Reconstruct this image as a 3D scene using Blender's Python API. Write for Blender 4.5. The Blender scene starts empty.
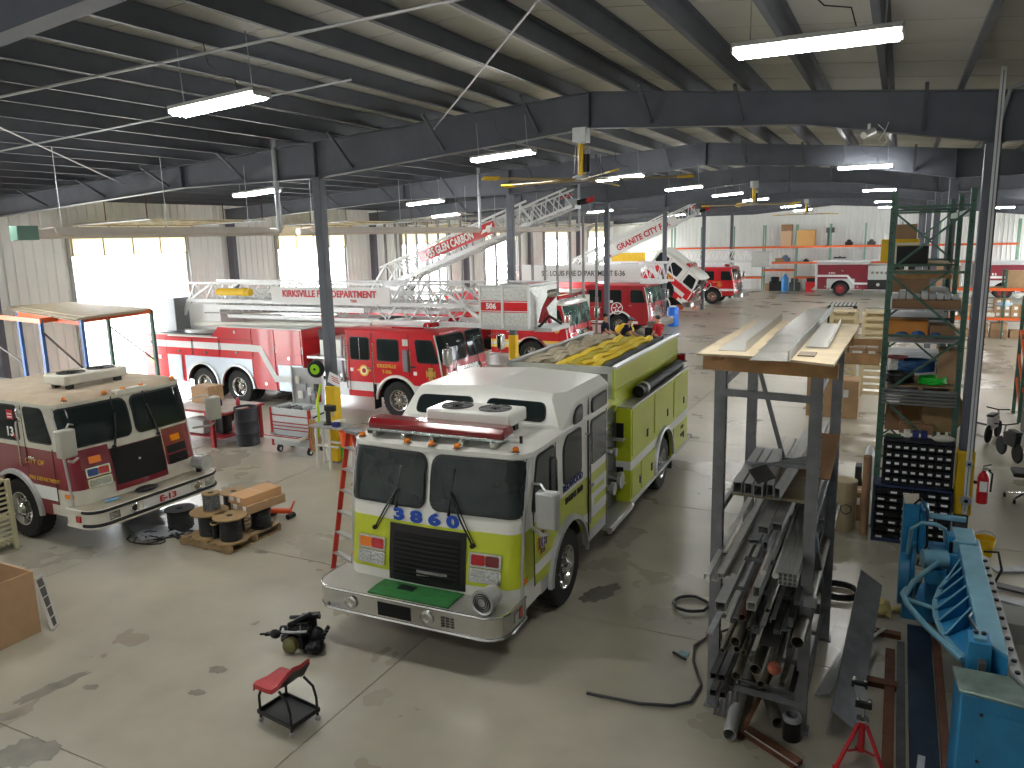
import bpy, math, random
from mathutils import Vector as V, Matrix as M
R = math.radians
pi = math.pi
sc = bpy.context.scene
COL = sc.collection
rnd = random.Random(7)

# ------------------------------------------------------------------ materials
def lin(c):
    return tuple(((x/255.0)/12.92 if x <= 10 else ((x/255.0+.055)/1.055)**2.4) for x in c)
MATS = {}
def mat(name, rgb, rough=.5, metal=0., var=.0, scale=6., bump=0., emit=0., trans=0., coat=0., alpha=1., ior=1.45):
    """principled surface with a little procedural variation in tone and height"""
    if name in MATS: return MATS[name]
    m = bpy.data.materials.new(name); m.use_nodes = True
    nt = m.node_tree; b = nt.nodes['Principled BSDF']
    c = lin(rgb)+(1.,)
    b.inputs['Base Color'].default_value = c
    b.inputs['Roughness'].default_value = rough
    b.inputs['Metallic'].default_value = metal
    b.inputs['IOR'].default_value = ior
    if coat: b.inputs['Coat Weight'].default_value = coat; b.inputs['Coat Roughness'].default_value = .06
    if trans: b.inputs['Transmission Weight'].default_value = trans
    if alpha < 1: b.inputs['Alpha'].default_value = alpha
    if emit:
        b.inputs['Emission Color'].default_value = c; b.inputs['Emission Strength'].default_value = emit
    if var or bump:
        tc = nt.nodes.new('ShaderNodeTexCoord'); n = nt.nodes.new('ShaderNodeTexNoise')
        n.inputs['Scale'].default_value = scale; n.inputs['Detail'].default_value = 5
        nt.links.new(tc.outputs['Object'], n.inputs['Vector'])
        if var:
            r = nt.nodes.new('ShaderNodeValToRGB')
            r.color_ramp.elements[0].position = .32; r.color_ramp.elements[1].position = .7
            r.color_ramp.elements[0].color = tuple(x*(1-var) for x in c[:3])+(1,)
            r.color_ramp.elements[1].color = tuple(min(1, x*(1+var*.5)) for x in c[:3])+(1,)
            nt.links.new(n.outputs['Fac'], r.inputs['Fac']); nt.links.new(r.outputs['Color'], b.inputs['Base Color'])
        if bump:
            bp = nt.nodes.new('ShaderNodeBump'); bp.inputs['Strength'].default_value = bump; bp.inputs['Distance'].default_value = .02
            nt.links.new(n.outputs['Fac'], bp.inputs['Height']); nt.links.new(bp.outputs['Normal'], b.inputs['Normal'])
    MATS[name] = m
    return m

white_paint = mat('white paint', (222,222,214), .28, coat=.5, var=.03, scale=2)
cream_paint = mat('aged white paint', (205,202,188), .42, var=.1, scale=3)
lime_paint = mat('lime paint', (187,199,38), .3, coat=.5, var=.04, scale=2)
red_paint = mat('fire red paint', (196,22,34), .28, coat=.6, var=.05, scale=2)
dark_red = mat('deep red paint', (160,16,30), .3, coat=.5, var=.05, scale=2)
maroon = mat('maroon paint', (118,18,38), .3, coat=.5, var=.06, scale=2)
chrome = mat('polished steel', (200,200,198), .16, 1.)
alu = mat('brushed aluminium', (184,186,186), .36, .55, var=.08, scale=9)
treadplate = mat('tread plate', (176,174,166), .36, .6, var=.12, scale=60, bump=.5)
dull_alu = mat('dull aluminium', (182,184,182), .45, .35, var=.12, scale=8)
ladder_metal = mat('ladder aluminium', (216,218,218), .4, .15, var=.06, scale=5)
glass = mat('tinted glass', (30,38,38), .06, coat=.15, ior=1.33)
glass.node_tree.nodes['Principled BSDF'].inputs['Specular IOR Level'].default_value=.22
clear_glass = mat('greenish glass', (120,160,150), .04, trans=.7, ior=1.2)
rubber = mat('tyre rubber', (32,32,33), .8, var=.25, scale=14)
black_plastic = mat('black plastic', (20,20,22), .45, var=.15, scale=12)
black_matte = mat('matte black', (12,12,14), .8)
red_lens = mat('red lens', (170,14,26), .12, coat=.8)
dark_lens = mat('dark red lens', (110,12,22), .14, coat=.8)
amber_lens = mat('amber lens', (226,120,22), .18, coat=.6)
blue_lens = mat('blue lens', (30,50,110), .16, coat=.6)
clear_lens = mat('clear lamp glass', (190,194,194), .14, .75, coat=.6, var=.35, scale=30, bump=.4)
yellow_steel = mat('safety yellow paint', (232,190,20), .45, var=.08, scale=5)
blue_letter = mat('blue lettering', (30,78,178), .4)
navy_letter = mat('navy lettering', (40,48,110), .5)
gold_letter = mat('gold lettering', (214,170,70), .35, .4)
red_letter = mat('red lettering', (190,24,40), .45)
white_letter = mat('white lettering', (235,235,232), .45)
black_letter = mat('black lettering', (30,30,34), .5)
white_stripe = mat('reflective white stripe', (214,216,214), .35, var=.03)
orange_paint = mat('orange rack paint', (224,96,36), .5, var=.12, scale=6)
green_paint = mat('green rack paint', (64,98,84), .5, var=.2, scale=7)
navy_paint = mat('navy rack paint', (36,52,84), .5, var=.15, scale=6)
cardboard = mat('cardboard', (170,138,104), .85, var=.1, scale=5)
cardboard_dark = mat('brown cardboard', (146,114,84), .85, var=.12, scale=5)
pale_wood = mat('pale plywood', (208,192,162), .7, var=.14, scale=4)
wood = mat('timber', (172,132,88), .75, var=.25, scale=7, bump=.15)
grey_wood = mat('weathered pallet wood', (142,118,84), .8, var=.3, scale=8, bump=.2)
steel_grey = mat('structural steel paint', (88,92,101), .55, var=.12, scale=3)
rack_grey = mat('worn grey rack paint', (126,128,132), .55, .1, var=.22, scale=6)
galv = mat('galvanised steel', (168,172,176), .42, .4, var=.15, scale=10)
raw_steel = mat('raw steel', (150,150,146), .4, .4, var=.3, scale=7)
dark_steel = mat('dark mill steel', (86,86,86), .45, .4, var=.3, scale=6)
rust = mat('rusty steel', (104,66,46), .75, .3, var=.35, scale=8)
shear_blue = mat('machine blue paint', (40,128,176), .42, coat=.2, var=.16, scale=5)
shear_blue_pale = mat('pale machine blue', (108,160,180), .5, var=.2, scale=5)  # paler blue on top faces, rims, ribs, tubes and motor
paper = mat('paper label', (232,232,228), .8)
canvas = mat('canvas hose', (158,148,126), .9, var=.2, scale=16, bump=.3)
yellow_hose = mat('yellow hose', (220,190,24), .8, var=.14, scale=14, bump=.25)
navy_cloth = mat('navy work shirt', (26,32,56), .9, var=.15)
red_cloth = mat('red work shirt', (176,24,36), .9, var=.15)
skin = mat('skin', (186,134,108), .6)
hair = mat('dark hair', (40,30,24), .8)
denim = mat('blue denim', (48,58,84), .9, var=.15)

# ------------------------------------------------------------------ mesh builder
class MB:
    def __init__(s): s.v=[]; s.f=[]; s.mi=[]; s.ms=[]; s.T=M.Identity(4)
    def _m(s, m):
        if m not in s.ms: s.ms.append(m)
        return s.ms.index(m)
    def add(s, vs, fs, m):
        o=len(s.v); T=s.T; i=s._m(m)
        s.v += [tuple(T@V(p)) for p in vs]
        s.f += [tuple(o+k for k in f) for f in fs]; s.mi += [i]*len(fs)
        return s
    def box(s, c, d, m, rot=None):
        x,y,z=[k/2 for k in d]
        vs=[V((a*x,b*y,e*z)) for a in(-1,1) for b in(-1,1) for e in(-1,1)]
        if rot is not None: vs=[rot@p for p in vs]
        vs=[p+V(c) for p in vs]
        return s.add(vs,[(0,1,3,2),(4,6,7,5),(0,4,5,1),(2,3,7,6),(0,2,6,4),(1,5,7,3)],m)
    def bx(s, x0,x1,y0,y1,z0,z1,m):
        return s.box(((x0+x1)/2,(y0+y1)/2,(z0+z1)/2),(x1-x0,y1-y0,z1-z0),m)
    def bar(s, p0,p1,w,h,m,up=(0,0,1)):
        """rectangular bar between two points; w sideways, h along up"""
        p0=V(p0);p1=V(p1); d=p1-p0; L=d.length
        if L<1e-6: return s
        d/=L; u=V(up); r=d.cross(u)
        if r.length<1e-4: r=d.cross(V((1,0,0)))
        r.normalize(); u=r.cross(d)
        vs=[p+r*(a*w/2)+u*(b*h/2) for p in(p0,p1) for a,b in((-1,-1),(1,-1),(1,1),(-1,1))]
        return s.add(vs,[(0,1,2,3),(7,6,5,4),(0,4,5,1),(1,5,6,2),(2,6,7,3),(3,7,4,0)],m)
    def cyl(s,p0,p1,r,m,r2=None,n=12,caps=True,arc=None):
        p0=V(p0);p1=V(p1); r2=r if r2 is None else r2
        d=(p1-p0).normalized(); a=d.orthogonal().normalized(); b=d.cross(a)
        vs=[]
        for p,q in((p0,r),(p1,r2)):
            for k in range(n):
                t=2*pi*k/n; vs.append(p+(a*math.cos(t)+b*math.sin(t))*q)
        fs=[(k,(k+1)%n,n+(k+1)%n,n+k) for k in range(n)]
        if caps: fs+=[tuple(range(n-1,-1,-1)),tuple(range(n,2*n))]
        return s.add(vs,fs,m)
    def pipe(s,p0,p1,r,t,m,n=12):
        """open hollow pipe with wall thickness"""
        p0=V(p0);p1=V(p1); d=(p1-p0).normalized(); a=d.orthogonal().normalized(); b=d.cross(a)
        vs=[]
        for p,q in((p0,r),(p1,r),(p1,r-t),(p0,r-t)):
            for k in range(n):
                w=2*pi*k/n; vs.append(p+(a*math.cos(w)+b*math.sin(w))*q)
        fs=[]
        for j in range(4):
            for k in range(n):
                fs.append((j*n+k,j*n+(k+1)%n,((j+1)%4)*n+(k+1)%n,((j+1)%4)*n+k))
        return s.add(vs,fs,m)
    def sqtube(s,p0,p1,w,h,t,m,up=(0,0,1)):
        p0=V(p0);p1=V(p1); d=(p1-p0).normalized(); r=d.cross(V(up)).normalized(); u=r.cross(d)
        vs=[]
        for p,k in((p0,0),(p1,0),(p1,t),(p0,t)):
            for a,b in((-1,-1),(1,-1),(1,1),(-1,1)):
                vs.append(p+r*a*(w/2-k)+u*b*(h/2-k))
        fs=[]
        for j in range(4):
            for k in range(4): fs.append((j*4+k,j*4+(k+1)%4,((j+1)%4)*4+(k+1)%4,((j+1)%4)*4+k))
        return s.add(vs,fs,m)
    def tube(s,pts,r,m,n=8,closed=False,rad=None):
        pts=[V(p) for p in pts]; N=len(pts); vs=[]; prev=None
        for i,p in enumerate(pts):
            a=pts[i-1] if (i>0 or closed) else p; b=pts[(i+1)%N] if (i<N-1 or closed) else p
            d=(b-a).normalized()
            if prev is None: u=d.orthogonal().normalized()
            else:
                u=prev-d*prev.dot(d)
                u=u.normalized() if u.length>1e-5 else d.orthogonal().normalized()
            prev=u; w=d.cross(u); q=rad[i] if rad else r
            for k in range(n):
                t=2*pi*k/n; vs.append(p+(u*math.cos(t)+w*math.sin(t))*q)
        fs=[]
        for i in range(N if closed else N-1):
            j=(i+1)%N
            for k in range(n): fs.append((i*n+k,i*n+(k+1)%n,j*n+(k+1)%n,j*n+k))
        if not closed: fs+=[tuple(range(n-1,-1,-1)),tuple(range((N-1)*n,N*n))]
        return s.add(vs,fs,m)
    def lathe(s,prof,c,ax,m,n=24,caps=True):
        """prof: (radius, height along ax) list"""
        c=V(c); d=V(ax).normalized(); a=d.orthogonal().normalized(); b=d.cross(a); vs=[]
        for r,h in prof:
            for k in range(n):
                t=2*pi*k/n; vs.append(c+d*h+(a*math.cos(t)+b*math.sin(t))*r)
        fs=[(i*n+k,i*n+(k+1)%n,(i+1)*n+(k+1)%n,(i+1)*n+k) for i in range(len(prof)-1) for k in range(n)]
        if caps: fs+=[tuple(range(n-1,-1,-1)),tuple(range((len(prof)-1)*n,len(prof)*n))]
        return s.add(vs,fs,m)
    def prism(s,pts,o,e1,e2,d,m):
        """polygon pts (a,b) laid out on axes e1,e2 from o, pushed along vector d"""
        o=V(o);e1=V(e1);e2=V(e2);d=V(d); n=len(pts)
        vs=[o+e1*a+e2*b for a,b in pts]; vs+=[p+d for p in vs]
        fs=[tuple(range(n-1,-1,-1)),tuple(range(n,2*n))]+[(k,(k+1)%n,n+(k+1)%n,n+k) for k in range(n)]
        return s.add(vs,fs,m)
    def sphere(s,c,r,m,n=12,k=8):
        rx,ry,rz=(r,r,r) if not hasattr(r,'__len__') else r
        vs=[];fs=[]
        for i in range(k+1):
            a=pi*i/k
            for j in range(n):
                t=2*pi*j/n; vs.append((c[0]+rx*math.sin(a)*math.cos(t),c[1]+ry*math.sin(a)*math.sin(t),c[2]+rz*math.cos(a)))
        for i in range(k):
            for j in range(n): fs.append((i*n+j,(i+1)*n+j,(i+1)*n+(j+1)%n,i*n+(j+1)%n))
        return s.add(vs,fs,m)
    def grid(s,fn,us,vs_,m):
        n=len(vs_); vs=[fn(u,w) for u in us for w in vs_]
        fs=[(i*n+j,(i+1)*n+j,(i+1)*n+j+1,i*n+j+1) for i in range(len(us)-1) for j in range(n-1)]
        return s.add(vs,fs,m)
    def build(s,name,parent=None,bev=0.,smooth=True,label=None,loc=None,rotz=0.):
        me=bpy.data.meshes.new(name); me.from_pydata(s.v,[],s.f)
        for m in s.ms: me.materials.append(m)
        me.polygons.foreach_set('material_index',s.mi); me.update()
        if smooth:
            me.shade_smooth(); me.set_sharp_from_angle(angle=.6)
        o=bpy.data.objects.new(name,me); COL.objects.link(o)
        if parent is not None: o.parent=parent
        if bev:
            b=o.modifiers.new('edge','BEVEL'); b.width=bev; b.segments=2; b.limit_method='ANGLE'; b.angle_limit=R(40)
        if label: o['label']=label
        if loc is not None: o.location=loc
        if rotz: o.rotation_euler=(0,0,rotz)
        return o

def tag(o,label,cat,group=None,kind=None):
    o['label']=label; o['category']=cat
    if group: o['group']=group
    if kind: o['kind']=kind
    return o
def thing(name,label,cat,loc=(0,0,0),rotz=0.,group=None,kind=None,rot=None):
    o=bpy.data.objects.new(name,None); COL.objects.link(o); o.empty_display_size=.2
    o.location=loc; o.rotation_euler=(0,0,rotz) if rot is None else rot
    return tag(o,label,cat,group,kind)
def struct(mb,name,label=None,cat=None,**k):
    o=mb.build(name,**k); o['kind']='structure'
    if label: o['label']=label; o['category']=cat or name.split('_')[0]
    return o
def dup(o,parent=None,label=None,loc=None,rotz=None,group=None):
    c=o.copy(); COL.objects.link(c); c.parent=parent
    for ch in list(o.children): dup(ch,c)
    if label: c['label']=label
    if loc is not None: c.location=loc
    if rotz is not None: c.rotation_euler=(0,0,rotz)
    if group: c['group']=group
    return c
def rpoly(pts,r,n=4):
    """polygon with rounded corners"""
    out=[]; N=len(pts)
    for i in range(N):
        p=V(pts[i]).to_2d() if len(pts[i])>2 else V(pts[i]); a=V(pts[i-1]); b=V(pts[(i+1)%N])
        da=a-p; db=b-p; k=min(r,da.length*.45,db.length*.45)
        q0=p+da.normalized()*k; q1=p+db.normalized()*k
        for j in range(n+1):
            t=j/n; out.append(tuple(q0*(1-t)**2+p*2*t*(1-t)+q1*t*t))
    return out
AX={'front':((0,1,0),(0,0,1),(1,0,0)),'left':((-1,0,0),(0,0,1),(0,1,0)),'right':((1,0,0),(0,0,1),(0,-1,0)),'back':((0,-1,0),(0,0,1),(-1,0,0)),'top':((1,0,0),(0,1,0),(0,0,1))}
def text(parent,body,size,loc,face,m,sx=1.,bold=.012,name='lettering',rot=None,ext=.004,spacing=1.,shear=0.,align='CENTER'):
    cu=bpy.data.curves.new(name,'FONT'); cu.body=body; cu.size=size; cu.extrude=ext; cu.offset=bold*size
    cu.align_x=align; cu.align_y='CENTER'; cu.space_character=spacing; cu.shear=shear; cu.resolution_u=3
    cu.materials.append(m)
    o=bpy.data.objects.new(name,cu); COL.objects.link(o)
    e=AX[face] if isinstance(face,str) else face
    X,Y,Z=[V(k).normalized() for k in e]
    B=M((( X.x*sx,Y.x,Z.x,loc[0]),(X.y*sx,Y.y,Z.y,loc[1]),(X.z*sx,Y.z,Z.z,loc[2]),(0,0,0,1)))
    if rot: B=B@M.Rotation(rot,4,'Z')
    o.parent=parent; o.matrix_local=B
    return o
# ------------------------------------------------------------------ the hall
XL, XR, YF, YB = -23.4, 13.4, -5.0, 68.35
CL, CR, RID = -11.136, 1.107, -5.014       # column lines, ridge
Y0, BAY = 13.376, 9.144
FR = [Y0+BAY*k for k in range(-1,7)]
def rz(x):                                  # top of the roof beams
    return 7.34-.063*(RID-x) if x < RID else 7.34-.094*(x-RID)
def interp(x,t):
    for (a,p),(b,q) in zip(t,t[1:]):
        if a <= x <= b: return p+(q-p)*(x-a)/(b-a)
BOT = [(XL,5.72),(-15.1,6.21),(CL,6.22),(RID,6.74),(-1.5,6.52),(CR,6.07),(3.8,6.08),(XR,4.95)]

def floor_material():
    m = bpy.data.materials.new('polished concrete'); m.use_nodes=True; nt=m.node_tree; b=nt.nodes['Principled BSDF']
    N=nt.nodes.new; L=nt.links.new
    tc=N('ShaderNodeTexCoord')
    n1=N('ShaderNodeTexNoise'); n1.inputs['Scale'].default_value=.45; n1.inputs['Detail'].default_value=4; n1.inputs['Roughness'].default_value=.55
    n2=N('ShaderNodeTexNoise'); n2.inputs['Scale'].default_value=2.2; n2.inputs['Detail'].default_value=3; n2.inputs['Roughness'].default_value=.5
    for n in (n1,n2): L(tc.outputs['Object'],n.inputs['Vector'])
    r1=N('ShaderNodeValToRGB'); e=r1.color_ramp.elements
    e[0].position=.3; e[0].color=lin((146,141,126))+(1,); e[1].position=.7; e[1].color=lin((180,174,157))+(1,)
    L(n1.outputs['Fac'],r1.inputs['Fac'])
    r2=N('ShaderNodeValToRGB'); e=r2.color_ramp.elements
    e[0].position=.2; e[0].color=(.80,.80,.79,1); e[1].position=.75; e[1].color=(1,1,1,1)
    L(n2.outputs['Fac'],r2.inputs['Fac'])
    mx=N('ShaderNodeMixRGB'); mx.blend_type='MULTIPLY'; mx.inputs['Fac'].default_value=.5
    L(r1.outputs['Color'],mx.inputs['Color1']); L(r2.outputs['Color'],mx.inputs['Color2'])
    L(mx.outputs['Color'],b.inputs['Base Color'])
    rr=N('ShaderNodeMapRange'); rr.inputs['To Min'].default_value=.2; rr.inputs['To Max'].default_value=.38
    L(n1.outputs['Fac'],rr.inputs['Value']); L(rr.outputs['Result'],b.inputs['Roughness'])
    bp=N('ShaderNodeBump'); bp.inputs['Strength'].default_value=.02; bp.inputs['Distance'].default_value=.02
    L(n2.outputs['Fac'],bp.inputs['Height']); L(bp.outputs['Normal'],b.inputs['Normal'])
    b.inputs['Specular IOR Level'].default_value=.45
    return m
concrete=floor_material()
joint_m=mat('joint filler',(70,66,58),.8)
stain_m=mat('oil stain',(122,117,106),.3,var=.25,scale=5)
b=MB()
# slabs separated by 12 mm saw-cut joints
jx=[XL,-17.6,-11.314,-5.02,1.2,7.3,XR]; jy=[YF,-.6,4.15,8.77,13.35,17.95,22.5,27.1,31.66,36.2,40.8,45.4,49.95,54.5,59.1,63.7,YB]
b.bx(XL-.3,XR+.2,YF-.2,YB+.2,-.25,-.012,joint_m)
for x0,x1 in zip(jx,jx[1:]):
    for y0,y1 in zip(jy,jy[1:]):
        b.bx(x0+.006,x1-.006,y0+.006,y1-.006,-.1,0,concrete)
struct(b,'floor','grey polished concrete floor cut by straight saw joints','floor',smooth=False)
def blob(name,x,y,rx,ry,a,label,seed,m=None,z=.0015):
    q=random.Random(seed); pts=[]
    for k in range(28):
        t=2*pi*k/28; f=1+.22*q.uniform(-1,1)
        px,py=rx*f*math.cos(t),ry*f*math.sin(t); pts.append((px*math.cos(a)-py*math.sin(a),px*math.sin(a)+py*math.cos(a)))
    o=MB().prism(pts,(x,y,.0002),(1,0,0),(0,1,0),(0,0,z),m or stain_m).build(name,smooth=False)
    tag(o,label,'stain',kind='stuff')
blob('floor_stain',-8.32,4.82,.40,.10,1.38,'long dark oil stain on the floor between the big carton and the bottom edge',3)
blob('floor_stain',-7.45,3.95,.30,.22,.3,'broad oil stain at the bottom left corner of the floor',5)
blob('floor_stain',-8.22,4.28,.13,.07,.9,'small oil stain just below the long one at the lower left',9)
blob('floor_stain',-7.92,5.0,.09,.05,.4,'tiny oil spot right of the long stain',10)
blob('floor_stain',-6.71,5.42,.10,.06,.1,'faint oil spot between the rolling seat and the tiny spot',11)
blob('floor_stain',-8.93,8.72,.12,.06,.2,'dark oil spot on the floor right of the cable spool pallet',12)
blob('floor_stain',-3.45,9.5,.36,.16,1.2,'dark wet stain beside the front wheel of the lime engine',6,mat('wet concrete',(118,114,106),.12,var=.2,scale=6))
blob('floor_stain',-6.87,5.86,.12,.075,.2,'small round oil spot above and left of the red rolling seat',8)

insul=mat('pale roof insulation',(196,194,188),.75,var=.05,scale=1.2,bump=.1)
b=MB()
for xa,xb in ((XL,RID),(RID,XR)):
    za,zb=rz(xa)+.285,rz(xb)+.285
    b.add([(xa,YF,za),(xb,YF,zb),(xb,YB,zb),(xa,YB,za),(xa,YF,za+.12),(xb,YF,zb+.12),(xb,YB,zb+.12),(xa,YB,za+.12)],
      [(0,1,2,3),(7,6,5,4),(0,4,5,1),(1,5,6,2),(2,6,7,3),(3,7,4,0)],insul)
    y=YF+.6
    while y<YB:                              # seams of the insulation blankets
        b.bar((xa,y,za-.002),(xb,y,zb-.002),.012,.006,mat('blanket seam',(168,166,160),.8)); y+=1.22
struct(b,'ceiling','pale insulated sloping roof above the dark purlins','ceiling',smooth=False)

wall_m=mat('ribbed wall panel',(232,234,232),.5,var=.04,scale=.8)
def corr(b,p0,p1,z0,z1,nrm,m,pitch=.305,dep=.035):
    """ribbed sheet between two plan points, height may slope (z1 = number or function)"""
    p0=V(p0);p1=V(p1); L=(p1-p0).length; d=(p1-p0)/L; nrm=V(nrm); n=max(1,int(L/pitch)); st=L/n
    prof=[(0,0)]
    for i in range(n): prof+=[((i+.38)*st,0),((i+.46)*st,dep),((i+.60)*st,dep),((i+.68)*st,0)]
    prof.append((L,0)); vs=[]
    for a,h in prof:
        q=p0+d*a+nrm*h; zt=z1(q) if callable(z1) else z1
        vs+=[(q.x,q.y,z0),(q.x,q.y,zt)]
    b.add(vs,[(2*i,2*i+2,2*i+3,2*i+1) for i in range(len(prof)-1)],m)
def slab(b,p0,p1,z0,z1,nrm,m):              # sheet with a flat outer face behind it
    corr(b,p0,p1,z0,z1,nrm,m); n=V(nrm)*-.12; q0,q1=V(p0)+n,V(p1)+n
    f=(lambda q:z1(q)) if callable(z1) else (lambda q:z1)
    b.add([(q0.x,q0.y,z0),(q1.x,q1.y,z0),(q1.x,q1.y,f(q1)),(q0.x,q0.y,f(q0))],[(0,1,2,3)],m)
DOORS=[(Y0+BAY*k+2.58,Y0+BAY*k+7.08) for k in range(-1,6)]
b=MB(); y=YF; ze=rz(XL)+.28
for d0,d1 in DOORS:
    slab(b,(XL,y,0),(XL,d0,0),0,ze,(1,0,0),wall_m); slab(b,(XL,d0,0),(XL,d1,0),5.22,ze,(1,0,0),wall_m); y=d1
slab(b,(XL,y,0),(XL,YB,0),0,ze,(1,0,0),wall_m)
for d0,d1 in DOORS:                           # jamb and head channels
    for q in (d0,d1): b.bx(XL-.12,XL+.06,q-.06,q+.06,0,5.25,mat('door jamb',(168,168,162),.6))
    b.bx(XL-.12,XL+.06,d0,d1,5.2,5.3,MATS['door jamb'])
struct(b,'wall_left','white ribbed metal wall with open overhead doors','wall',smooth=False)
top=lambda q: rz(q.x)+.28
b=MB(); slab(b,(XL,YB,0),(RID,YB,0),0,top,(0,-1,0),wall_m); slab(b,(RID,YB,0),(XR,YB,0),0,top,(0,-1,0),wall_m)
struct(b,'wall_back','white ribbed metal wall at the far end of the hall','wall',smooth=False)
b=MB(); y=YB; zr=rz(XR)+.28
for d0,d1 in reversed(DOORS[2:]):           # unseen openings added in the right wall to let in daylight
    slab(b,(XR,y,0),(XR,d1,0),0,zr,(-1,0,0),wall_m); slab(b,(XR,d1,0),(XR,d0,0),4.6,zr,(-1,0,0),wall_m); y=d0
slab(b,(XR,y,0),(XR,YF,0),0,zr,(-1,0,0),wall_m); struct(b,'wall_right',smooth=False)
b=MB(); slab(b,(XR,YF,0),(RID,YF,0),0,top,(0,1,0),wall_m); slab(b,(RID,YF,0),(XL,YF,0),0,top,(0,1,0),wall_m); struct(b,'wall_front',smooth=False)
apron=mat('sunlit concrete apron',(190,188,180),.9,var=.06,scale=.3)
struct(MB().bx(-90,XL-.13,-40,110,-.3,-.03,apron).bx(XR+.21,90,-40,110,-.3,-.03,apron),'ground','bright concrete yard outside the overhead doors','ground',smooth=False)

# overhead doors, run up on their tracks
door_m=mat('cream door section',(232,226,204),.6)
nt=door_m.node_tree; tr_=nt.nodes.new('ShaderNodeBsdfTranslucent'); tr_.inputs['Color'].default_value=lin((236,230,208))+(1,); mx_=nt.nodes.new('ShaderNodeMixShader'); mx_.inputs['Fac'].default_value=.45
nt.links.new(nt.nodes['Principled BSDF'].outputs['BSDF'],mx_.inputs[1]); nt.links.new(tr_.outputs['BSDF'],mx_.inputs[2]); nt.links.new(mx_.outputs['Shader'],nt.nodes['Material Output'].inputs['Surface'])
door_m=door_m; door_f=mat('door stile',(150,138,110),.6)
for i,(d0,d1) in enumerate(DOORS):
    b=MB()
    def section(p,q,thick=.05):
        p=V(p);q=V(q); up=(q-p).normalized(); n=V((up.z,0,-up.x))
        w=d1-d0
        b.bar((p.x,d0+w/2,p.z),(q.x,d0+w/2,q.z),w,thick,door_m,up=n)
        for k in range(5):
            yy=d0+.05+(w-.1)*k/4
            b.bar((p.x+n.x*.03,yy,p.z+n.z*.03),(q.x+n.x*.03,yy,q.z+n.z*.03),.05,.02,door_f,up=n)
        for e in (p,q): b.box((e.x+n.x*.03,d0+w/2,e.z+n.z*.03),(.03,w,.03),door_f)
    section((XL+.1,0,4.62),(XL+.1,0,5.18)); section((XL+.12,0,5.2),(XL+.5,0,5.58))
    for k in range(4): section((XL+.55+.62*k,0,5.62+.015*k),(XL+1.13+.62*k,0,5.63+.015*k))
    o=struct(b,'door_%d'%(i+1),smooth=False)
    t=MB()
    for q in (d0-.05,d1+.05):
        t.tube([(XL+.14,q,.0),(XL+.14,q,5.2),(XL+.25,q,5.45),(XL+.55,q,5.58),(XL+3.9,q,5.66)],.03,galv,6)
        t.tube([(XL+3.8,q,5.66),(XL+3.8,q,6.4)],.015,rust,6); t.tube([(XL+2.,q,5.63),(XL+2.,q,6.3)],.015,rust,6)
    t.build('door_track',o)

# ------------------------------------------------------------------ steel frame
flange_mb=MB().bar((0,-.85,.78),(0,-.04,.12),.05,.05,steel_grey); brace_me=None
for k,y in enumerate(FR):
    b=MB(); xs=sorted(set([XL]+[x for x,_ in BOT]+[RID])); 
    bt=[(x,interp(x,BOT)) for x in xs]
    pts=[(x,z) for x,z in bt]+[(x,rz(x)-.0) for x in reversed(xs)]
    b.prism(pts,(0,y-.006,0),(1,0,0),(0,0,1),(0,.012,0),steel_grey)
    for (xa,za),(xc,zc) in zip(bt,bt[1:]): b.bar((xa,y,za),(xc,y,zc),.2,.016,steel_grey)
    for xa,xc in ((XL,RID),(RID,XR)): b.bar((xa,y,rz(xa)-.008),(xc,y,rz(xc)-.008),.2,.016,steel_grey)
    for x in (CL,RID,CR,-15.1,6.5): b.bx(x-.012,x+.012,y-.1,y+.1,interp(x,BOT),rz(x)-.01,steel_grey)
    o=struct(b,'roof_beam','dark tapered steel roof beam across the hall at %s row of posts'%(['the nearest unseen','the first','the second','the third','the fourth','the fifth','the sixth','the end'][k]),'beam',smooth=False)
    if 1<=k<=3:
        for x in (-20.2,-17.9,-15.6,-13.2,-10.2,-8.0,-6.0,-3.9,-2.4,.2):
            z=rz(x); zb=interp(x,BOT)
            MB().bar((x,y-.75,z-.01),(x,y-.03,zb+.08),.05,.05,steel_grey).build('flange_brace',o,smooth=False)
# purlins
x=-5.5; PX=[]
while x>XL+.4: PX.append(x); x-=.985
x=-4.25
while x<XR-.4: PX.append(x); x+=.985
pm=MB(); 
for x in PX:
    z=rz(x); b=MB(); s=1 if x<RID else -1
    L0,L1=YF+.02,YB-.02
    b.bx(-.007,.007,L0,L1,.01,.272,steel_grey); b.bx(0,.07*s,L0,L1,.005,.017,steel_grey); b.bx(-.07*s,0,L0,L1,.262,.275,steel_grey); b.bx(.06*s,.07*s,L0,L1,.01,.03,steel_grey)
    o=struct(b,'roof_purlin','dark steel purlin running the length of the hall under the pale roof','purlin',smooth=False,loc=(x,0,z)); o['group']='roof purlins'
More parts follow.
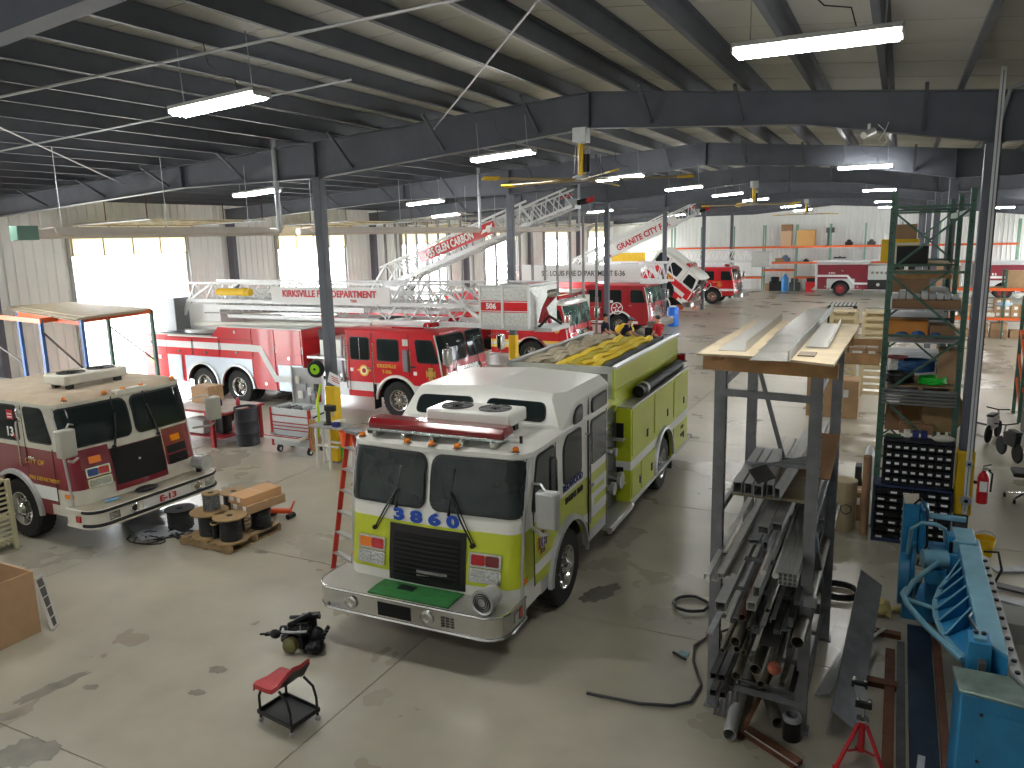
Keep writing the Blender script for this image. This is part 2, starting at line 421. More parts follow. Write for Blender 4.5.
# posts
def post(x,y,pad,label):
    b=MB(); zt=interp(x,BOT)
    b.bx(-.1,.1,-.1,.1,0,zt-.01,steel_grey); b.bx(-.17,.17,-.15,.15,0,.02,steel_grey); b.bx(-.14,.14,-.12,.12,zt-.03,zt-.01,steel_grey)
    o=b.build('steel_column',bev=.012,loc=(x,y,0)); tag(o,label,'column',kind='structure')
    if pad: MB().bx(-.125,.125,-.125,.125,pad[0],pad[1],yellow_steel).build('safety_guard',o,bev=.02,label='yellow guard')
    return o
nm=['first','second','third','fourth','fifth','sixth']
for k,y in enumerate(FR[1:7]):
    post(CL,y,(0.02,1.75) if k<2 else None,'dark steel post, %s from the camera in the left row'%nm[k])
    post(CR,y,(.5,1.52) if k==0 else None,'dark steel post, %s from the camera in the right row'%nm[k])
b=MB()
for y in FR[1:7]:
    b.bx(XL+.05,XL+.35,y-.1,y+.1,0,5.75,mat('wall post grey',(92,94,104),.55))
for o in [struct(b,'trim_1','grey steel posts standing against the left wall','trim',smooth=False)]: pass
# stud partition across the left bay
b=MB(); x=XL+.3
while x<CL-.2:
    b.bx(x-.04,x+.04,FR[3]-.05,FR[3]+.05,0,5.75,mat('stud steel',(120,120,118),.5,.4)); x+=.605
b.bx(XL,CL,FR[3]-.06,FR[3]+.06,5.7,5.8,MATS['stud steel']); b.bx(XL,CL,FR[3]-.06,FR[3]+.06,0,.08,MATS['stud steel'])
struct(b,'wall_partition','bare steel stud partition crossing the left bay','wall',smooth=False)
# bracing rods under the roof
rod_m=mat('bright rod',(190,192,194),.35,.8)
def rod(p,q,label,r=.013,m=rod_m):
    o=MB().tube([p,q],r,m,6).build('brace_rod'); tag(o,label,'rod',kind='structure')
rod((-8.2,13.3,6.95),(-1.2,4.3,6.85),'bright diagonal brace rod rising from the first roof beam')
rod((-17.0,13.3,6.35),(-9.2,4.3,6.75),'bright diagonal brace rod at the upper left')
rod((-12.5,6.05,6.62),(-1.8,6.05,6.9),'thin bright conduit crossing under the purlins at the top',.016)
rod((-14.5,8.6,6.55),(-6.5,8.6,6.95),'thin conduit crossing under the purlins above the nearest left lamp',.014,galv)

# ------------------------------------------------------------------ lamps, fans, heaters
lamp_m=mat('led tube',(250,250,248),.4,emit=60.)
house_m=mat('lamp housing',(206,206,202),.5)
def lamp():
    t=thing('ceiling_lamp','x','lamp',group='ceiling lamps')
    b=MB(); b.bx(-.63,.63,-.13,.13,.035,.075,house_m); b.bx(-.63,-.61,-.13,.13,-.01,.075,house_m); b.bx(.61,.63,-.13,.13,-.01,.075,house_m); b.build('lamp_housing',t,bev=.006)
    d=MB()
    for y in (-.075,0,.075): d.cyl((-.6,y,.0),(.6,y,.0),.026,lamp_m,n=8)
    d.build('lamp_tube',t)
    for x in (-.5,.5): MB().tube([(x,0,.07),(x,0,.66)],.006,galv,5).build('hanger_wire',t)
    MB().tube([(.3,0,.08),(.25,.02,.25),(.05,.05,.3),(-.1,.03,.45),(-.1,0,.66)],.006,black_plastic,5).build('power_cord',t)
    return t
LP=[(-6.6,62.,6.3,'added fill lamp just before the far wall, middle row'),(-.9,62.,6.3,'added fill lamp just before the far wall, right row'),(5.4,29.,5.9,'added fill lamp far over the right aisle, third'),(5.4,56.,5.9,'added fill lamp far over the right aisle, last')]  # extra lamps added to brighten the far end of the hall
LP0=[(-6.6,6.4,6.35,'ceiling lamp with bright tubes in the middle row, nearest of the row'),(-.7,6.92,6.33,'ceiling lamp with bright tubes at the top right under the pale roof'),
(-6.6,13.1,6.34,'ceiling lamp just beyond the first roof beam, left of the first fan'),
 (-6.6,19.8,6.32,'ceiling lamp beside the first ceiling fan'),(-6.6,26.5,6.34,'ceiling lamp in the middle row right of the first fan'),(-6.6,33.9,6.4,'ceiling lamp in the middle row beside the second fan'),
 (-13.,13.5,5.99,'ceiling lamp behind the first left post'),(-13.,20.5,5.97,'ceiling lamp above the raised red and white ladder sign'),(-.9,21.75,6.38,'ceiling lamp under the second roof beam at the right'),
 (-6.6,-.3,6.3,'ceiling lamp behind the camera, middle row'),(-13.,6.8,6.05,'ceiling lamp over the maroon and white engine'),(-13.,0.,6.05,'ceiling lamp behind the camera, left row'),
(-19.,.5,5.75,'unseen fill lamp added by the left wall behind the camera'),(-19.,6.9,5.75,'unseen fill lamp added by the left wall left of the frame'),(5.4,21.7,5.9,'ceiling lamp over the right aisle, second'),(-.9,36.,6.4,'ceiling lamp far along the right row'),(-6.6,41.,6.4,'ceiling lamp far along the middle row'),(-6.6,55.,6.4,'ceiling lamp near the far wall'),  # the two by the left wall are added to brighten that wall
 (-16.5,27.5,5.8,'ceiling lamp over the second ladder truck'),(-13.,36.,5.97,'ceiling lamp over the third ladder truck'),(-13.,50.,5.97,'ceiling lamp over the far red cab'),(5.4,40.,5.9,'ceiling lamp far over the right aisle'),(-.9,52.,6.4,'ceiling lamp near the far shelves')]
LP=LP0+LP
L0=lamp()
for i,(x,y,z,l) in enumerate(LP):
    o=L0 if i==0 else dup(L0)
    o.location=(x,y,z); o['label']=l; o.rotation_euler=(0,-math.atan(.063) if x<RID else math.atan(.094)*0,0)
# big slow ceiling fans
def fan(label):
    t=thing('ceiling_fan',label,'fan',group='big ceiling fans')
    MB().bx(-.12,.12,-.12,.12,.62,.86,alu).bx(-.05,.05,-.05,.05,.55,.65,alu).build('mount_plate',t,bev=.01)
    MB().bx(-.05,.05,-.06,.06,.05,.6,yellow_steel).build('drop_post',t,bev=.008)
    b=MB(); b.cyl((.1,0,.12),(.1,0,.42),.06,black_plastic); b.cyl((.1,0,.42),(.1,0,.5),.05,galv); b.lathe([(.1,0),(.16,.02),(.16,.07),(.08,.1)],(0,0,-.02),(0,0,1),galv); b.build('motor',t)
    for k in range(4): a=pi/2*k; MB().tube([(.14*math.cos(a),.14*math.sin(a),.1),(.1*math.cos(a),.1*math.sin(a),.6)],.006,galv,5).build('guy_wire',t)
    for k in range(5):
        a=2*pi*k/5+.32; c,s=math.cos(a),math.sin(a)
        rot=M.Rotation(a,4,'Z')@M.Rotation(R(14),4,'X')
        b=MB(); b.T=rot; b.bx(.15,1.62,-.055,.055,-.008,.008,mat('tan blade',(168,150,112),.5)); b.build('blade',t,bev=.004)
        e=MB(); e.T=rot; e.bx(1.62,1.9,-.07,.07,-.012,.012,yellow_steel); e.build('blade_tip',t,bev=.004,label='yellow blade tip')
    return t
f=fan('yellow posted ceiling fan hanging from the first roof beam'); f.location=(RID,12.95,5.84)
for y,z,a,l in ((30.7,5.86,.5,'yellow posted ceiling fan above the far red cab, second of three'),(48.8,5.76,.15,'yellow posted ceiling fan farthest away before the far wall')):
    dup(f,label=l,loc=(RID,y,z),rotz=a)
# radiant tube heaters along the left bays
hp=mat('heater tube',(214,204,194),.5,.1,var=.06,scale=3)
for y0,y1,l in ((7.5,13.2,'long tube heater hanging left of the first left post'),(13.6,22.4,'long tube heater hanging over the ladder truck'),(22.8,31.2,'long tube heater hanging over the second ladder truck')):
    t=thing('tube_heater',l,'heater',(-12.25,0,5.13),group='tube heaters')
    MB().cyl((0,y0+.3,0),(0,y1,0),.085,hp,n=12).build('heater_tube',t)
    b=MB(); n=14
    b.prism([(-.16,-.02),(-.1,.1),(.1,.1),(.16,-.02),(.15,-.02),(.095,.09),(-.095,.09),(-.15,-.02)],(0,y0+.6,0),(1,0,0),(0,0,1),(0,y1-y0-.9,0),hp); b.build('reflector',t)
    if y0<10: MB().bx(-.1,.1,y0,y0+.34,-.1,.12,mat('burner green',(96,130,116),.5)).build('burner_box',t,bev=.01)
    for q in (y0+.8,(y0+y1)/2,y1-.8): MB().tube([(0,q,.1),(0,q,1.35)],.008,galv,5).build('hanging_chain',t)
    MB().tube([(0,y1,-.02),(0,y1+.1,0),(0,y1+.12,.3),(0,y1+.12,1.95)],.055,galv,10).build('flue_pipe',t)
# cctv camera and its loop of cable under the first beam
t=thing('security_camera','white security camera with a loop of cable under the first roof beam','camera',(-.52,13.12,6.3))
MB().cyl((-.06,-.16,-.06),(.06,.06,.02),.05,white_paint,n=12).bx(-.02,.02,0,.05,.0,.12,white_paint).build('camera_body',t)
MB().tube([(.12,0,.1),(.2,-.02,.02),(.26,0,-.14),(.2,.02,-.2),(.14,0,-.12),(.22,0,.0),(.26,0,.12)],.008,white_paint,6).build('cable_loop',t)

# ------------------------------------------------------------------ daylight and camera
w=bpy.data.worlds.new('World'); sc.world=w; w.use_nodes=True
bg=w.node_tree.nodes['Background']; bg.inputs['Color'].default_value=(.93,.97,1.,1); bg.inputs['Strength'].default_value=10.
cam=bpy.data.cameras.new('Camera'); co=bpy.data.objects.new('Camera',cam); COL.objects.link(co); sc.camera=co
cam.sensor_width=36; cam.lens=36*774.4/1024; cam.clip_end=300; cam.clip_start=.05
ya,pi_,ro=.4625,.1882,-.0244
fw=V((-math.sin(ya)*math.cos(pi_),math.cos(ya)*math.cos(pi_),-math.sin(pi_))); rg=V((math.cos(ya),math.sin(ya),0)); up=rg.cross(fw)
r2=rg*math.cos(ro)+up*math.sin(ro); u2=-rg*math.sin(ro)+up*math.cos(ro); bk=-fw
co.matrix_world=M(((r2.x,u2.x,bk.x,0),(r2.y,u2.y,bk.y,0),(r2.z,u2.z,bk.z,4.905),(0,0,0,1)))
sc.view_settings.view_transform='Standard'; sc.view_settings.look='None'; sc.view_settings.gamma=1; sc.view_settings.use_curve_mapping=False
sc.view_settings.exposure=1.15
# ------------------------------------------------------------------ fire engines (vehicle frame: x forward from the front axle, y left, z up)
def dxz(z): return -.155*max(0,z-.95) if z<2.1 else -.178-.3*(z-2.1)
PLAN=[(1.68,0),(1.665,.45),(1.635,.85)]+[(1.42+.215*math.cos(a),.985+.215*math.sin(a)) for a in [R(k) for k in (12,30,48,66,84,90)]]+[(.95,1.2)]
ACC=[0.]
for p,q in zip(PLAN,PLAN[1:]): ACC.append(ACC[-1]+math.hypot(q[0]-p[0],q[1]-p[1]))
TMAX=ACC[-1]
def surf(t,z,off=0.):
    s=1 if t>=0 else -1; a=min(abs(t),TMAX)
    for i in range(len(PLAN)-1):
        if a<=ACC[i+1]+1e-9: break
    f=(a-ACC[i])/(ACC[i+1]-ACC[i]); p,q=PLAN[i],PLAN[i+1]
    x,y=p[0]+(q[0]-p[0])*f,p[1]+(q[1]-p[1])*f
    nx,ny=(q[1]-p[1]),-(q[0]-p[0]); l=math.hypot(nx,ny); x+=nx/l*off; y+=ny/l*off
    return (x+dxz(z)*max(0,min(1,(x-.95)/.4)),s*y,z)
def patch(b,t0,t1,z0,z1,m,off=0.,r=0.,nt=10,nz=3,thick=0.):
    """piece of the curved cab front, corners rounded by r"""
    ts=[t0+(t1-t0)*i/nt for i in range(nt+1)]
    if r: ts=sorted(set([t0+r*(1-math.cos(R(k))) for k in (0,25,50,70,90)]+[t1-r*(1-math.cos(R(k))) for k in (0,25,50,70,90)]+[t for t in ts if t0+r<t<t1-r]))
    elif abs(t1-t0)>.5: ts=sorted(set(ts+[a*s for a in ACC for s in(-1,1) if t0<a*s<t1]))
    vs=[];n=nz+1
    for t in ts:
        e=0
        if r:
            d=min(t-t0,t1-t)
            if d<r: e=r-math.sqrt(max(0,r*r-(r-d)**2))
        for j in range(n): vs.append(surf(t,z0+e+(z1-z0-2*e)*j/nz,off))
    fs=[(i*n+j,(i+1)*n+j,(i+1)*n+j+1,i*n+j+1) for i in range(len(ts)-1) for j in range(nz)]
    if thick:
        o=len(vs); vs+=[surf(t,z0+(z1-z0)*j/nz,off-thick) for t in ts for j in range(n)]
        rim=[i*n for i in range(len(ts))]+[(len(ts)-1)*n+j for j in range(1,n)]+[i*n+n-1 for i in range(len(ts)-2,-1,-1)]+[j for j in range(n-2,0,-1)]
        fs+=[(rim[k],rim[(k+1)%len(rim)],o+rim[(k+1)%len(rim)],o+rim[k]) for k in range(len(rim))]
    b.add(vs,fs,m)
def band(b,layers,t0=-TMAX,t1=TMAX,off=0.,zmin=0,zmax=9,zc=None):
    for z0,z1,m in layers:
        z0,z1=max(z0,zmin),min(z1,zmax)
        if z1-z0>.002: patch(b,t0,t1,z0,z1,m,off,nz=max(1,int((z1-z0)/.2)))
def side(b,x0,x1,zlo,zhi,y,layers,n=40,thick=.03):
    """upright panel on plane y made of thin strips so it can follow arches; layers colour it by height"""
    xs=[x0+(x1-x0)*i/n for i in range(n+1)]; s=1 if y>0 else -1
    for z0,z1,m in layers:
        for a,c in zip(xs,xs[1:]):
            la,lc=max(z0,zlo(a)),max(z0,zlo(c)); ha,hc=min(z1,zhi(a)),min(z1,zhi(c))
            if ha-la<.002 and hc-lc<.002: continue
            ha=max(ha,la);hc=max(hc,lc)
            b.add([(a,y,la),(c,y,lc),(c,y,hc),(a,y,ha),(a,y-s*thick,la),(c,y-s*thick,lc)],[(0,1,2,3),(0,4,5,1)],m)
def arch(cx,r,base,cz=.52):
    return lambda x: max(base,cz+math.sqrt(max(0,r*r-(x-cx)**2))) if abs(x-cx)<r else base
const=lambda c:(lambda x:c)
def pane(root,pts,y,name='side_window',m=None,border=.03,thick=.018,r=.07,frame=None):
    s=1 if y>0 else -1; cx=sum(p[0] for p in pts)/len(pts); cz=sum(p[1] for p in pts)/len(pts)
    b=MB(); big=[(cx+(x-cx)*(1+border*2/max(.2,max(abs(q[0]-cx) for q in pts)*2)),cz+(z-cz)*(1+border*2/max(.2,max(abs(q[1]-cz) for q in pts)*2))) for x,z in pts]
    b.prism(rpoly(big,r+.02),(0,y,0),(1,0,0),(0,0,1),(0,s*.012,0),frame or black_plastic)
    b.prism(rpoly(pts,r),(0,y,0),(1,0,0),(0,0,1),(0,s*thick,0),m or glass)
    return b.build(name,root)
def wheel(root,x,y,w=.29,r=.52,rim=chrome,hubc=None,name='wheel',dual=False):
    s=1 if y>0 else -1; b=MB(); W=w if not dual else .62
    b.lathe([(r*.56,0),(r*.6,.0),(r*.93,-.0),(r*.985,-.025),(r,-.06),(r,-w+.06),(r*.985,-w+.025),(r*.93,-w),(r*.6,-w)],(x,y,r),(0,s,0),rubber,32,caps=False)
    if dual: b.lathe([(r*.6,-.33),(r*.93,-.33),(r,-.37),(r,-.58),(r*.93,-.62),(r*.5,-.62)],(x,y,r),(0,s,0),rubber,28,caps=False)
    for k in range(30):
        a=2*pi*k/30; b.box((x+(r+.003)*math.cos(a),y-s*w/2,r+(r+.003)*math.sin(a)),(.012,w*.82,.05),rubber,M.Rotation(-a,3,'Y'))
    o=b.build(name,root)
    h=MB(); dep=-.10 if not dual else -.15
    h.lathe([(r*.57,.004),(r*.54,.0),(r*.50,-.03),(r*.46,dep),(r*.2,dep),(r*.2,dep+.1),(r*.12,dep+.13)],(x,y,r),(0,s,0),rim,28,caps=False); h.cyl((x,y+s*(dep+.12),r),(x,y+s*(dep+.135),r),r*.12,rim,n=16); h.cyl((x,y-s*.2,r),(x,y-s*.19,r),r*.56,black_matte,n=20)
    for k in range(10):
        a=2*pi*k/10
        h.cyl((x+r*.28*math.cos(a),y+s*dep,r+r*.28*math.sin(a)),(x+r*.28*math.cos(a),y+s*(dep+.035),r+r*.28*math.sin(a)),.018,chrome,n=6)
        a+=.314; h.cyl((x+r*.39*math.cos(a),y+s*(dep-.001),r+r*.39*math.sin(a)),(x+r*.39*math.cos(a),y+s*(dep+.004),r+r*.39*math.sin(a)),.028,black_matte,n=8)
    h.build('wheel_rim',o)
    return o
def fender(root,cx,y,r,m=alu,a0=0,a1=180,t=.025,w=.10):
    s=1 if y>0 else -1; b=MB(); n=18
    P=[]
    for k in range(n+1):
        a=R(a0+(a1-a0)*k/n); P.append((cx+r*math.cos(a),.52+r*math.sin(a)))
    vs=[]
    for x,z in P:
        dx,dz=(x-cx)/r,(z-.52)/r
        vs+=[(x,y,z),(x+dx*.07,y,z+dz*.07),(x+dx*.06,y+s*.05,z+dz*.06),(x,y+s*.06,z)]
    fs=[]
    for k in range(n):
        for j in range(4): fs.append((k*4+j,k*4+(j+1)%4,(k+1)*4+(j+1)%4,(k+1)*4+j))
    b.add(vs,fs,m); return b.build('wheel_arch_trim',root)
def emblem(root,loc,face,r=.16,mats=None):
    """cross pattee badge"""
    m1,m2,m3=mats or (gold_letter,mat('badge brown',(96,66,40),.4),blue_letter)
    e1,e2,n=[V(k) for k in AX[face]]; b=MB(); 
    for sc_,m,h in ((1,m1,.004),(.86,m2,.007)):
        pts=[]
        for k in range(4):
            a=pi/2*k
            for da,rr in ((-.52,1.),(-.2,.9),(0,.87),(.2,.9),(.52,1.),(.785,.42)): pts.append((rr*r*sc_*math.cos(a+da),rr*r*sc_*1.15*math.sin(a+da)))
        b.prism(pts,loc,e1,e2,n*h,m)
    b.cyl(loc,V(loc)+n*.010,r*.5,m1,n=20); b.cyl(loc,V(loc)+n*.012,r*.42,m3,n=20)
    b.prism([(-.2*r,-.05*r),(.2*r,-.05*r),(.2*r,.05*r),(-.2*r,.05*r)],loc,e1,e2,n*.014,m1); b.prism([(-.05*r,-.3*r),(.05*r,-.3*r),(.05*r,.3*r),(-.05*r,.3*r)],loc,e1,e2,n*.014,m1)
    return b.build('emblem',root)
def grab(root,p0,p1,out,m=chrome,r=.016):
    o=V(out)*.07; p0=V(p0);p1=V(p1)
    b=MB().tube([p0,p0+o*.9,p0+o+(p1-p0)*.06,p1+o-(p1-p0)*.06,p1+o*.9,p1],r,m,8); return b.build('grab_rail',root)
def mirror(root,y,m=chrome,x=1.28,z=1.8):
    s=1 if y>0 else -1
    b=MB(); b.tube([(x-.1,y,z-.32),(x+.12,y+s*.22,z-.3),(x+.14,y+s*.3,z-.26)],.022,m,8)
    o=b.build('side_mirror',root)
    if z>1.75: MB().tube([(x-.12,y,z+.22),(x+.1,y+s*.2,z+.3),(x+.14,y+s*.3,z+.2)],.014,m,8).build('mirror_arm',o)
    h=MB(); h.bx(x+.06,x+.22,y+s*.3-.13,y+s*.3+.13,z-.2,z+.24,m); h.build('mirror_head',o,bev=.03)
    MB().bx(x+.05,x+.062,y+s*.3-.1,y+s*.3+.1,z-.17,z+.2,glass).build('mirror_glass',o)
    return o
def wiper(root,t0,z0,t1,z1,bl):
    b=MB(); p=V(surf(t0,z0,.03)); q=V(surf(t1,z1,.05))
    b.tube([p,p+(q-p)*.5+V((.03,0,0)),q],.012,black_plastic,6); b.tube([p+V((0,.03,0)),q+V((0,.02,0))],.007,black_plastic,6); b.cyl(p-V((.02,0,0)),p+V((.02,0,0)),.03,black_plastic,n=8)
    b.bar(V(surf(t1+bl[0],z1+bl[1],.022)),V(surf(t1-bl[0],z1-bl[1],.022)),.022,.03,black_plastic); return b.build('wiper',root)
def headlight(root,t0,t1,z0,z1,lens,round_=True,tr=chrome):
    """two lamp cells in one bright bezel"""
    b=MB(); patch(b,t0,t1,z0,z1,tr,.03,r=.02,nt=4,nz=1,thick=.05); o=b.build('lamp_bezel',root)
    w=(t1-t0)
    for k,m in enumerate(lens):
        a=t0+w*(.07+.44*k); c=a+w*.42; l=MB()
        patch(l,a,c,z0+(z1-z0)*.14,z1-(z1-z0)*.14,m,.036,r=.02,nt=4,nz=1,thick=.02); l.build('lamp_lens',o)
    return o
def roof_markers(root,xs,z,m=amber_lens):
    for x,y in xs:
        b=MB(); b.bx(x-.05,x+.04,y-.045,y+.045,z,z+.015,chrome); o=b.build('marker_lamp',root,bev=.005)
        MB().sphere((x+.01,y,z+.04),(.05,.04,.035),m,10,6).build('marker_lens',o)
def lightbar(root,x,y0,y1,z,m=red_lens,split=None):
    b=MB(); b.bx(x-.16,x+.16,y0,y1,z,z+.035,clear_lens)
    for k in range(5): y=y0+.12+(y1-y0-.24)*k/4; b.bx(x-.05,x+.2,y-.03,y+.03,z-.07,z,chrome)
    o=b.build('light_bar',root,bev=.006)
    l=MB(); n=5; pr=[(-.15,0),(.15,0),(.155,.06),(.10,.12),(-.10,.12),(-.155,.06)]
    l.prism(pr,(x,y0,z+.035),(1,0,0),(0,0,1),(0,y1-y0,0),m); l.build('light_bar_lens',o,bev=.01)
    d=MB()
    for k in range(9): y=y0+(y1-y0)*(k+.5)/9; d.cyl((x,y,z+.05),(x,y,z+.105),.045,dark_lens if k%2 else clear_lens,n=10)
    d.build('light_bar_reflector',o)
    return o
def ac_unit(root,x0,x1,y0,y1,z,m=white_paint,legs=.0):
    b=MB(); b.bx(x0,x1,y0,y1,z+legs,z+legs+.17,m); o=b.build('roof_air_unit',root,bev=.03)
    if legs:
        l=MB(); [MB().bx(x-.05,x+.05,y-.05,y+.05,z,z+legs+.01,black_plastic).build('mount_foot',o) for x in (x0+.1,x1-.1) for y in (y0+.15,y1-.15)]
    yc=[(y0+y1)/2-(y1-y0)*.23,(y0+y1)/2+(y1-y0)*.23]; xm=(x0+x1)/2; r=min(.24,(x1-x0)*.4)
    for y in yc:
        f=MB(); f.lathe([(r,0),(r,.012),(r*.93,.014),(r*.9,.004),(r*.3,.004)],(xm,y,z+legs+.168),(0,0,1),black_plastic,24)
        f.cyl((xm,y,z+legs+.172),(xm,y,z+legs+.19),r*.28,black_matte,n=12)
        for k in range(8): a=pi/4*k; f.bar((xm,y,z+legs+.185),(xm+r*.95*math.cos(a),y+r*.95*math.sin(a),z+legs+.185),.01,.006,black_plastic)
        f.build('air_unit_fan',o)
    return o

def cab(root,P):
    up,lo=P['up'],P['lo']; xr=P.get('xr',-1.68); lay=P['layers']; front=P.get('front',lay); ztop=2.40; hw=1.2
    b=MB(); band(b,front,zmin=.58,zmax=ztop)
    za=arch(0,.64,.56); 
    for y in (hw,-hw):
        side(b,xr,.96,za,const(ztop),y,lay,48)
    b.add([(xr,-hw,.56),(xr,hw,.56),(xr,hw,ztop),(xr,-hw,ztop)],[(0,1,2,3)],up)
    b.bx(xr+.02,1.2,-hw+.3,hw-.3,.5,1.3,black_matte)
    for s in(-1,1): b.bx(xr+.02,-.7,s*.62-.28,s*.62+.28,.56,1.2,black_matte); b.add([(x,s*(hw-.02),z) for x,z in ((-.72,.6),(-.72,1.3),(.78,1.3),(.78,.6))]+[(x,s*(hw-.32),z) for x,z in ((-.72,.6),(-.72,1.3),(.78,1.3),(.78,.6))],[(4,5,6,7),(1,2,6,5)],black_matte)
    b.build('cab_body',root)
    # roof with soft visor edge
    b=MB(); ol=[surf(t,2.40,.03)[:2] for t in [TMAX*k/14 for k in range(-14,15)]]
    ol=[(x,y) for x,y in ol]+[(xr-.01,-hw-.03),(xr-.01,hw+.03)]
    ol=ol[:-2]+[(xr-.01,hw+.03),(xr-.01,-hw-.03)]
    b.prism(ol,(0,0,2.385),(1,0,0),(0,1,0),(0,0,.055),P['roofm'])
    n=len(ol); zt=2.44; inner=[(x*.9-.02,y*.9) for x,y in ol]
    vs=[(x,y,zt) for x,y in ol]+[(x,y,zt+.075) for x,y in inner]
    b.add(vs,[(k,(k+1)%n,n+(k+1)%n,n+k) for k in range(n)]+[tuple(range(n,2*n))],P['rooftop'])
    b.build('cab_roof',root)
    zr=2.515
    if P.get('raised'):
        b=MB(); x0,x1,x2=.20,.02,xr; 
        pr=[(x0,2.42),(x1-.02,2.80),(x1-.14,2.88),(x2,2.885),(x2,2.42)]
        A=[(.24,1.2,2.43),(-.26,1.215,2.74),(xr,1.215,2.74),(xr,1.215,2.42),(.06,1.02,2.82),(-.05,1.0,2.885),(-.28,1.08,2.86),(xr,1.08,2.86),(.24,0.,2.43),(.06,0,2.83),(-.06,0,2.93),(xr,0,2.92)]
        B_=[(x,-y,z) for x,y,z in A]
        f=[(0,3,2,1),(0,1,6,4),(4,6,5),(1,2,7,6),(5,6,7,11,10),(4,5,10,9),(0,4,9,8)]
        b.add(A,f,P['up']); b.add(B_,[t[::-1] for t in f],P['up'])
        b.add([(xr,-1.215,2.42),(xr,1.215,2.42),(xr,1.215,2.74),(xr,1.08,2.86),(xr,0,2.92),(xr,-1.08,2.86),(xr,-1.215,2.74)],[tuple(range(7))],P['up'])
        o=b.build('raised_roof',root); 
        for s in(-1,1):
            g=MB(); q=rpoly([(s*.12,2.56),(s*.96,2.55),(s*.93,2.78),(s*.12,2.79)],.09); 
            for m,k,e in((black_plastic,1.05,.012),(glass,1.,.02)):
                cy,cz=s*.54,2.67; pts=[(cy+(y-cy)*k,cz+(z-cz)*k) for y,z in q]
                fx=lambda z:.24-(z-2.43)*.4615
                g.add([(fx(z)+e,y,z) for y,z in pts]+[(fx(z)-.03,y,z) for y,z in pts],[tuple(range(len(pts)))]+[(i,(i+1)%len(pts),len(pts)+(i+1)%len(pts),len(pts)+i) for i in range(len(pts))],m)
            g.build('roof_front_window',o)
        for s in(-1,1):
            pane(root,[(-.22,2.44),(-.22,2.56),(-.32,2.64),(-.52,2.65),(-.52,2.44)],s*1.215,r=.1); pane(root,[(-.94,2.45),(-.94,2.63),(-1.58,2.64),(-1.58,2.45)],s*1.215,r=.08)
    # windshield panes
    zb=P.get('zws',1.66)
    for s in(-1,1):
        b=MB(); t0,t1=(.055,ACC[-2]-.10); 
        if s<0: t0,t1=-t1,-t0
        patch(b,t0-.03,t1+.03,zb-.03,2.375,black_plastic,.016,r=.13,nt=12,nz=6); o=b.build('windshield_seal',root)
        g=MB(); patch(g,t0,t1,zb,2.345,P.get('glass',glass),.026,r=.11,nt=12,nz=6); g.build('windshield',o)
    for wp in P.get('wipers',[(-.75,1.40,-.42,1.92),(.62,1.36,.32,1.95)]): wiper(root,*wp,(.03,.28))
    # doors
    fz=P.get('ftop',2.38); doors=[]
    for s in(-1,1):
        y=s*(hw+.008)
        b=MB(); side(b,.44,1.16,lambda x:max(.76,arch(0,.74,.6)(x)),const(fz),y,lay,20); 
        b.bar((.44,y,1.2),(.44,y,fz),.01,.012,black_plastic); b.bar((1.16,y,.76),(1.16,y,1.7),.01,.012,black_plastic)
        d=b.build('front_door',root); pane(d,P['w1'],y,r=.07); MB().bx(.5,.66,y-.02,y+.035*s if s>0 else y+.02,1.47,1.52,chrome).build('door_handle',d,bev=.008)
        x0,x1=P.get('crew',(-1.6,-.80)); ct=P.get('ctop',2.38)
        b=MB(); side(b,x0,x1,const(.6),const(ct),y,lay,10)
        for x in (x0,x1): b.bar((x,y,.58),(x,y,ct),.014,.016,black_plastic,up=(0,1,0))
        d=b.build('crew_door',root); pane(d,P['w3'],y); MB().bx(x1-.2,x1-.06,y-.02,y+.02,1.36,1.41,chrome).build('door_handle',d,bev=.008)
        if 'w2' in P: pane(root,P['w2'],s*hw)
        fender(root,0,s*hw,.655,P.get('arch_m',alu))
        wheel(root,0,s*1.17,.30,rim=P.get('rim',chrome))
        b=MB(); b.tube([surf(s*ACC[-4],z,.012) for z in (.56,1.2,1.6,2.0,2.38)],.022,P.get('post_m',alu),8); b.build('corner_post',root)
    if P.get('mud',1):
        for s in (-1,1): MB().bx(-.72,-.70,s*1.16-.15,s*1.16+.15,.25,.95,rubber).build('mud_flap',root)
def bumper(root,m=chrome,top=treadplate,ext=.42,z0=.48,z1=.76,w=1.27,shift=0.):
    b=MB(); x1=1.68+ext
    pl=[(1.44,w)]+[(x1-.26+.26*math.cos(a),w-.26+.26*math.sin(a)) for a in [R(k) for k in range(90,-1,-15)]]
    pl=pl+[(x,-y) for x,y in reversed(pl)]
    pl=[(x+.03*(1-abs(y)/w),y) for x,y in pl]
    b.prism([(x,y) for x,y in pl],(0,0,z1-.012),(1,0,0),(0,1,0),(0,0,.012),top)
    vs=[];n=len(pl)
    for x,y in pl: vs+=[(x,y,z0),(x,y,z1)]
    b.add(vs,[(2*k,2*k+1,2*k+3,2*k+2) for k in range(n-1)],m); b.add([(x,y,z0+.01) for x,y in pl],[tuple(range(n))],black_matte)
    b.tube([(x,y,z1-.01) for x,y in pl],.018,m,6); b.tube([(x,y,z0+.01) for x,y in pl],.022,m,6)
    o=b.build('front_bumper',root); o.location=(0,shift,0); return o,pl,x1
def badge_round(root,loc,face,r,ms):
    e1,e2,n=[V(k) for k in AX[face]]; b=MB()
    for k,m in enumerate(ms): b.cyl(loc,V(loc)+n*(.006+.004*k),r*(1-.28*k),m,n=20)
    return b.build('round_badge',root)

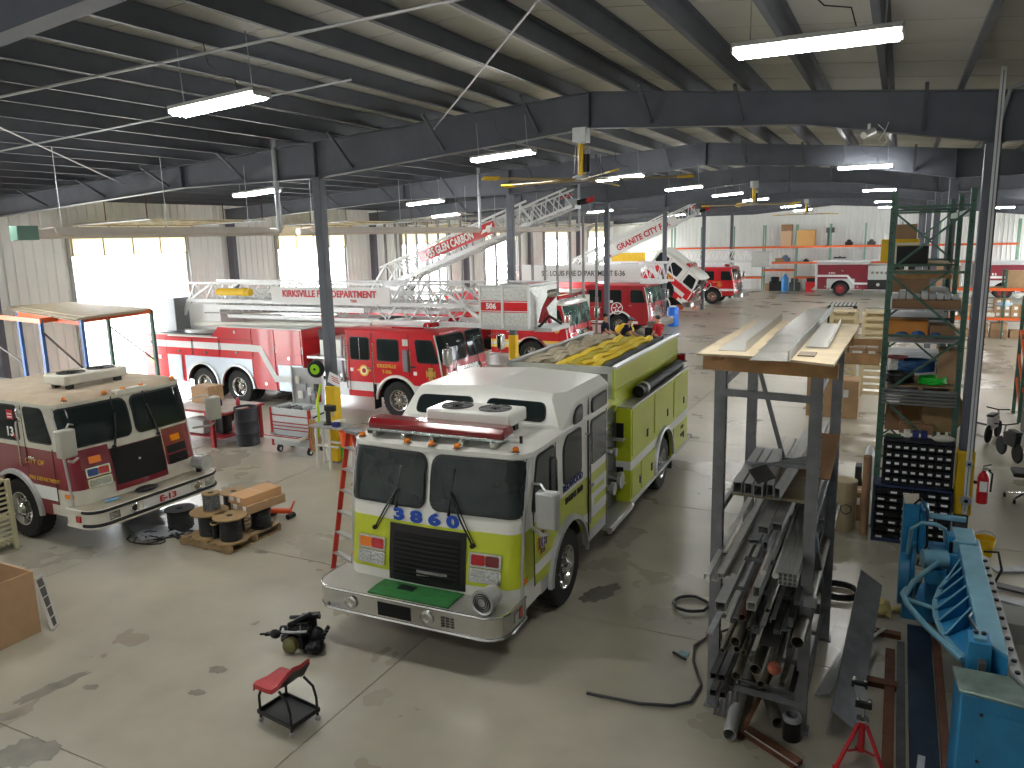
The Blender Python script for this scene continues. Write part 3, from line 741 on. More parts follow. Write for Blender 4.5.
# ---- lime engine
def lime_engine():
    t=thing('fire_engine','lime yellow and white fire engine with 3860 on its front','fire engine',(-4.93,9.02,0),rotz=R(-90)+math.atan2(.14,5.36)*1)
    skirt=alu; L=[(0,.73,skirt),(.73,.89,lime_paint),(.89,1.02,white_stripe),(1.02,1.56,lime_paint),(1.56,9,white_paint)]
    F=[(0,.88,white_paint),(.88,1.525,lime_paint),(1.525,9,white_paint)]
    cab(t,dict(glass=mat('windshield glass',(30,39,39),.05,coat=.25,ior=1.4,var=.6,scale=2.2),up=white_paint,lo=lime_paint,layers=L,front=F,roofm=white_paint,rooftop=white_paint,raised=True,mud=0,zws=1.735,ctop=2.70,  # noise in the windshield tone stands in for reflections
      w1=[(1.20,1.72),(1.04,2.33),(.50,2.33),(.50,1.72)],w2=[(.15,1.74),(.15,2.2),(.02,2.33),(-.5,2.33),(-.5,1.74)],w3=[(-.92,1.72),(-.92,2.32),(-1.56,2.32),(-1.56,1.72)]))
    # front details
    b=MB(); patch(b,-.53,.53,.79,1.49,black_plastic,.012,nt=4,nz=3,thick=.02); o=b.build('grille',t)
    b=MB(); patch(b,-.46,.46,.86,1.40,black_matte,.018,nt=4,nz=3); 
    for k in range(9): patch(b,-.44,.44,.87+.055*k,.885+.055*k,black_plastic,.03,nt=4,nz=1,thick=.012)
    for k in range(7): patch(b,-.12+.06*k,-.06+.06*k,.90+.008*k,.99,raw_steel,.022,nt=1,nz=1)
    b.build('grille_screen',o)
    headlight(t,-1.0,-.59,1.12,1.29,(amber_lens,red_lens)); headlight(t,-1.0,-.59,.94,1.11,(clear_lens,clear_lens))
    headlight(t,.58,.99,1.12,1.29,(red_lens,dark_lens)); headlight(t,.58,.99,.94,1.11,(clear_lens,clear_lens))
    for k,c in enumerate('3860'): text(t,c,.20,surf(-.40+.25*k,1.60,.02),'front',blue_letter,sx=1.62,bold=.05)
    for s in(-1,1): b=MB(); patch(b,s*1.30-.07,s*1.30+.07,.91,.97,amber_lens,.012,nt=3,nz=1,thick=.01); b.build('side_marker',t)
    bo,pl,x1=bumper(t,w=1.29,shift=-.08)
    b=MB(); b.prism([(-.05,-.02),(.0,.0),(.33,.0),(.37,-.01),(.37,.02),(.2,.03),(0,.02)],(1.70,-.5,.762),(1,0,0),(0,0,1),(0,1.1,0),mat('green tarp',(38,104,48),.55,var=.25,scale=9,bump=.5)); b.bx(1.78,1.9,-.2,0.02,.778,.8,black_plastic); b.build('hose_well_cover',bo,label='green tarp cover over the hose well')
    for y in (-.72,.34):
        b=MB(); b.lathe([(.085,0),(.085,.02),(.06,.035),(.03,.02)],(x1+.005,y,.62),(1,0,0),chrome,20); [b.box((x1+.03,y+.05*math.cos(k),.62+.05*math.sin(k)),(.02,.014,.05),chrome,M.Rotation(k,3,'X')) for k in (0,1.05,2.1,3.14,4.2,5.2)]; b.build('bumper_lamp',bo)
    b=MB()
    for i in range(5):
        for j in range(4): b.box((x1+.012-.004*i,.55+.06*i,.565+.033*j),(.012,.045,.018),black_plastic)
    b.build('speaker_grille',bo)
    MB().bx(x1-.02,x1+.008,-.34,.12,.53,.70,black_matte).build('tow_recess',bo)
    for s in(-1,1):
        b=MB(); b.bx(1.52,1.78,s*1.265,s*1.29,.55,.70,chrome); q=b.build('side_lamp',bo,bev=.01); MB().bx(1.55,1.64,s*1.288,s*1.30,.57,.68,red_lens).bx(1.66,1.76,s*1.288,s*1.30,.57,.68,clear_lens).build('lamp_lens',q)
    # siren
    b=MB(); b.lathe([(.05,0),(.10,.02),(.12,.08),(.12,.2),(.14,.22),(.15,.28),(.145,.3),(.13,.29),(.10,.292),(.04,.30)],(1.76,1.06,.91),(1,-.1,.0),alu,24); b.cyl((1.88,1.05,.76),(1.88,1.05,.86),.05,chrome)
    q=b.build('siren',bo)
    d=MB(); [d.lathe([(r,0),(r+.008,.0),(r+.008,.01),(r,.01)],(2.055,1.03,.91),(1,-.1,0),black_plastic,20,caps=False) for r in (.05,.075,.1)]; d.build('siren_grille',q)
    # roof
    lightbar(t,1.22,-.93,.93,2.57,mat('bar lens',(122,8,20),.12,coat=.8)); ac_unit(t,.50,1.02,-.30,.86,2.53,legs=.12)
    roof_markers(t,[(1.33,-1.05),(1.42,-.33),(1.43,0.02),(1.42,.36),(1.33,1.08)],2.46)
    MB().bx(1.16,1.28,-1.02,-.85,2.5,2.56,black_plastic).build('roof_antenna',t,bev=.01)
    MB().cyl((1.12,1.05,2.5),(1.12,1.05,2.6),.02,black_plastic).build('roof_antenna',t)
    mirror(t,1.2,z=1.83,m=alu)
    for s in (-1,1): grab(t,(.56,s*1.2,1.75),(.56,s*1.2,2.2),(0,s,0)); grab(t,(-.70,s*1.2,.9),(-.70,s*1.2,2.2),(0,s,0))
    emblem(t,(.92,1.215,1.25),'left',.17); emblem(t,(.92,-1.215,1.25),'right',.17)
    text(t,'REDWOOD',.13,(-.57,1.206,1.655),'left',navy_letter,sx=1.1,bold=.03,align='RIGHT'); text(t,'ENGINE 3860',.115,(-.57,1.206,1.47),'left',black_letter,sx=1.,bold=.03,align='RIGHT')
    for s in (-1,1):   # reflective S chevron on crew door
        b=MB(); y=s*1.212
        zig=[(-.86,1.02),(-1.6,1.02),(-1.6,1.10),(-1.0,1.10),(-1.0,1.22),(-1.6,1.22),(-1.6,1.48),(-.94,1.48),(-.94,1.40),(-1.5,1.40),(-1.5,1.30),(-.86,1.30)]
        b.prism([(-.90,.95),(-1.58,.95),(-1.58,1.05),(-1.02,1.05),(-1.02,1.16),(-1.58,1.16),(-1.58,1.42),(-.98,1.42),(-.98,1.33),(-1.46,1.33),(-1.46,1.25),(-.90,1.25)],(0,y,0),(1,0,0),(0,0,1),(0,s*.004,0),white_stripe); b.build('reflective_stripe',t)
    # pump gap
    x0,x1_=-1.70,-2.93
    b=MB(); b.bx(x1_,x0,-.95,.95,.45,2.2,mat('pump house steel',(96,98,98),.4,.6,var=.15,scale=7)); b.bx(x1_,x0-.02,-1.0,1.0,2.18,2.24,lime_paint); b.build('pump_housing',t)
    for s in(-1,1):
        for z,x,r in ((.98,-2.1,.09),(1.0,-2.5,.12),(1.55,-2.2,.06)):
            MB().cyl((x,s*.95,z),(x,s*1.14,z-.02),r,chrome,n=16).cyl((x,s*1.14,z-.02),(x,s*1.19,z-.02),r*1.15,raw_steel,n=16).build('pump_fitting',t)
        for k in range(5):
            for j in range(2): MB().cyl((-1.85-.2*k,s*.95,1.7+.17*j),(-1.85-.2*k,s*.975,1.7+.17*j),.055,chrome,n=14).build('pressure_gauge',t)
        MB().tube([(-2.0,s*.98,.8),(-2.0,s*1.05,1.1),(-1.95,s*1.0,2.0)],.025,galv,8).build('drain_pipe',t)
    for s in(-1,1):
        MB().bx(-2.95,-1.70,s*1.0-.25 if s>0 else -1.27,s*1.0+.27 if s>0 else -.75,.40,.46,treadplate).bx(-2.95,-1.70,s*1.22-.03,s*1.22+.03,.36,.47,alu).build('pump_step',t,bev=.006)
    # rear body
    xa,xb=-2.95,-7.32; zt=2.08; ra=arch(-5.19,.66,.45)
    L2=[(0,1.01,lime_paint),(1.01,1.16,white_stripe),(1.16,9,lime_paint)]
    b=MB()
    for y in(1.2,-1.2): side(b,xb,xa,ra,const(zt),y,L2,60)
    b.add([(xa,-1.2,.45),(xa,1.2,.45),(xa,1.2,zt),(xa,-1.2,zt)],[(0,1,2,3)],lime_paint); b.add([(xb,-1.2,.45),(xb,1.2,.45),(xb,1.2,zt),(xb,-1.2,zt)],[(3,2,1,0)],lime_paint)
    for s in (-1,1):
        b.bx(xa-.0,xa+.006,s*.98-.22,s*.98+.22,1.01,1.16,white_stripe)
        b.bx(xb,xa,s*1.08-.1,s*1.08+.14,.40,.46,alu)
    b.bx(xb+.03,xa-.03,-.9,.9,.42,2.0,black_matte); b.build('rear_body',t)
    b=MB(); [b.bx(xb,xa,s*1.01-.21,s*1.01+.21,zt-.02,zt+.012,treadplate) for s in (-1,1)]; b.build('catwalk',t)
    for s in(-1,1):
        y=s*1.206
        for (a,c,z0,z1) in ((-3.0,-4.42,1.24,2.03),(-4.48,-5.92,1.28,2.03),(-5.98,-7.28,1.24,2.03),(-2.99,-3.52,.52,1.0),(-3.58,-4.48,.52,1.0),(-6.0,-7.28,.50,1.0)):
            d=MB(); d.bx(c+.015,a-.015,y-.008,y+.008,z0,z1,lime_paint); d=d.build('compartment_door',t,bev=.006)
            lx=(a+c)/2-.25; MB().bx(lx-.05,lx+.05,y-.012,y+.022 if s>0 else y+.012,z0+.12,z0+.26,black_plastic).bx(lx-.012,lx+.012,y-.03,y+.03,z0+.14,z0+.24,chrome).build('door_latch',d,bev=.008)
        fender(t,-5.19,s*1.2,.67); wheel(t,-5.19,s*1.18,.3,dual=True)
        MB().bx(-5.94,-5.90,s*1.08-.18,s*1.08+.12,.2,.8,rubber).build('mud_flap',t)
        for z in (1.62,.86):   # step brackets on the front face of the body
            b=MB(); b.bx(xa,xa+.03,s*1.02-.06,s*1.02+.06,z-.05,z+.2,black_plastic); b.bx(xa,xa+.17,s*1.02-.1,s*1.02+.1,z-.07,z-.05,alu); b.bx(xa+.15,xa+.18,s*1.02-.1,s*1.02+.1,z-.07,z-.02,alu); b.build('folding_step',t)
        text(t,'FOAM',.09,(-6.75,1.216*s,.88),'left' if s>0 else 'right',black_letter,bold=.02); text(t,'PUMPER',.09,(-6.75,1.216*s,.72),'left' if s>0 else 'right',black_letter,bold=.02)
    b=MB(); b.bx(xb-.42,xb,-1.2,1.2,.40,.46,treadplate); b.bx(xb-.44,xb-.40,-1.22,1.22,.38,.48,alu); b.build('tailboard',t)
    # hose bed
    hx0,hx1=-2.80,-7.30
    b=MB()
    for s in(-1,1):
        y=s*.95; m_in=dull_alu
        b.bx(hx1,hx0,y-.02,y+.02,2.05,2.74,lime_paint if s>0 else dull_alu); b.bx(hx1,hx0,y-.045,y+.045,2.74,2.78,alu)
        b.bx(hx1+.05,hx0-.05,y-.025-.0,y-.02 if s>0 else y+.025,2.1,2.72,dull_alu)
        for k in range(2): b.bx(hx1,hx0,y+s*.02,y+s*.035,2.10+.28*k,2.14+.28*k,lime_paint)
    b.bx(hx0-.03,hx0,-.95,.95,2.2,2.46,dull_alu); b.bx(hx0-.03,hx0,-.95,.95,2.66,2.78,alu); b.bx(hx0-.03,hx0,-.95,-.85,2.2,2.78,alu); b.bx(hx0-.03,hx0,.85,.95,2.2,2.78,alu); b.bx(hx0-.02,hx0-.01,-.9,.9,2.4,2.7,mat('perforated plate',(104,106,106),.5,.6,var=.5,scale=70)); b.bx(hx1,hx0,-.95,.95,2.02,2.06,dull_alu)
    b.build('hose_bed',t)
    MB().bx(xb-.02,xb+.02,-1.15,-.95,1.9,2.3,lime_paint).build('tail_panel',t)
    b=MB(); b.cyl((hx1-.02,1.05,2.18),(hx1-.02,1.05,2.2),.12,black_plastic); b.cyl((hx1-.02,1.05,2.2),(hx1-.02,1.05,2.34),.09,red_lens); b.build('rear_beacon',t)
    return t
ENG=lime_engine()
def vworld(root,p):
    return M.Translation(root.location)@M.Rotation(root.rotation_euler.z,4,'Z')@V(p)
# hose lying in the bed: separate lengths
def hose(label,col,pts,w=.12,h=.035,group='hoses in the lime engine bed',name='fire_hose'):
    b=MB(); P=[vworld(ENG,p) for p in pts]; N=len(P); vs=[]
    for i,p in enumerate(P):
        d=(P[min(i+1,N-1)]-P[max(i-1,0)]); d.normalize(); r=d.cross(V((0,0,1))); r=r.normalized() if r.length>1e-3 else V((1,0,0)); u=r.cross(d)
        for a,c in ((-.5,-.3),(-.4,.5),(0,.75),(.4,.5),(.5,-.3),(0,-.5)): vs.append(p+r*a*w+u*c*h)
    fs=[(i*6+k,i*6+(k+1)%6,(i+1)*6+(k+1)%6,(i+1)*6+k) for i in range(N-1) for k in range(6)]+[tuple(range(6))[::-1],tuple(range((N-1)*6,N*6))]
    b.add(vs,fs,col); return tag(b.build(name),label,'hose',group)
q=random.Random(4)
def wav(x0,x1,y,z,amp=.05,n=22,dy=.03,ph=0): return [(x0+(x1-x0)*k/n,y+dy*math.sin(k*.9+ph),z+amp*abs(math.sin(k*.55+ph))) for k in range(n+1)]
def stack(y,z0,n,col,lab,w,amp=.04,x0=-2.95,x1=-7.2,ph=0):
    for k in range(n): hose(lab%['bottom','second','third','top'][min(k,3)],col,wav(x0-.1*k,x1,y,z0+.055*k,amp,ph=ph+k*.7),w)
dgh=mat('dark grey hose',(66,68,70),.85,var=.2,scale=14); oyh=mat('olive yellow hose',(176,160,34),.85,var=.15,scale=14)
RW=[(-.82,canvas,.19,'grey canvas'),(-.62,canvas,.2,'grey canvas'),(-.42,canvas,.19,'grey canvas'),(-.21,yellow_hose,.2,'yellow'),(.0,oyh,.2,'olive yellow'),(.21,yellow_hose,.2,'yellow'),(.42,yellow_hose,.19,'yellow'),(.62,dgh,.18,'dark grey'),(.80,dgh,.16,'dark grey')]
for j,(y,m,w_,l) in enumerate(RW):
    rk=['first','second','third','fourth','fifth','sixth','seventh','eighth','ninth'][j]
    for k in range(3):
        A=.03 if k<2 else (.06 if m is canvas else .035 if m is not dgh else .015)
        hose('%s hose in the lime engine bed, %s row from the far side, %s layer'%(l,rk,['bottom','middle','top'][k]),m,wav(-3.0-.06*k-.12*(j%3)*(k==2),-7.15,y,2.22+.19*k,A,26,.02+.015*(k==2),j*1.7+k),w_,.15)
# hard suction hose on the catwalk
b=MB(); P=[vworld(ENG,(x,1.1,2.20)) for x in (-3.75,-6.8)]
b.pipe(P[0],P[1],.105,.03,black_plastic,20); d=(P[1]-P[0]).normalized()
for k in range(40): c=P[0]+d*(.1+k*.074); b.lathe([(.104,-.012),(.112,0),(.104,.012)],c,d,black_plastic,14)
o=b.build('suction_hose'); tag(o,'thick black suction hose on the side walkway of the lime engine','hose')
MB().lathe([(.115,0),(.125,.02),(.125,.1),(.112,.12)],P[0]+d*.25,d,alu,16).build('hose_clamp',o)
# ------------------------------------------------------------------ the other engines
def chassis(root,x0,x1):
    b=MB(); [b.bx(x0,x1,s*.45-.06,s*.45+.06,.55,.8,black_matte) for s in(-1,1)]; b.bx(x0+.1,x1-.1,-.85,.85,.62,1.0,black_matte); b.build('chassis_frame',root)
def body(root,x0,x1,zt,zb,layers,axles,doors,col,dual=True,arch_m=alu,top=treadplate,rim=chrome):
    r=[arch(a,.66,zb) for a in axles]; lo=lambda x: max([f(x) for f in r]+[zb])
    b=MB()
    for y in(1.22,-1.22): side(b,x0,x1,lo,const(zt),y,layers,int((x1-x0)*14))
    for x,f in ((x0,(3,2,1,0)),(x1,(0,1,2,3))): b.add([(x,-1.22,zb),(x,1.22,zb),(x,1.22,zt),(x,-1.22,zt)],[f],col)
    b.bx(x0,x1,-1.22,1.22,zt-.01,zt+.01,top); b.bx(x0+.05,x1-.05,-.85,.85,zb,zt-.1,black_matte); b.build('rear_body',root)
    for s in(-1,1):
        for d in doors:
            xa,xc,z0,z1=d[:4]; lay=d[4] if len(d)>4 else layers
            m=MB(); side(m,xa+.015,xc-.015,lambda x:max(z0,lo(x)+.02),const(z1),s*1.232,lay,8); 
            for x in(xa,xc): m.bar((x,s*1.225,z0),(x,s*1.225,z1),.012,.014,black_plastic,up=(0,1,0))
            m.bar((xa,s*1.225,z1),(xc,s*1.225,z1),.014,.012,black_plastic); o=m.build('compartment_door',root)
            MB().cyl(((xa+xc)/2,s*1.225,z0+.1),((xa+xc)/2,s*1.25,z0+.1),.05,chrome,n=12).build('door_latch',o)
        for a in axles: fender(root,a,s*1.22,.655,arch_m); wheel(root,a,s*1.2,.3,dual=dual,rim=rim)
def truss(b,p0,p1,v,w,h,n,r=.03,m=ladder_metal,rungs=True,top=True):
    p0=V(p0);p1=V(p1);e=(p1-p0).normalized();v=V(v).normalized();u=v.cross(e); u=-u if u.z<0 else u
    L=(p1-p0).length
    for s in(-1,1):
        o=v*(s*w/2)
        b.bar(p0+o,p1+o,r*2.2,r*3.4,m,up=u)
        b.bar(p0+o+u*h,p1+o+u*h,r*2,r*2.2,m,up=u)
        for k in range(n):
            a=p0+o+e*(L*k/n); c=p0+o+e*(L*(k+.5)/n)+u*h; d=p0+o+e*(L*(k+1)/n)
            b.tube([a,c],r*.8,m,6); b.tube([c,d],r*.8,m,6)
    if rungs:
        k=int(L/.36)
        for i in range(k): c=p0+e*(L*(i+.5)/k)+u*.03; b.tube([c-v*w/2,c+v*w/2],r*.6,m,6)
    return b
def sign(root,c,e,u,w,h,m,name='sign_panel',th=.02):
    e=V(e).normalized();u=V(u).normalized();n=e.cross(u); b=MB()
    b.prism([(-w/2,-h/2),(w/2,-h/2),(w/2,h/2),(-w/2,h/2)],c,e,u,n*th,m); return b.build(name,root)

def e13():
    t=thing('fire_engine','maroon and white fire engine with open grille and E-13 on its bumper','fire engine',(-13.21,8.76,0),rotz=R(-1.5))
    L=[(0,.82,maroon),(.82,1.05,white_stripe),(1.05,1.67,maroon),(1.67,9,cream_paint)]
    F=[(0,1.02,cream_paint),(1.02,1.67,cream_paint),(1.67,9,cream_paint)]
    cab(t,dict(up=cream_paint,lo=maroon,layers=L,front=F,roofm=cream_paint,rooftop=mat('dusty roof',(172,156,134),.85,var=.15,scale=3),zws=1.74,
      w1=[(1.17,1.80),(1.0,2.34),(.52,2.34),(.56,1.80)],w3=[(-.94,1.78),(-.94,2.34),(-1.56,2.34),(-1.56,1.78)],w2=[(.28,1.78),(.28,2.34),(-.62,2.34),(-.62,1.78)],wipers=[(-.42,1.60,-.30,2.15),(.44,1.62,.32,2.18)]))
    for s in(-1,1):
        b=MB(); patch(b,s*.52 if s>0 else -TMAX,TMAX if s>0 else -.52,1.03,1.67,maroon,.006,nt=8,nz=3); b.build('front_panel',t,label='maroon front panel')
        b=MB(); patch(b,s*1.3-.09,s*1.3+.09,.90,.97,amber_lens,.014,nt=3,nz=1,thick=.01); b.build('side_marker',t)
    b=MB(); patch(b,-.52,.50,.86,1.58,maroon,.010,nt=4,nz=3,thick=.02); o=b.build('grille_opening',t)
    b=MB(); patch(b,-.50,.48,.96,1.57,black_matte,.016,nt=4,nz=3); b.build('grille_recess',o); MB().box(surf(-.02,1.3,.03),(.02,.03,.03),paper).build('clip',o)
    headlight(t,-.98,-.56,1.20,1.36,(blue_lens,red_lens)); headlight(t,-.98,-.56,1.03,1.18,(clear_lens,clear_lens))
    for s in(-1,1):
        b=MB(); patch(b,s*.78-.1,s*.78+.1,1.42,1.53,amber_lens,.02,r=.01,nt=2,nz=1,thick=.015); b.build('turn_lamp',t)
    b=MB(); patch(b,.56,.98,1.22,1.36,black_matte,.012,nt=3,nz=1); patch(b,.56,.98,1.02,1.19,black_matte,.012,nt=3,nz=1); b.build('empty_lamp_opening',t)
    b=MB(); b.tube([surf(.7,1.14,.02),surf(.8,1.08,.05),surf(.9,1.13,.03)],.01,black_plastic,6); b.build('loose_wire',t)
    bo,pl,x1=bumper(t,cream_paint,mat('worn tread plate',(168,160,142),.5,.4,var=.2,scale=40,bump=.4),z0=.48,z1=.78)
    b=MB(); 
    for z in (.53,.755): b.tube([(x+.004,y*1.003,z) for x,y in pl if x>1.6],.028,rubber,6)
    b.build('rubber_strip',bo)
    MB().bx(x1+.005,x1+.02,-.38,.58,.56,.71,white_stripe).build('number_plate',bo)
    text(bo,'E-13',.14,(x1+.026,.1,.635),'front',red_letter,sx=1.35,bold=.03)
    for y in (-.54,.74): b=MB(); b.lathe([(.085,0),(.085,.02),(.07,.03),(.05,.01)],(x1+.0,y,.635),(1,0,0),chrome,18); b.build('bumper_lamp',bo)
    for y in (-.9,1.0): MB().bx(x1-.05,x1+.015,y-.1,y+.1,.57,.70,clear_lens).build('corner_lamp',bo,bev=.01)
    MB().bx(1.7,1.8,-1.30,-1.268,.58,.68,red_lens).build('side_lamp',bo)
    b=MB(); b.lathe([(.06,0),(.11,.03),(.12,.12),(.12,.24),(.15,.27),(.15,.32),(.11,.31),(.04,.33)],(1.7,1.02,.96),(1,.15,0),alu,22); b.cyl((1.82,1.03,.78),(1.82,1.03,.9),.05,black_plastic); b.build('siren',bo)
    MB().sphere((1.85,-.1,.81),(.14,.22,.04),black_plastic,10,6).build('rag',bo); MB().sphere((1.8,-.72,.79),(.07,.14,.025),mat('blue rag',(110,150,180),.9),8,6).build('rag',bo)
    ac_unit(t,.12,.70,-.58,.62,2.515,cream_paint,legs=.08)
    roof_markers(t,[(1.30,-1.0),(1.38,-.35),(1.38,.0),(1.38,.35),(1.3,1.05)],2.46)
    MB().bx(1.33,1.47,-.18,.42,2.41,2.50,cream_paint).build('roof_lamp_housing',t,bev=.01)
    for s in(-1,1): mirror(t,s*1.2,mat('pale mirror shell',(176,176,166),.4,.3),z=1.86 if s>0 else 1.95,x=1.66 if s>0 else 1.9)
    grab(t,(.36,-1.2,1.35),(.36,-1.2,2.1),(0,-1,0)); grab(t,(-.7,-1.2,.9),(-.7,-1.2,2.2),(0,-1,0))
    MB().lathe([(.09,0),(.09,.02),(.06,.03),(.05,.015)],(.38,-1.2,2.24),(0,-1,0),chrome,16).build('scene_lamp',t)
    text(t,'CITY OF',.115,(.64,-1.214,1.44),'right',gold_letter,sx=1.25,shear=.1,bold=.01); text(t,'FIRE DEPARTMENT',.09,(.86,-1.214,1.16),'right',gold_letter,sx=1.1,bold=.01)
    text(t,'13',.22,(.08,-1.222,1.9),'right',white_letter,bold=.02); MB().cyl((.24,-1.215,1.84),(.24,-1.224,1.84),.05,red_letter,n=16).build('round_sticker',t); MB().bx(.05,.22,-1.224,-1.216,2.12,2.28,red_letter).bx(.07,.20,-1.226,-1.224,2.15,2.17,white_letter).bx(.07,.20,-1.226,-1.224,2.2,2.22,white_letter).build('window_sticker',t)
    chassis(t,-7.6,1.4)
    body(t,-7.4,-3.0,2.1,.5,L[:3]+[(1.67,9,maroon)],[-5.2],[(-7.3,-6.0,.55,2.05),(-5.95,-4.45,1.25,2.05),(-4.4,-3.05,.55,2.05)],maroon)
    MB().bx(-3.0,-1.7,-1.05,1.05,.5,2.2,alu).build('pump_housing',t)
    return t
E13=e13()
def t506():
    t=thing('ladder_truck','red ladder truck with level silver ladder, yellow cylinder and T-506 on the door','ladder truck',(-12.17,18.55,0),rotz=R(-.5))
    L=[(0,.73,red_paint),(.73,.98,white_stripe),(.98,9,red_paint)]
    cab(t,dict(up=red_paint,lo=red_paint,layers=L,front=[(0,9,red_paint)],roofm=red_paint,rooftop=red_paint,arch_m=white_paint,
      w1=[(1.36,1.64),(1.18,2.22),(.66,2.22),(.72,1.64)],w3=[(-.90,1.63),(-.90,2.23),(-1.52,2.23),(-1.52,1.63)],w2=[(.08,1.63),(.08,2.2),(-.60,2.2),(-.60,1.63)],post_m=white_paint))
    MB().bx(-1.22,-1.20,-1.236,-1.2,1.63,2.23,chrome).build('window_bar',t)
    bo,pl,x1=bumper(t)
    b=MB(); patch(b,-.6,.6,.72,1.45,chrome,.012,nt=4,nz=2,thick=.02); b.build('grille',t)
    headlight(t,-1.12,-.72,1.0,1.2,(clear_lens,clear_lens)); headlight(t,.72,1.12,1.0,1.2,(clear_lens,clear_lens)); headlight(t,-1.12,-.72,1.22,1.36,(red_lens,red_lens)); headlight(t,.72,1.12,1.22,1.36,(red_lens,red_lens))
    lightbar(t,.95,-1.0,-.3,2.53); lightbar(t,.95,.3,1.0,2.53); ac_unit(t,-1.4,-.4,-.6,.5,2.5)
    MB().bx(-.2,.8,-1.05,-.75,2.5,2.56,red_lens).build('side_light_bar',t,bev=.01)
    for s in(-1,1): mirror(t,s*1.2,chrome,x=1.7,z=1.86)
    MB().bx(.25,.42,-1.26,-1.2,1.36,1.95,mat('louvre panel',(120,122,126),.4,.5)).build('air_intake',t,bev=.008)
    grab(t,(.52,-1.21,1.35),(.52,-1.21,1.95),(0,-1,0)); grab(t,(-.72,-1.21,.8),(-.72,-1.21,2.1),(0,-1,0)); grab(t,(-1.66,-1.21,.8),(-1.66,-1.21,2.0),(0,-1,0))
    badge_round(t,(-1.09,-1.214,1.31),'right',.16,(gold_letter,mat('badge cream',(226,214,170),.5),dark_red)); MB().bx(-1.32,-.86,-1.219,-1.212,1.30,1.34,gold_letter).build('badge_bar',t)
    emblem(t,(1.12,-1.214,1.33),'right',.17,(gold_letter,mat('badge olive',(170,160,90),.5),gold_letter))
    text(t,'KIRKSVILLE',.13,(-.32,-1.214,1.47),'right',gold_letter,bold=.03); text(t,'T-506',.13,(-.32,-1.214,1.31),'right',gold_letter,bold=.03)
    MB().bx(.24,.42,-1.22,-1.2,2.06,2.24,white_paint).build('side_lamp',t,bev=.01)
    for x in (-1.52,.62): MB().bx(x-.05,x+.05,-1.222,-1.2,1.27,1.37,white_letter).build('white_sticker',t)
    chassis(t,-9.8,1.4)
    silver=mat('silver panel',(196,206,216),.35,.3,var=.04)
    LR=[(0,1.47,red_paint),(1.47,1.66,red_paint),(1.66,1.87,white_stripe),(1.87,9,red_paint)]
    body(t,-10.1,-3.28,2.06,.55,[(0,1.47,red_paint)]+LR[1:],[-7.45,-5.95],[(-9.02,-7.85,1.44,1.98),(-7.8,-6.66,1.44,1.98),(-6.6,-5.25,1.5,2.0)],red_paint)
    # raised forward boxes
    b=MB(); b.bx(-6.62,-3.28,-1.23,1.23,2.05,2.38,red_paint); b.add([(-6.95,-1.23,2.06),(-6.62,-1.23,2.06),(-6.62,-1.23,2.38),(-6.95,1.23,2.06),(-6.62,1.23,2.06),(-6.62,1.23,2.38)],[(0,1,2),(5,4,3),(0,2,5,3)],red_paint); b.bx(-6.62,-3.28,-1.24,1.24,2.37,2.40,white_stripe); b.bx(-8.9,-6.7,-1.235,1.235,2.02,2.05,white_stripe); b.build('upper_body',t)
    for s in(-1,1):
        y=s*1.236
        for xa,xc,z0,z1 in ((-5.2,-4.35,.52,2.34),(-4.3,-3.32,1.34,2.34),(-6.6,-5.25,2.06,2.35)):
            d=MB(); d.bx(xa+.01,xc-.01,y-.01,y+.01,z0,z1,red_paint); o=d.build('compartment_door',t); MB().cyl(((xa+xc)/2,y,z0+.18),((xa+xc)/2,y+s*.02,z0+.18),.05,chrome,n=12).build('door_latch',o)
        [MB().bx(xa,xc,y-.012,y+.008,za,zc,silver).build('silver_panel',t) for xa,xc,za,zc in ((-8.98,-8.36,.58,1.42),(-4.25,-3.75,.52,1.30),(-3.72,-3.3,.52,1.32))]
        b=MB(); side(b,-8.2,-5.3,lambda x:max(.6,max(arch(-7.45,.70,.6)(x),arch(-5.95,.70,.6)(x))),const(1.42),y,[(0,9,silver)],40); b.build('silver_panel',t)
        b=MB(); b.prism([(-5.25,1.66),(-4.98,1.66),(-4.42,.78),(-3.76,.78),(-3.76,.98),(-4.32,.98),(-4.88,1.86),(-5.25,1.86)],(0,y+s*.012,0),(1,0,0),(0,0,1),(0,s*.004,0),white_stripe); b.build('reflective_stripe',t)
    text(t,'911',.19,(-9.62,-1.242,1.77),'right',red_letter,bold=.03); badge_round(t,(-9.75,-1.222,1.2),'right',.13,(gold_letter,mat('badge cream',(226,214,170),.5),gold_letter)); MB().bx(-9.42,-9.30,-1.238,-1.22,1.25,1.37,white_letter).build('white_sticker',t)
    # pump gap
    b=MB(); b.bx(-3.28,-1.72,-.8,.8,.5,1.5,galv); b.bx(-3.2,-1.8,-1.0,1.0,.5,.9,alu); b.bx(-3.2,-1.75,-1.15,1.15,1.55,1.62,alu); b.bx(-2.9,-2.0,-.9,.9,1.62,2.1,white_paint); b.build('pump_housing',t)
    b=MB(); [MB().cyl((-2.9+.3*k,-1.0,1.1),(-2.9+.3*k,-1.08,1.1),.07,chrome,n=12).build('pump_fitting',t) for k in range(4)]; b.tube([(-1.95,-1.05,.9),(-1.95,-1.1,1.5),(-2.0,-1.0,2.2)],.04,galv,8); b.build('pump_fitting',t)
    MB().bx(-2.75,-2.35,-1.12,-.9,2.1,2.42,black_plastic).build('hose_reel_cover',t,bev=.03)
    # turntable and tower ladder
    b=MB(); b.cyl((-8.0,0,2.06),(-8.0,0,2.2),1.0,dull_alu,n=32); b.bx(-9.9,-6.7,-1.1,1.1,2.06,2.10,black_plastic); b.bx(-8.6,-7.2,-.55,.55,2.2,3.0,ladder_metal); b.build('turntable',t)
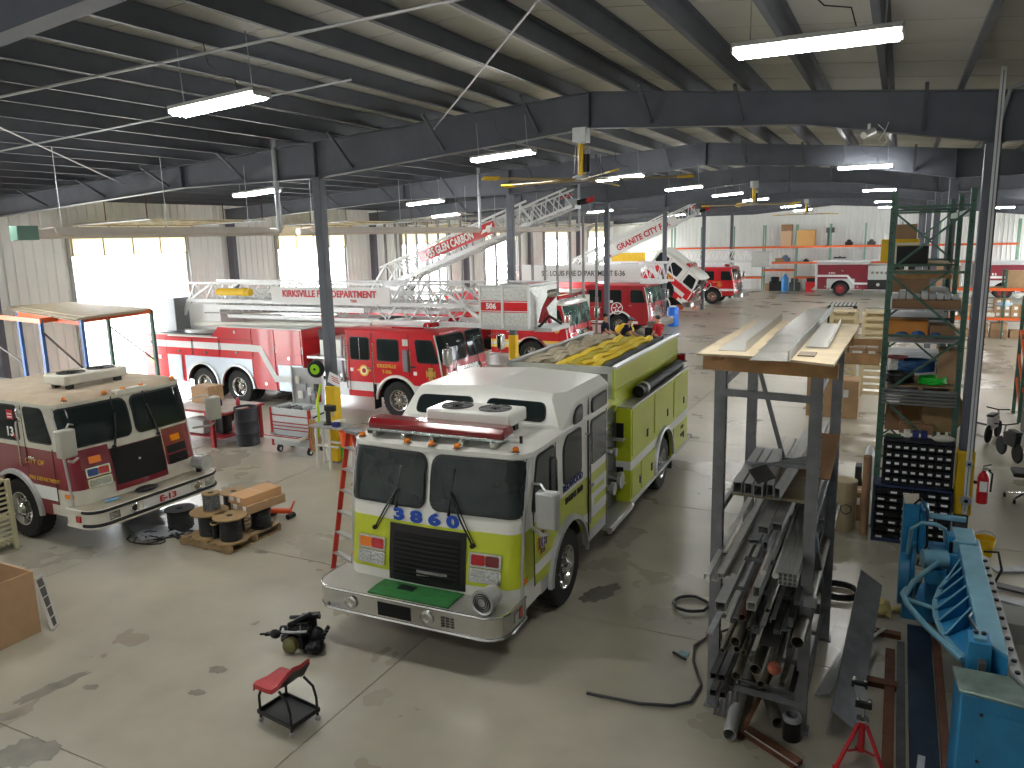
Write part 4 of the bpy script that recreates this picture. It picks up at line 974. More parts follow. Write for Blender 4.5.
    MB().bx(-9.55,-8.72,-1.0,-.25,2.14,3.22,mat('grey steel cabinet',(134,136,140),.4,.4)).build('control_cabinet',t,bev=.02)
    b=MB(); truss(b,(-8.5,0,3.12),(1.9,0,3.12),(0,1,0),1.25,.56,13,.03); truss(b,(-6.9,0,2.64),(2.35,0,2.62),(0,1,0),1.0,.5,12,.03,rungs=False)
    truss(b,(-7.6,0,2.90),(1.2,0,2.90),(0,1,0),.8,.5,15,.026,rungs=True)
    for s in(-1,1): b.tube([(-7.9,s*.5,2.72),(-2.5,s*.5,2.78)],.055,chrome,10); b.bx(-8.3,-.9,s*.66-.02,s*.66+.02,3.08,3.16,ladder_metal)
    for s in(-1,1): b.bx(-.8,2.45,s*.62-.04,s*.62+.04,2.55,2.67,ladder_metal); b.bar((1.1,s*.6,3.6),(2.5,s*.6,2.7),.07,.07,ladder_metal); b.tube([(-8.3,s*.62,2.35),(-1.2,s*.62,2.52)],.07,white_paint,10); b.bx(-7.8,-1.4,s*.64-.02,s*.64+.02,2.86,3.0,ladder_metal); b.bar((-8.5,s*.6,3.12),(-8.9,s*.6,2.4),.1,.1,ladder_metal); b.bar((-8.5,s*.6,3.1),(-7.4,s*.6,3.66),.07,.07,ladder_metal)
    la=b.build('aerial_ladder',t)
    sign(la,(-2.62,-.70,3.36),(1,0,0),(0,0,1),4.36,.46,mat('sign white',(216,216,214),.5))
    text(la,'KIRKSVILLE FIRE DEPARTMENT',+.27,(-2.62,-.735,3.385),'right',red_letter,bold=.03,sx=.94)
    text(la,'T506',.11,(-1.7,-.735,3.2),'right',red_letter,bold=.02)
    b=MB(); b.cyl((-6.95,-.76,3.42),(-5.6,-.76,3.42),.115,yellow_steel,n=18); b.cyl((-5.85,-.76,3.42),(-5.75,-.76,3.42),.13,yellow_steel,n=18); b.build('yellow_cylinder',la,label='yellow breathing air cylinder')
    # bucket
    bk=mat('bucket aluminium',(200,202,198),.36,.6,var=.3,scale=22,bump=.6)
    b=MB(); b.bx(2.5,3.95,-.85,.85,2.55,2.66,alu)
    for x0,x1,y0,y1 in ((2.5,3.12,-.86,-.80),(3.18,3.9,-.86,-.80),(2.5,3.9,.80,.86),(3.86,3.92,-.85,.85),(2.48,2.54,-.85,.85)): b.bx(x0,x1,y0,y1,2.66,3.64,bk)
    for x in (2.5,3.15,3.9): b.bx(x-.03,x+.03,-.88,-.82,2.6,3.7,ladder_metal)
    b.tube([(2.5,-.84,3.68),(3.9,-.84,3.68),(3.9,.84,3.68),(2.5,.84,3.68)],.03,ladder_metal,8); b.bx(3.9,4.4,-.6,.6,2.5,2.6,alu); bo2=b.build('bucket',t)
    MB().bx(2.52,3.12,-.875,-.86,3.0,3.3,red_paint).bx(3.2,3.88,-.875,-.86,3.0,3.3,red_paint).bx(2.52,3.88,-.88,-.87,3.02,3.04,white_stripe).bx(2.52,3.88,-.88,-.87,3.26,3.28,white_stripe).build('red_band',bo2)
    text(bo2,'506',.2,(2.83,-.885,3.15),'right',white_letter,bold=.03)
    b=MB(); 
    for k in range(3): b.tube([(4.0+.1*k,-.4+.1*k,2.7),(4.1,-.35,3.1),(4.2+.06*k,-.2,3.4)],.06,dark_red,8)
    b.cyl((4.25,-.4,3.45),(4.5,-.4,3.5),.1,chrome,n=14); b.tube([(4.0,-.5,2.6),(4.3,-.5,2.9),(4.6,-.4,2.7)],.04,black_plastic,8); b.build('water_monitor',bo2)
    return t
T506=t506()
def raised_ladder(root,p0,p1,w,h,n,m=ladder_metal):
    """main section plus a shorter fly section with a gun at the tip; frame x-z plane of the truck"""
    p0=V(p0);p1=V(p1);e=(p1-p0).normalized(); u=V((-e.z,0,e.x)); L=(p1-p0).length
    b=MB(); truss(b,p0,p0+e*L*.82,(0,1,0),w,h,n,.035,m); truss(b,p0+e*.4+u*.12,p1,(0,1,0),w*.74,h*.8,n+3,.028,m)
    for s in(-1,1): b.bar(p0+V((0,s*w/2,0)),p0+e*L*.8+V((0,s*w/2,0))-u*.0,.08,.14,m,up=u)
    b.bar(p0+u*h*.1,p0-e*1.2-u*.0,w,.1,m,up=u)
    for s in(-1,1): b.bar(p0-e*1.0+V((0,s*w/2,0)),p0+e*.3+u*h+V((0,s*w/2,0)),.07,.08,m,up=u); b.tube([p0+e*1.3-u*.05+V((0,s*.3,0)),V((p0.x+.1,s*.3,p0.z-.9))],.08,chrome,10)
    o=b.build('aerial_ladder',root)
    g=MB(); g.cyl(p1+u*.1,p1+e*.5+u*.0,.1,black_plastic,n=12); g.cyl(p1+e*.5,p1+e*.75,.1,red_paint,n=12); g.bx(p1.x-.3,p1.x+.1,-.3,.3,p1.z-.1,p1.z+.25,galv); g.tube([p1-e*.2+u*.4+V((0,.2*math.cos(k),.0))+e*.25*math.sin(k)+u*.05 for k in [i*.7 for i in range(10)]],.02,red_paint,6); g.build('water_monitor',o)
    return o,e,u
def simple_cab(t,colr,stripe,front,**k):
    P=dict(up=colr,lo=colr,layers=stripe,front=front,roofm=k.get('roof',colr),rooftop=k.get('roof',colr),w1=[(1.3,1.66),(1.14,2.22),(.6,2.22),(.6,1.66)],w2=[(.1,1.66),(.1,2.22),(-.6,2.22),(-.6,1.66)],w3=[(-.9,1.66),(-.9,2.22),(-1.54,2.22),(-1.54,1.66)]); P.update(k)
    cab(t,P)
    bo,pl,x1=bumper(t); b=MB(); patch(b,-.6,.6,.72,1.45,chrome,.012,nt=4,nz=2,thick=.02); b.build('grille',t)
    for a in(-1.1,.7): headlight(t,a,a+.4,1.0,1.2,(clear_lens,clear_lens)); headlight(t,a,a+.4,1.22,1.38,(red_lens,red_lens))
    for s in(-1,1): mirror(t,s*1.2,chrome,x=1.5,z=1.86)
    if k.get('bar',1): lightbar(t,.9,-.9,.9,2.55)
def l35():
    t=thing('ladder_truck','red ladder truck with its ladder raised, red sign L-35 on the ladder','ladder truck',(-12.15,27.25,0))
    st=mat('yellow reflective stripe',(240,206,96),.4); L=[(0,.78,red_paint),(.78,.88,st),(.88,.98,white_stripe),(.98,1.08,st),(1.08,9,red_paint)]
    simple_cab(t,red_paint,L,L,arch_m=chrome,roof=white_paint,glass=clear_glass)
    badge_round(t,(1.05,-1.215,1.5),'right',.13,(gold_letter,mat('badge cream',(226,214,170),.5),gold_letter))
    chassis(t,-10,1.4)
    body(t,-10.0,-2.2,2.1,.5,L,[-7.2,-5.8],[(-9.9,-8.1,.55,2.0),(-5.0,-3.6,.55,2.0),(-3.55,-2.3,.55,2.0)],red_paint)
    b=MB(); b.cyl((-6.9,0,2.1),(-6.9,0,2.3),.9,dull_alu,n=28); b.bx(-7.5,-6.2,-.5,.5,2.3,3.0,ladder_metal); b.build('turntable',t)
    o,e,u=raised_ladder(t,(-6.9,0,3.0),(1.35,0,5.95),1.0,.82,12)
    c=V((-12.15,0,0)); P0=V((-17.24,0,4.18))-c; P1=V((-13.92,0,5.29))-c; m=(P0+P1)/2
    sign(o,m+V((0,-.58,0)),P1-P0,u,3.62,.46,red_paint); text(o,'L-35 GLEN CARBON',.42,m+V((-.33,-.63,-.11)),((P1-P0),u,(0,-1,0)),white_letter,sx=.62,bold=.03)
    b=MB(); q=m+e*1.45+V((0,-.61,0)); b.prism([(-.3,-.12),(-.15,.02),(-.05,-.02),(.05,.1),(.2,.06),(.3,.12),(.22,-.06),(.3,-.14),(0,-.1)],q,e,u,(0,-.006,0),white_letter); b.build('eagle_mark',o)
    return t
l35()
def e36():
    t=thing('ladder_truck','red ladder truck lettered E-36 on its level white boom','ladder truck',(-12.05,37.2,0))
    wl=white_stripe; L=[(0,.62,dark_red),(.62,.74,wl),(.74,9,dark_red)]
    simple_cab(t,dark_red,L,[(0,9,dark_red)],glass=clear_glass,post_m=white_paint,arch_m=white_paint,bar=0)
    b=MB(); b.lathe([(.30,0),(.30,.006),(.26,.006),(.26,0)],(-.1,-1.214,1.35),(0,-1,0),white_letter,24,caps=False)
    for k in range(5): a=k*1.256; b.bar((-.1+.06*math.cos(a),-1.218,1.35+.06*math.sin(a)),(-.1+.22*math.cos(a+.5),-1.218,1.35+.22*math.sin(a+.5)),.006,.05,white_letter)
    b.build('round_badge',t)
    MB().bx(-1.2,-1.05,-1.26,-1.2,1.3,1.9,mat('pale air intake',(190,186,178),.5)).build('air_intake',t,bev=.01)
    MB().bx(-.6,-.3,-1.225,-1.21,1.62,1.74,white_letter).build('white_sticker',t)
    chassis(t,-10,1.4)
    body(t,-9.8,-2.2,2.1,.5,L,[-6.8,-5.4],[(-9.7,-7.6,.55,2.0),(-4.6,-3.4,.55,2.0),(-3.35,-2.3,.55,2.0)],dark_red)
    b=MB(); b.cyl((-6.4,0,2.1),(-6.4,0,2.5),.8,dull_alu,n=24); truss(b,(-6.9,0,2.64),(1.35,0,2.64),(0,1,0),1.1,.72,11,.035); b.bx(.9,1.9,-.7,.7,2.5,2.6,ladder_metal); truss(b,(.9,0,2.6),(2.2,0,2.6),(0,1,0),1.3,.9,3,.03)
    o=b.build('aerial_ladder',t)
    sign(o,(-2.25,-.62,3.02),(1,0,0),(0,0,1),6.3,.62,mat('sign white',(216,216,214),.5)); text(o,'ST. LOUIS FIRE DEPARTMENT E-36',.36,(-2.1,-.655,3.0),'right',black_letter,sx=.82,bold=.012)
    return t
e36()
def tilted():
    t=thing('ladder_truck','red and white ladder truck with its cab tipped forward','ladder truck',(-13.0,47.7,0))
    wt=white_paint; L=[(0,.9,red_paint),(.9,1.15,wt),(1.15,1.5,red_paint),(1.5,9,wt)]
    simple_cab(t,wt,L,[(0,.9,wt),(.9,1.5,red_paint),(1.5,9,wt)],arch_m=wt,bar=0); lightbar(t,.2,-.9,.9,2.5)
    badge_round(t,(-.2,-1.215,1.32),'right',.2,(gold_letter,dark_red,gold_letter)); text(t,'GRANITE CITY',.11,(-.2,-1.216,1.58),'right',gold_letter,bold=.02)
    keep=('wheel','front_bumper','wheel_arch_trim'); T=M.Translation((1.5,0,.6))@M.Rotation(R(38),4,'Y')@M.Translation((-1.5,0,-.6))
    for o in list(t.children):
        if o.name.split('.')[0] not in keep: o.matrix_local=T@o.matrix_local
    b=MB(); b.bx(-1.5,.9,-.5,.5,.6,1.35,dark_steel); b.cyl((-.6,0,1.3),(.5,0,1.3),.3,mat('engine green',(70,84,72),.6),n=14); b.tube([(-.4,.5,.7),(-1.2,.8,2.4)],.05,chrome,8); b.build('engine_block',t)
    chassis(t,-10,1.4)
    body(t,-9.5,-2.0,2.1,.5,[(0,9,red_paint)],[-6.6,-5.2],[(-9.4,-7.4,.55,2.0),(-4.4,-3.2,.55,2.0)],red_paint)
    b=MB(); b.cyl((-5.6,0,2.1),(-5.6,0,2.6),.8,dull_alu,n=24); b.build('turntable',t)
    o,e,u=raised_ladder(t,(-5.6,0,2.62),(2.0,0,6.0),1.0,.8,11)
    c=V((-13.,0,0)); P0=V((-16.3,0,3.8))-c; P1=V((-12.16,0,5.7))-c; m=(P0+P1)/2
    sign(o,m+V((0,-.58,0)),P1-P0,u,4.6,.62,mat('sign white',(216,216,214),.5)); text(o,'GRANITE CITY F.D.',.5,m+V((0,-.615,0)),((P1-P0),u,(0,-1,0)),red_letter,sx=.86,bold=.03)
    MB().cyl(m-e*2.55+V((0,-.58,-.1)),m-e*2.55+V((0,-.62,-.1)),.32,red_letter,n=3).build('triangle_mark',o)
    return t
tilted()
def far_red():
    t=thing('ladder_truck','farthest red ladder truck of the left row, silver ladder reaching past its cab','ladder truck',(-11.4,55.2,0))
    L=[(0,.9,red_paint),(.9,1.05,white_stripe),(1.05,9,red_paint)]
    simple_cab(t,red_paint,L,L,arch_m=chrome,post_m=white_paint)
    MB().bx(-.9,-.5,-1.26,-1.2,1.4,2.0,mat('pale air intake',(190,186,178),.5)).build('air_intake',t,bev=.01); badge_round(t,(.5,-1.216,1.3),'right',.15,(gold_letter,dark_red,gold_letter)); text(t,'FIRE DEPT',.12,(.3,-1.216,1.5),'right',gold_letter,bold=.02)
    chassis(t,-9,1.4)
    body(t,-9.0,-2.0,2.1,.5,L,[-6.4,-5.0],[(-8.9,-7.2,.55,2.0),(-4.2,-3.0,.55,2.0)],red_paint)
    b=MB(); b.cyl((-6.4,0,2.1),(-6.4,0,2.8),.8,dull_alu,n=24); truss(b,(-8.2,0,2.85),(2.6,0,2.85),(0,1,0),1.1,.78,18,.035); truss(b,(-8.2,0,2.6),(1.2,0,2.55),(0,1,0),1.0,.3,16,.03,rungs=False)
    o=b.build('aerial_ladder',t); MB().bx(-7.4,-4.9,-.66,-.62,2.95,3.55,yellow_steel).build('yellow_panel',o,label='yellow panel on the ladder')
    b=MB(); b.bx(2.5,3.6,-.7,.7,2.5,2.6,alu); 
    for x0,x1,y0,y1 in ((2.5,3.6,-.72,-.66),(2.5,3.6,.66,.72),(3.54,3.6,-.7,.7)): b.bx(x0,x1,y0,y1,2.6,3.5,mat('bucket aluminium',(178,180,176),.36,.6))
    b.build('bucket',t)
    return t
far_red()
def maroon_engine(x,y,label,num):
    t=thing('fire_engine',label,'fire engine',(x,y,0))
    L=[(0,.62,maroon),(.62,1.3,maroon),(1.3,9,maroon)]
    body(t,-6.6,-3.2,2.3,.5,L,[-5.0],[(-6.5,-5.6,.6,1.28),(-4.4,-3.3,.6,1.28),(-6.5,-3.3,1.75,2.2)],maroon,arch_m=alu,rim=dark_red)
    for s in(-1,1):
        b=MB(); b.prism([(-6.6,1.42),(-4.6,1.42),(-4.1,.86),(-3.2,.86),(-3.2,1.0),(-4.04,1.0),(-4.52,1.56),(-6.6,1.56)],(0,s*1.236,0),(1,0,0),(0,0,1),(0,s*.006,0),white_stripe); b.build('reflective_stripe',t)
        b=MB(); side(b,-5.95,-4.05,lambda x:arch(-5.0,.7,.55)(x),const(1.28),s*1.234,[(0,9,alu)],24); b.build('fender_panel',t)
    text(t,num,.2,(-5.6,-1.246,1.68),'right',white_letter,bold=.03)
    b=MB(); b.bx(-6.7,-3.1,-1.0,1.0,2.3,2.52,alu); b.bx(-7.0,-6.6,-1.2,1.2,.42,.5,alu); b.bx(-6.75,-6.6,-1.2,-1.0,.5,2.4,alu); b.bx(-6.75,-6.6,1.0,1.2,.5,2.4,alu); b.bx(-7.0,-1.0,-.3,-.2,2.5,2.6,ladder_metal); b.build('hose_bed',t)
    b=MB(); b.bx(-3.2,-1.75,-1.1,1.1,1.2,2.2,dull_alu); b.bx(-3.2,-1.75,-1.1,1.1,.5,1.2,black_plastic); [b.cyl((-2.9+.3*k,-1.1,1.7),(-2.9+.3*k,-1.13,1.7),.1,chrome,n=14) for k in range(4)]; b.cyl((-2.5,-1.1,.85),(-2.5,-1.2,.85),.12,chrome,n=14); b.build('pump_housing',t)
    chassis(t,-6.6,1.4)
    simple_cab(t,maroon,[(0,.86,maroon),(.86,1.02,white_stripe),(1.02,1.55,maroon),(1.55,9,white_paint)],[(0,1.55,maroon),(1.55,9,white_paint)])
    return t
maroon_engine(1.24,63.3,'maroon and white fire engine parked along the far wall, its rear to the left','E 911')
maroon_engine(11.3,61.6,'maroon fire engine half hidden behind the far carton shelves at the right','E 2')
# ------------------------------------------------------------------ stock rack at the right, full of steel
def card(name,label,c,d,m=cardboard,rz=0.,open_=False,group=None,cat='box',lab=None,tape=True):
    """carton standing at c (base centre); lab = side faces that carry a paper label"""
    t=thing(name,label,cat,c,rz,group); x,y,z=d; b=MB()
    if open_:
        w=.008
        for s in(-1,1): b.bx(s*x/2-(w if s>0 else 0),s*x/2+(w if s<0 else 0),-y/2,y/2,0,z,m); b.bx(-x/2+w,x/2-w,s*y/2-(w if s>0 else 0),s*y/2+(w if s<0 else 0),0,z,m)
        b.bx(-x/2+w,x/2-w,-y/2+w,y/2-w,0,w,m); b.build('carton_body',t,smooth=False)
        f=MB()
        f.bar((0,-y/2,z),(0,-y/2-.03,z-.12),x*.96,.006,m,up=(0,0,1)) if open_=='flap' else f.bx(-x/2,x/2,-y/2,-y/2+.006,z-.1,z+.004,m)
        f.build('carton_flap',t,smooth=False)
    else:
        b.bx(-x/2,x/2,-y/2,y/2,0,z,m); b.build('carton_body',t,bev=min(.008,z*.05))
        if tape: MB().bx(-x/2-.001,x/2+.001,-.03,.03,z*.75,z+.001,mat('packing tape',(186,150,104),.4)).build('tape',t,smooth=False)
    for q in (lab or []):
        px,pz,w,h=q; MB().bx(px-w/2,px+w/2,-y/2-.002,-y/2+.001,pz-h/2,pz+h/2,paper).build('paper_label',t,smooth=False)
    return t
def sr():
    t=thing('stock_rack','tall grey slotted steel rack holding metal tubes under a wooden top','rack',(0,0,0))
    P=[(-1.48,7.5),(-.6,7.42),(-1.48,9.4),(-.54,9.4)]
    for i,(x,y) in enumerate(P):
        b=MB(); b.bx(x-.055,x+.055,y-.004,y+.05,0,3.58,rack_grey); b.bx(x-.055,x-.047,y,y+.09,0,3.58,rack_grey); b.bx(x+.047,x+.055,y,y+.09,0,3.58,rack_grey); b.bx(x-.08,x+.08,y-.04,y+.12,0,.012,rack_grey)
        z=.3
        while z<3.5: b.bx(x+.0555,x+.057,y+.035,y+.055,z,z+.022,black_matte); z+=.1
        b.build('upright',t,smooth=False)
    def rail(n,p,q,w=.04,h=.07): MB().bar(p,q,w,h,rack_grey).build(n,t,bev=.004)
    rail('cross_rail',(-1.44,7.48,.30),(-.62,7.43,.29)); rail('cross_rail',(-1.44,7.48,3.38),(-.62,7.43,3.37)); rail('cross_rail',(-1.44,9.42,2.2),(-.57,9.42,2.2)); rail('cross_rail',(-1.44,9.42,3.38),(-.57,9.42,3.38)); rail('cross_rail',(-1.44,9.42,.35),(-.57,9.42,.35))
    for x,z in ((-1.46,.36),(-.57,.36),(-1.46,2.15),(-.57,2.15),(-1.46,3.46),(-.57,3.46)): rail('side_rail',(x,7.55,z),(x,9.4,z))
    rail('diagonal_brace',(-1.40,9.44,3.25),(-.62,9.44,.6),.03,.05); rail('diagonal_brace',(-.57,7.6,2.1),(-.55,9.4,.5),.03,.05)
    for z in (.32,.66,1.0,1.34,1.68): rail('support_arm',(-1.44,8.9,z),(-.57,8.9,z),.04,.05); rail('support_arm',(-1.44,7.62,z-.02),(-.62,7.58,z-.02),.03,.04)
    MB().bx(-.62,-.50,7.36,7.42,1.36,1.47,galv).build('stop_plate',t,bev=.01)
    return t
sr()
def lone(mb,name,label,cat,group=None,bev=0.,smooth=True): return tag(mb.build(name,bev=bev,smooth=smooth),label,cat,group)
lone(MB().bar((-1.62,7.38,3.68),(-.42,7.32,3.66),.05,.13,wood),'timber_beam','long timber beam across the front of the stock rack top','beam')
lone(MB().bar((-1.6,9.5,3.68),(-.4,9.5,3.66),.05,.13,wood),'timber_beam','timber beam across the back of the stock rack top','beam')
for x,l in ((-1.44,'left'),(-.72,'right')): lone(MB().bx(x-.045,x+.045,7.1,9.7,3.745,3.80,wood),'timber_block','timber bearer under the %s side of the plywood on the stock rack'%l,'timber',bev=.004)
lone(MB().prism([(-1.60,6.98),(-1.0,6.95),(-.42,6.70),(-.36,9.62),(-1.55,9.95)],(0,0,3.802),(1,0,0),(0,1,0),(0,0,.02),pale_wood),'plywood_sheet','pale plywood sheet topping the stock rack','board',smooth=False)
def tray(name,label,a,bb,w,h,m,z,lip=(1,1),n=1):
    """folded sheet metal channel from a to bb, width w to the right"""
    a=V((a[0],a[1],z));bb=V((bb[0],bb[1],z)); d=(bb-a).normalized(); r=d.cross(V((0,0,1))); b=MB()
    L=(bb-a).length; t=.004
    pr=[(0,0),(w,0)]+([(w,h),(w-t,h)] if lip[1] else [])+[(w-t if lip[1] else w,t),(t if lip[0] else 0,t)]+([(t,h),(0,h)] if lip[0] else [])
    b.prism(pr,a,r,(0,0,1),bb-a,m); return lone(b,name,label,'sheet metal',smooth=False)
tray('metal_channel','folded metal channel at the left of the plywood top',(-1.45,7.2),(-1.48,9.85),.25,.09,mat('pale sheet metal',(196,194,186),.4,.3),3.824,(0,1))
shiny=mat('wavy bare sheet metal',(216,214,206),.22,.6,var=.2,scale=7,bump=.6)
for k in range(4): 
    y0=6.7+.55*k; a=-1.09-.01*k
    b=MB(); b.prism([(a,y0),(a+.31,y0+.03),(a+.34,y0+3.0),(a+.04,y0+3.0)],(0,0,3.824+.004*k),(1,0,0),(0,1,0),(0,0,.003),shiny)
    if k==0: b.prism([(a+.31,y0+.03),(a+.32,y0+.03),(a+.345,11.2),(a+.335,11.2)],(0,0,3.824),(1,0,0),(0,1,0),(0,0,.09),dull_alu)
    lone(b,'sheet_metal_panel','long shiny sheet metal panel on the plywood top, %s of the overlapping four'%['nearest','second','third','farthest'][k],'sheet metal','overlapping metal panels',smooth=False)
tray('metal_tray','small folded metal tray at the right of the plywood top',(-.73,7.6),(-.75,9.55),.2,.07,MATS['pale sheet metal'],3.83,(0,1))
lone(MB().bx(-.74,-.60,7.05,7.28,3.824,3.835,mat('brown offcut',(150,138,124),.6)),'wood_offcut','small flat offcut on the plywood top before the metal tray','offcut')
# shelf board with short channels
lone(MB().bx(-1.42,-.62,7.95,9.35,2.19,2.22,mat('dusty shelf board',(150,138,112),.8,var=.2,scale=5)),'shelf_board','dusty shelf board in the upper half of the stock rack','board')
q=random.Random(11)
for k,(x,w) in enumerate(((-1.36,.09),(-1.25,.08),(-1.15,.09),(-1.04,.07),(-.96,.06))):
    b=MB(); y0=7.85+.12*q.random(); L=1.4; b.sqtube((x,y0,2.29),(x+.12*q.uniform(-1,1),y0+L,2.29+.02*q.random()),w,.12,.006,dull_alu)
    lone(b,'metal_channel','short wide metal channel on the shelf board, %s from the left post'%['first','second','third','fourth','fifth'][k],'metal stock','short channels on the shelf board',smooth=False)
for k in range(4):
    b=MB(); b.bar((-1.4+.05*k,8.6-.1*k,2.365+.012*k),(-.72,8.5+.12*k,2.40+.012*k),.07,.008,galv); b.bar((-1.4+.05*k,8.57-.1*k,2.38+.012*k),(-.72,8.47+.12*k,2.415+.012*k),.008,.03,galv)
    lone(b,'metal_strip','thin metal strip lying across the short channels, %s'%['lowest','second','third','topmost'][k],'metal stock','strips across the channels',smooth=False)
lone(MB().box((-1.14,8.05,2.42),(.20,.22,.006),dark_steel,M.Rotation(.5,3,'X')@M.Rotation(.6,3,'Z')),'steel_plate','small dark square plate leaning on the short channels','plate',smooth=False)
lone(MB().bar((-.66,8.5,2.3),(-.62,9.2,2.62),.3,.015,cardboard_dark),'cardboard_sheet','brown board leaning at the back right of the stock rack','board',smooth=False)
# long stock
def stk(kind,label,p,L=4.2,dz=0.,dx=0.,s=.06,m=raw_steel,group=None,name=None,h=None,t=.005):
    p=V(p); e=p+V((dx,L,dz)); b=MB()
    if kind=='sq': b.sqtube(p,e,s,h or s,t,m)
    elif kind=='pipe': b.pipe(p,e,s/2,t*1.3,m,14)
    elif kind=='rod': b.cyl(p,e,s/2,m,n=12)
    elif kind=='angle': b.bar(p,e,s,.006,m); b.bar(p+V((-s/2,0,-s/2)),e+V((-s/2,0,-s/2)),.006,s,m)
    elif kind=='flat': b.bar(p,e,s,h or .008,m)
    elif kind=='chan': b.bar(p,e,s,.006,m); [b.bar(p+V((k*s/2,0,-.025)),e+V((k*s/2,0,-.025)),.006,.05,m) for k in(-1,1)]
    return lone(b,name or {'sq':'square_tube','pipe':'steel_pipe','rod':'steel_rod','angle':'angle_iron','flat':'flat_bar','chan':'steel_channel'}[kind],label,'metal stock',group,smooth=kind in('pipe','rod'))
G1='long stock in the middle of the rack'
stk('sq','thick square tube with open end at the top of the stock, left of a pair',(-1.03,7.5,2.02),3.6,.22,.12,.10,dull_alu,h=.08)
stk('sq','thick square tube with open end at the top of the stock, right of a pair',(-.91,7.55,2.05),3.6,.25,.14,.10,dull_alu,h=.08)
stk('sq','flat rectangular tube under the pair of thick square tubes, left',(-1.10,7.42,1.92),3.8,.2,.1,.10,galv,h=.05)
stk('sq','small rectangular tube under the pair of thick square tubes, right',(-.99,7.40,1.90),3.8,.2,.1,.05,galv,h=.09)
stk('angle','long angle iron leaning up to the right front post',(-1.02,7.15,1.10),3.0,1.35,.42,.08,rack_grey)
BR=mat('bright drawn steel',(198,198,194),.35,.3,var=.12,scale=12)
stk('angle','bright angle at the left edge of the stock',(-1.45,6.95,1.71),4.2,.35,.16,.05,BR)
stk('chan','bright channel at the left of the stock, second from the left post',(-1.33,6.98,1.73),4.2,.3,.16,.06,BR)
for k in range(4): stk('flat','bright flat bar in the fan of bars left of the stock, %s'%['first','second','third','fourth'][k],(-1.40+.055*k,7.05+.03*k,1.62+.02*k),4.0,.35,.18,.05,BR,'fan of flat bars',h=.012)
stk('sq','open square tube end at the left front post, large',(-1.32,6.97,1.40),4.3,.3,.12,.10,dull_alu)
stk('flat','short flat bar beside the left front post',(-1.40,6.9,1.14),3.8,.2,.1,.06,galv,h=.02)
stk('sq','white edged square tube end in the centre of the stock',(-1.04,6.97,1.46),4.3,.28,.08,.085,BR)
stk('sq','upright rectangular tube end above the white edged square tube',(-1.00,7.0,1.60),4.3,.28,.08,.065,dull_alu,h=.10)
stk('rod','bright round bar in the centre of the stock, left of two',(-.95,7.0,1.80),4.2,.26,.1,.06,BR)
stk('rod','bright round bar in the centre of the stock, right of two',(-.84,7.0,1.79),4.2,.26,.06,.06,BR)
for i in range(4):
    for j in range(3): stk('sq','small square tube in the bundle of twelve at the right of the stock',(-.795+.042*i,7.0,1.73+.042*j),4.1,.25,.05,.04,dull_alu,'bundle of small square tubes',t=.004)
stk('chan','broad dark angle in the lower middle of the stock',(-.87,6.98,1.09),3.6,.7,.06,.17,dark_steel)
stk('pipe','rusty pipe under the square tubes',(-1.12,7.0,1.32),3.8,.3,.08,.07,rust)
pl=[(-1.17,1.08,.10),(-1.30,.92,.06),(-1.16,.98,.07),(-1.09,.99,.06),(-1.15,.73,.09),(-.98,.83,.11),(-.62,1.18,.12),(-.93,.66,.08),(-.80,.9,.07),(-.74,.72,.06),(-1.05,1.24,.05),(-.90,1.42,.05)]
od=['first','second','third','fourth','fifth','sixth','seventh','eighth','ninth','tenth','eleventh','twelfth']
for k,(x,z,s) in enumerate(pl): PP=stk('pipe','grey steel pipe low in the stock rack, one of several alike',(x,6.95+.08*q.random(),z),3.4+.5*q.random(),.12,.06,s,mat('old grey pipe',(120,116,102),.5,.5,var=.25,scale=8),'grey pipes low in the stock rack')
MB().lathe([(.03,0),(.06,.02),(.06,.06),(.035,.09),(.02,.12)],(-.80,6.93,.90),(0,-.6,.5),mat('copper cap',(176,96,70),.4,.3)).build('pipe_cap',PP,label='copper coloured cap')
for k,(x,z) in enumerate(((-1.37,.66),(-1.29,.66),(-1.37,.48),(-1.28,.48))): stk('sq','dark square tube at the bottom left of the stock rack, %s'%['upper left','upper right','lower left','lower right'][k],(x,6.98,z),3.6,.1,.05,.065,dark_steel,'dark square tubes')
for k,(x,z,h) in enumerate(((-.70,1.30,.10),(-.70,1.02,.08),(-.82,1.20,.05),(-1.22,1.22,.05),(-.66,.6,.06),(-.66,1.5,.05),(-1.23,.5,.06))): stk('flat','dark flat bar in the shaded middle of the stock rack, one of several alike',(x,7.05+.1*q.random(),z),3.6,.2,.05,.05,dark_steel,'dark flat bars',h=h)
for k in range(7): stk('angle','thin grey angle in the dense middle of the stock, one of several alike',(-1.28+.085*k,7.05+.12*q.random(),1.18+.07*(k%3)),3.9,.3,.1,.045,raw_steel if k%2 else dull_alu,'thin angles in the stock')
stk('pipe','wide short pipe lying on the floor under the stock rack, left',(-1.20,6.98,.07),1.3,0,-.05,.13,dull_alu,name='floor_pipe')
stk('pipe','wide short pipe lying on the floor under the stock rack, right',(-.80,7.38,.065),1.1,0,-.42,.12,mat('old grey pipe',(120,116,102),.5,.5),name='floor_pipe')
stk('flat','flat rusty bar lying on the floor below the front rail',(-1.12,7.05,.01),1.2,.25,.2,.05,rust,name='floor_bar')
lone(MB().bar((-1.08,7.18,.03),(-.55,6.86,.03),.13,.05,rust).bar((-1.08,7.12,.058),(-.55,6.80,.058),.01,.012,BR),'steel_channel','rusty channel with bright edge lying on the floor before the stock rack','metal stock',smooth=False)
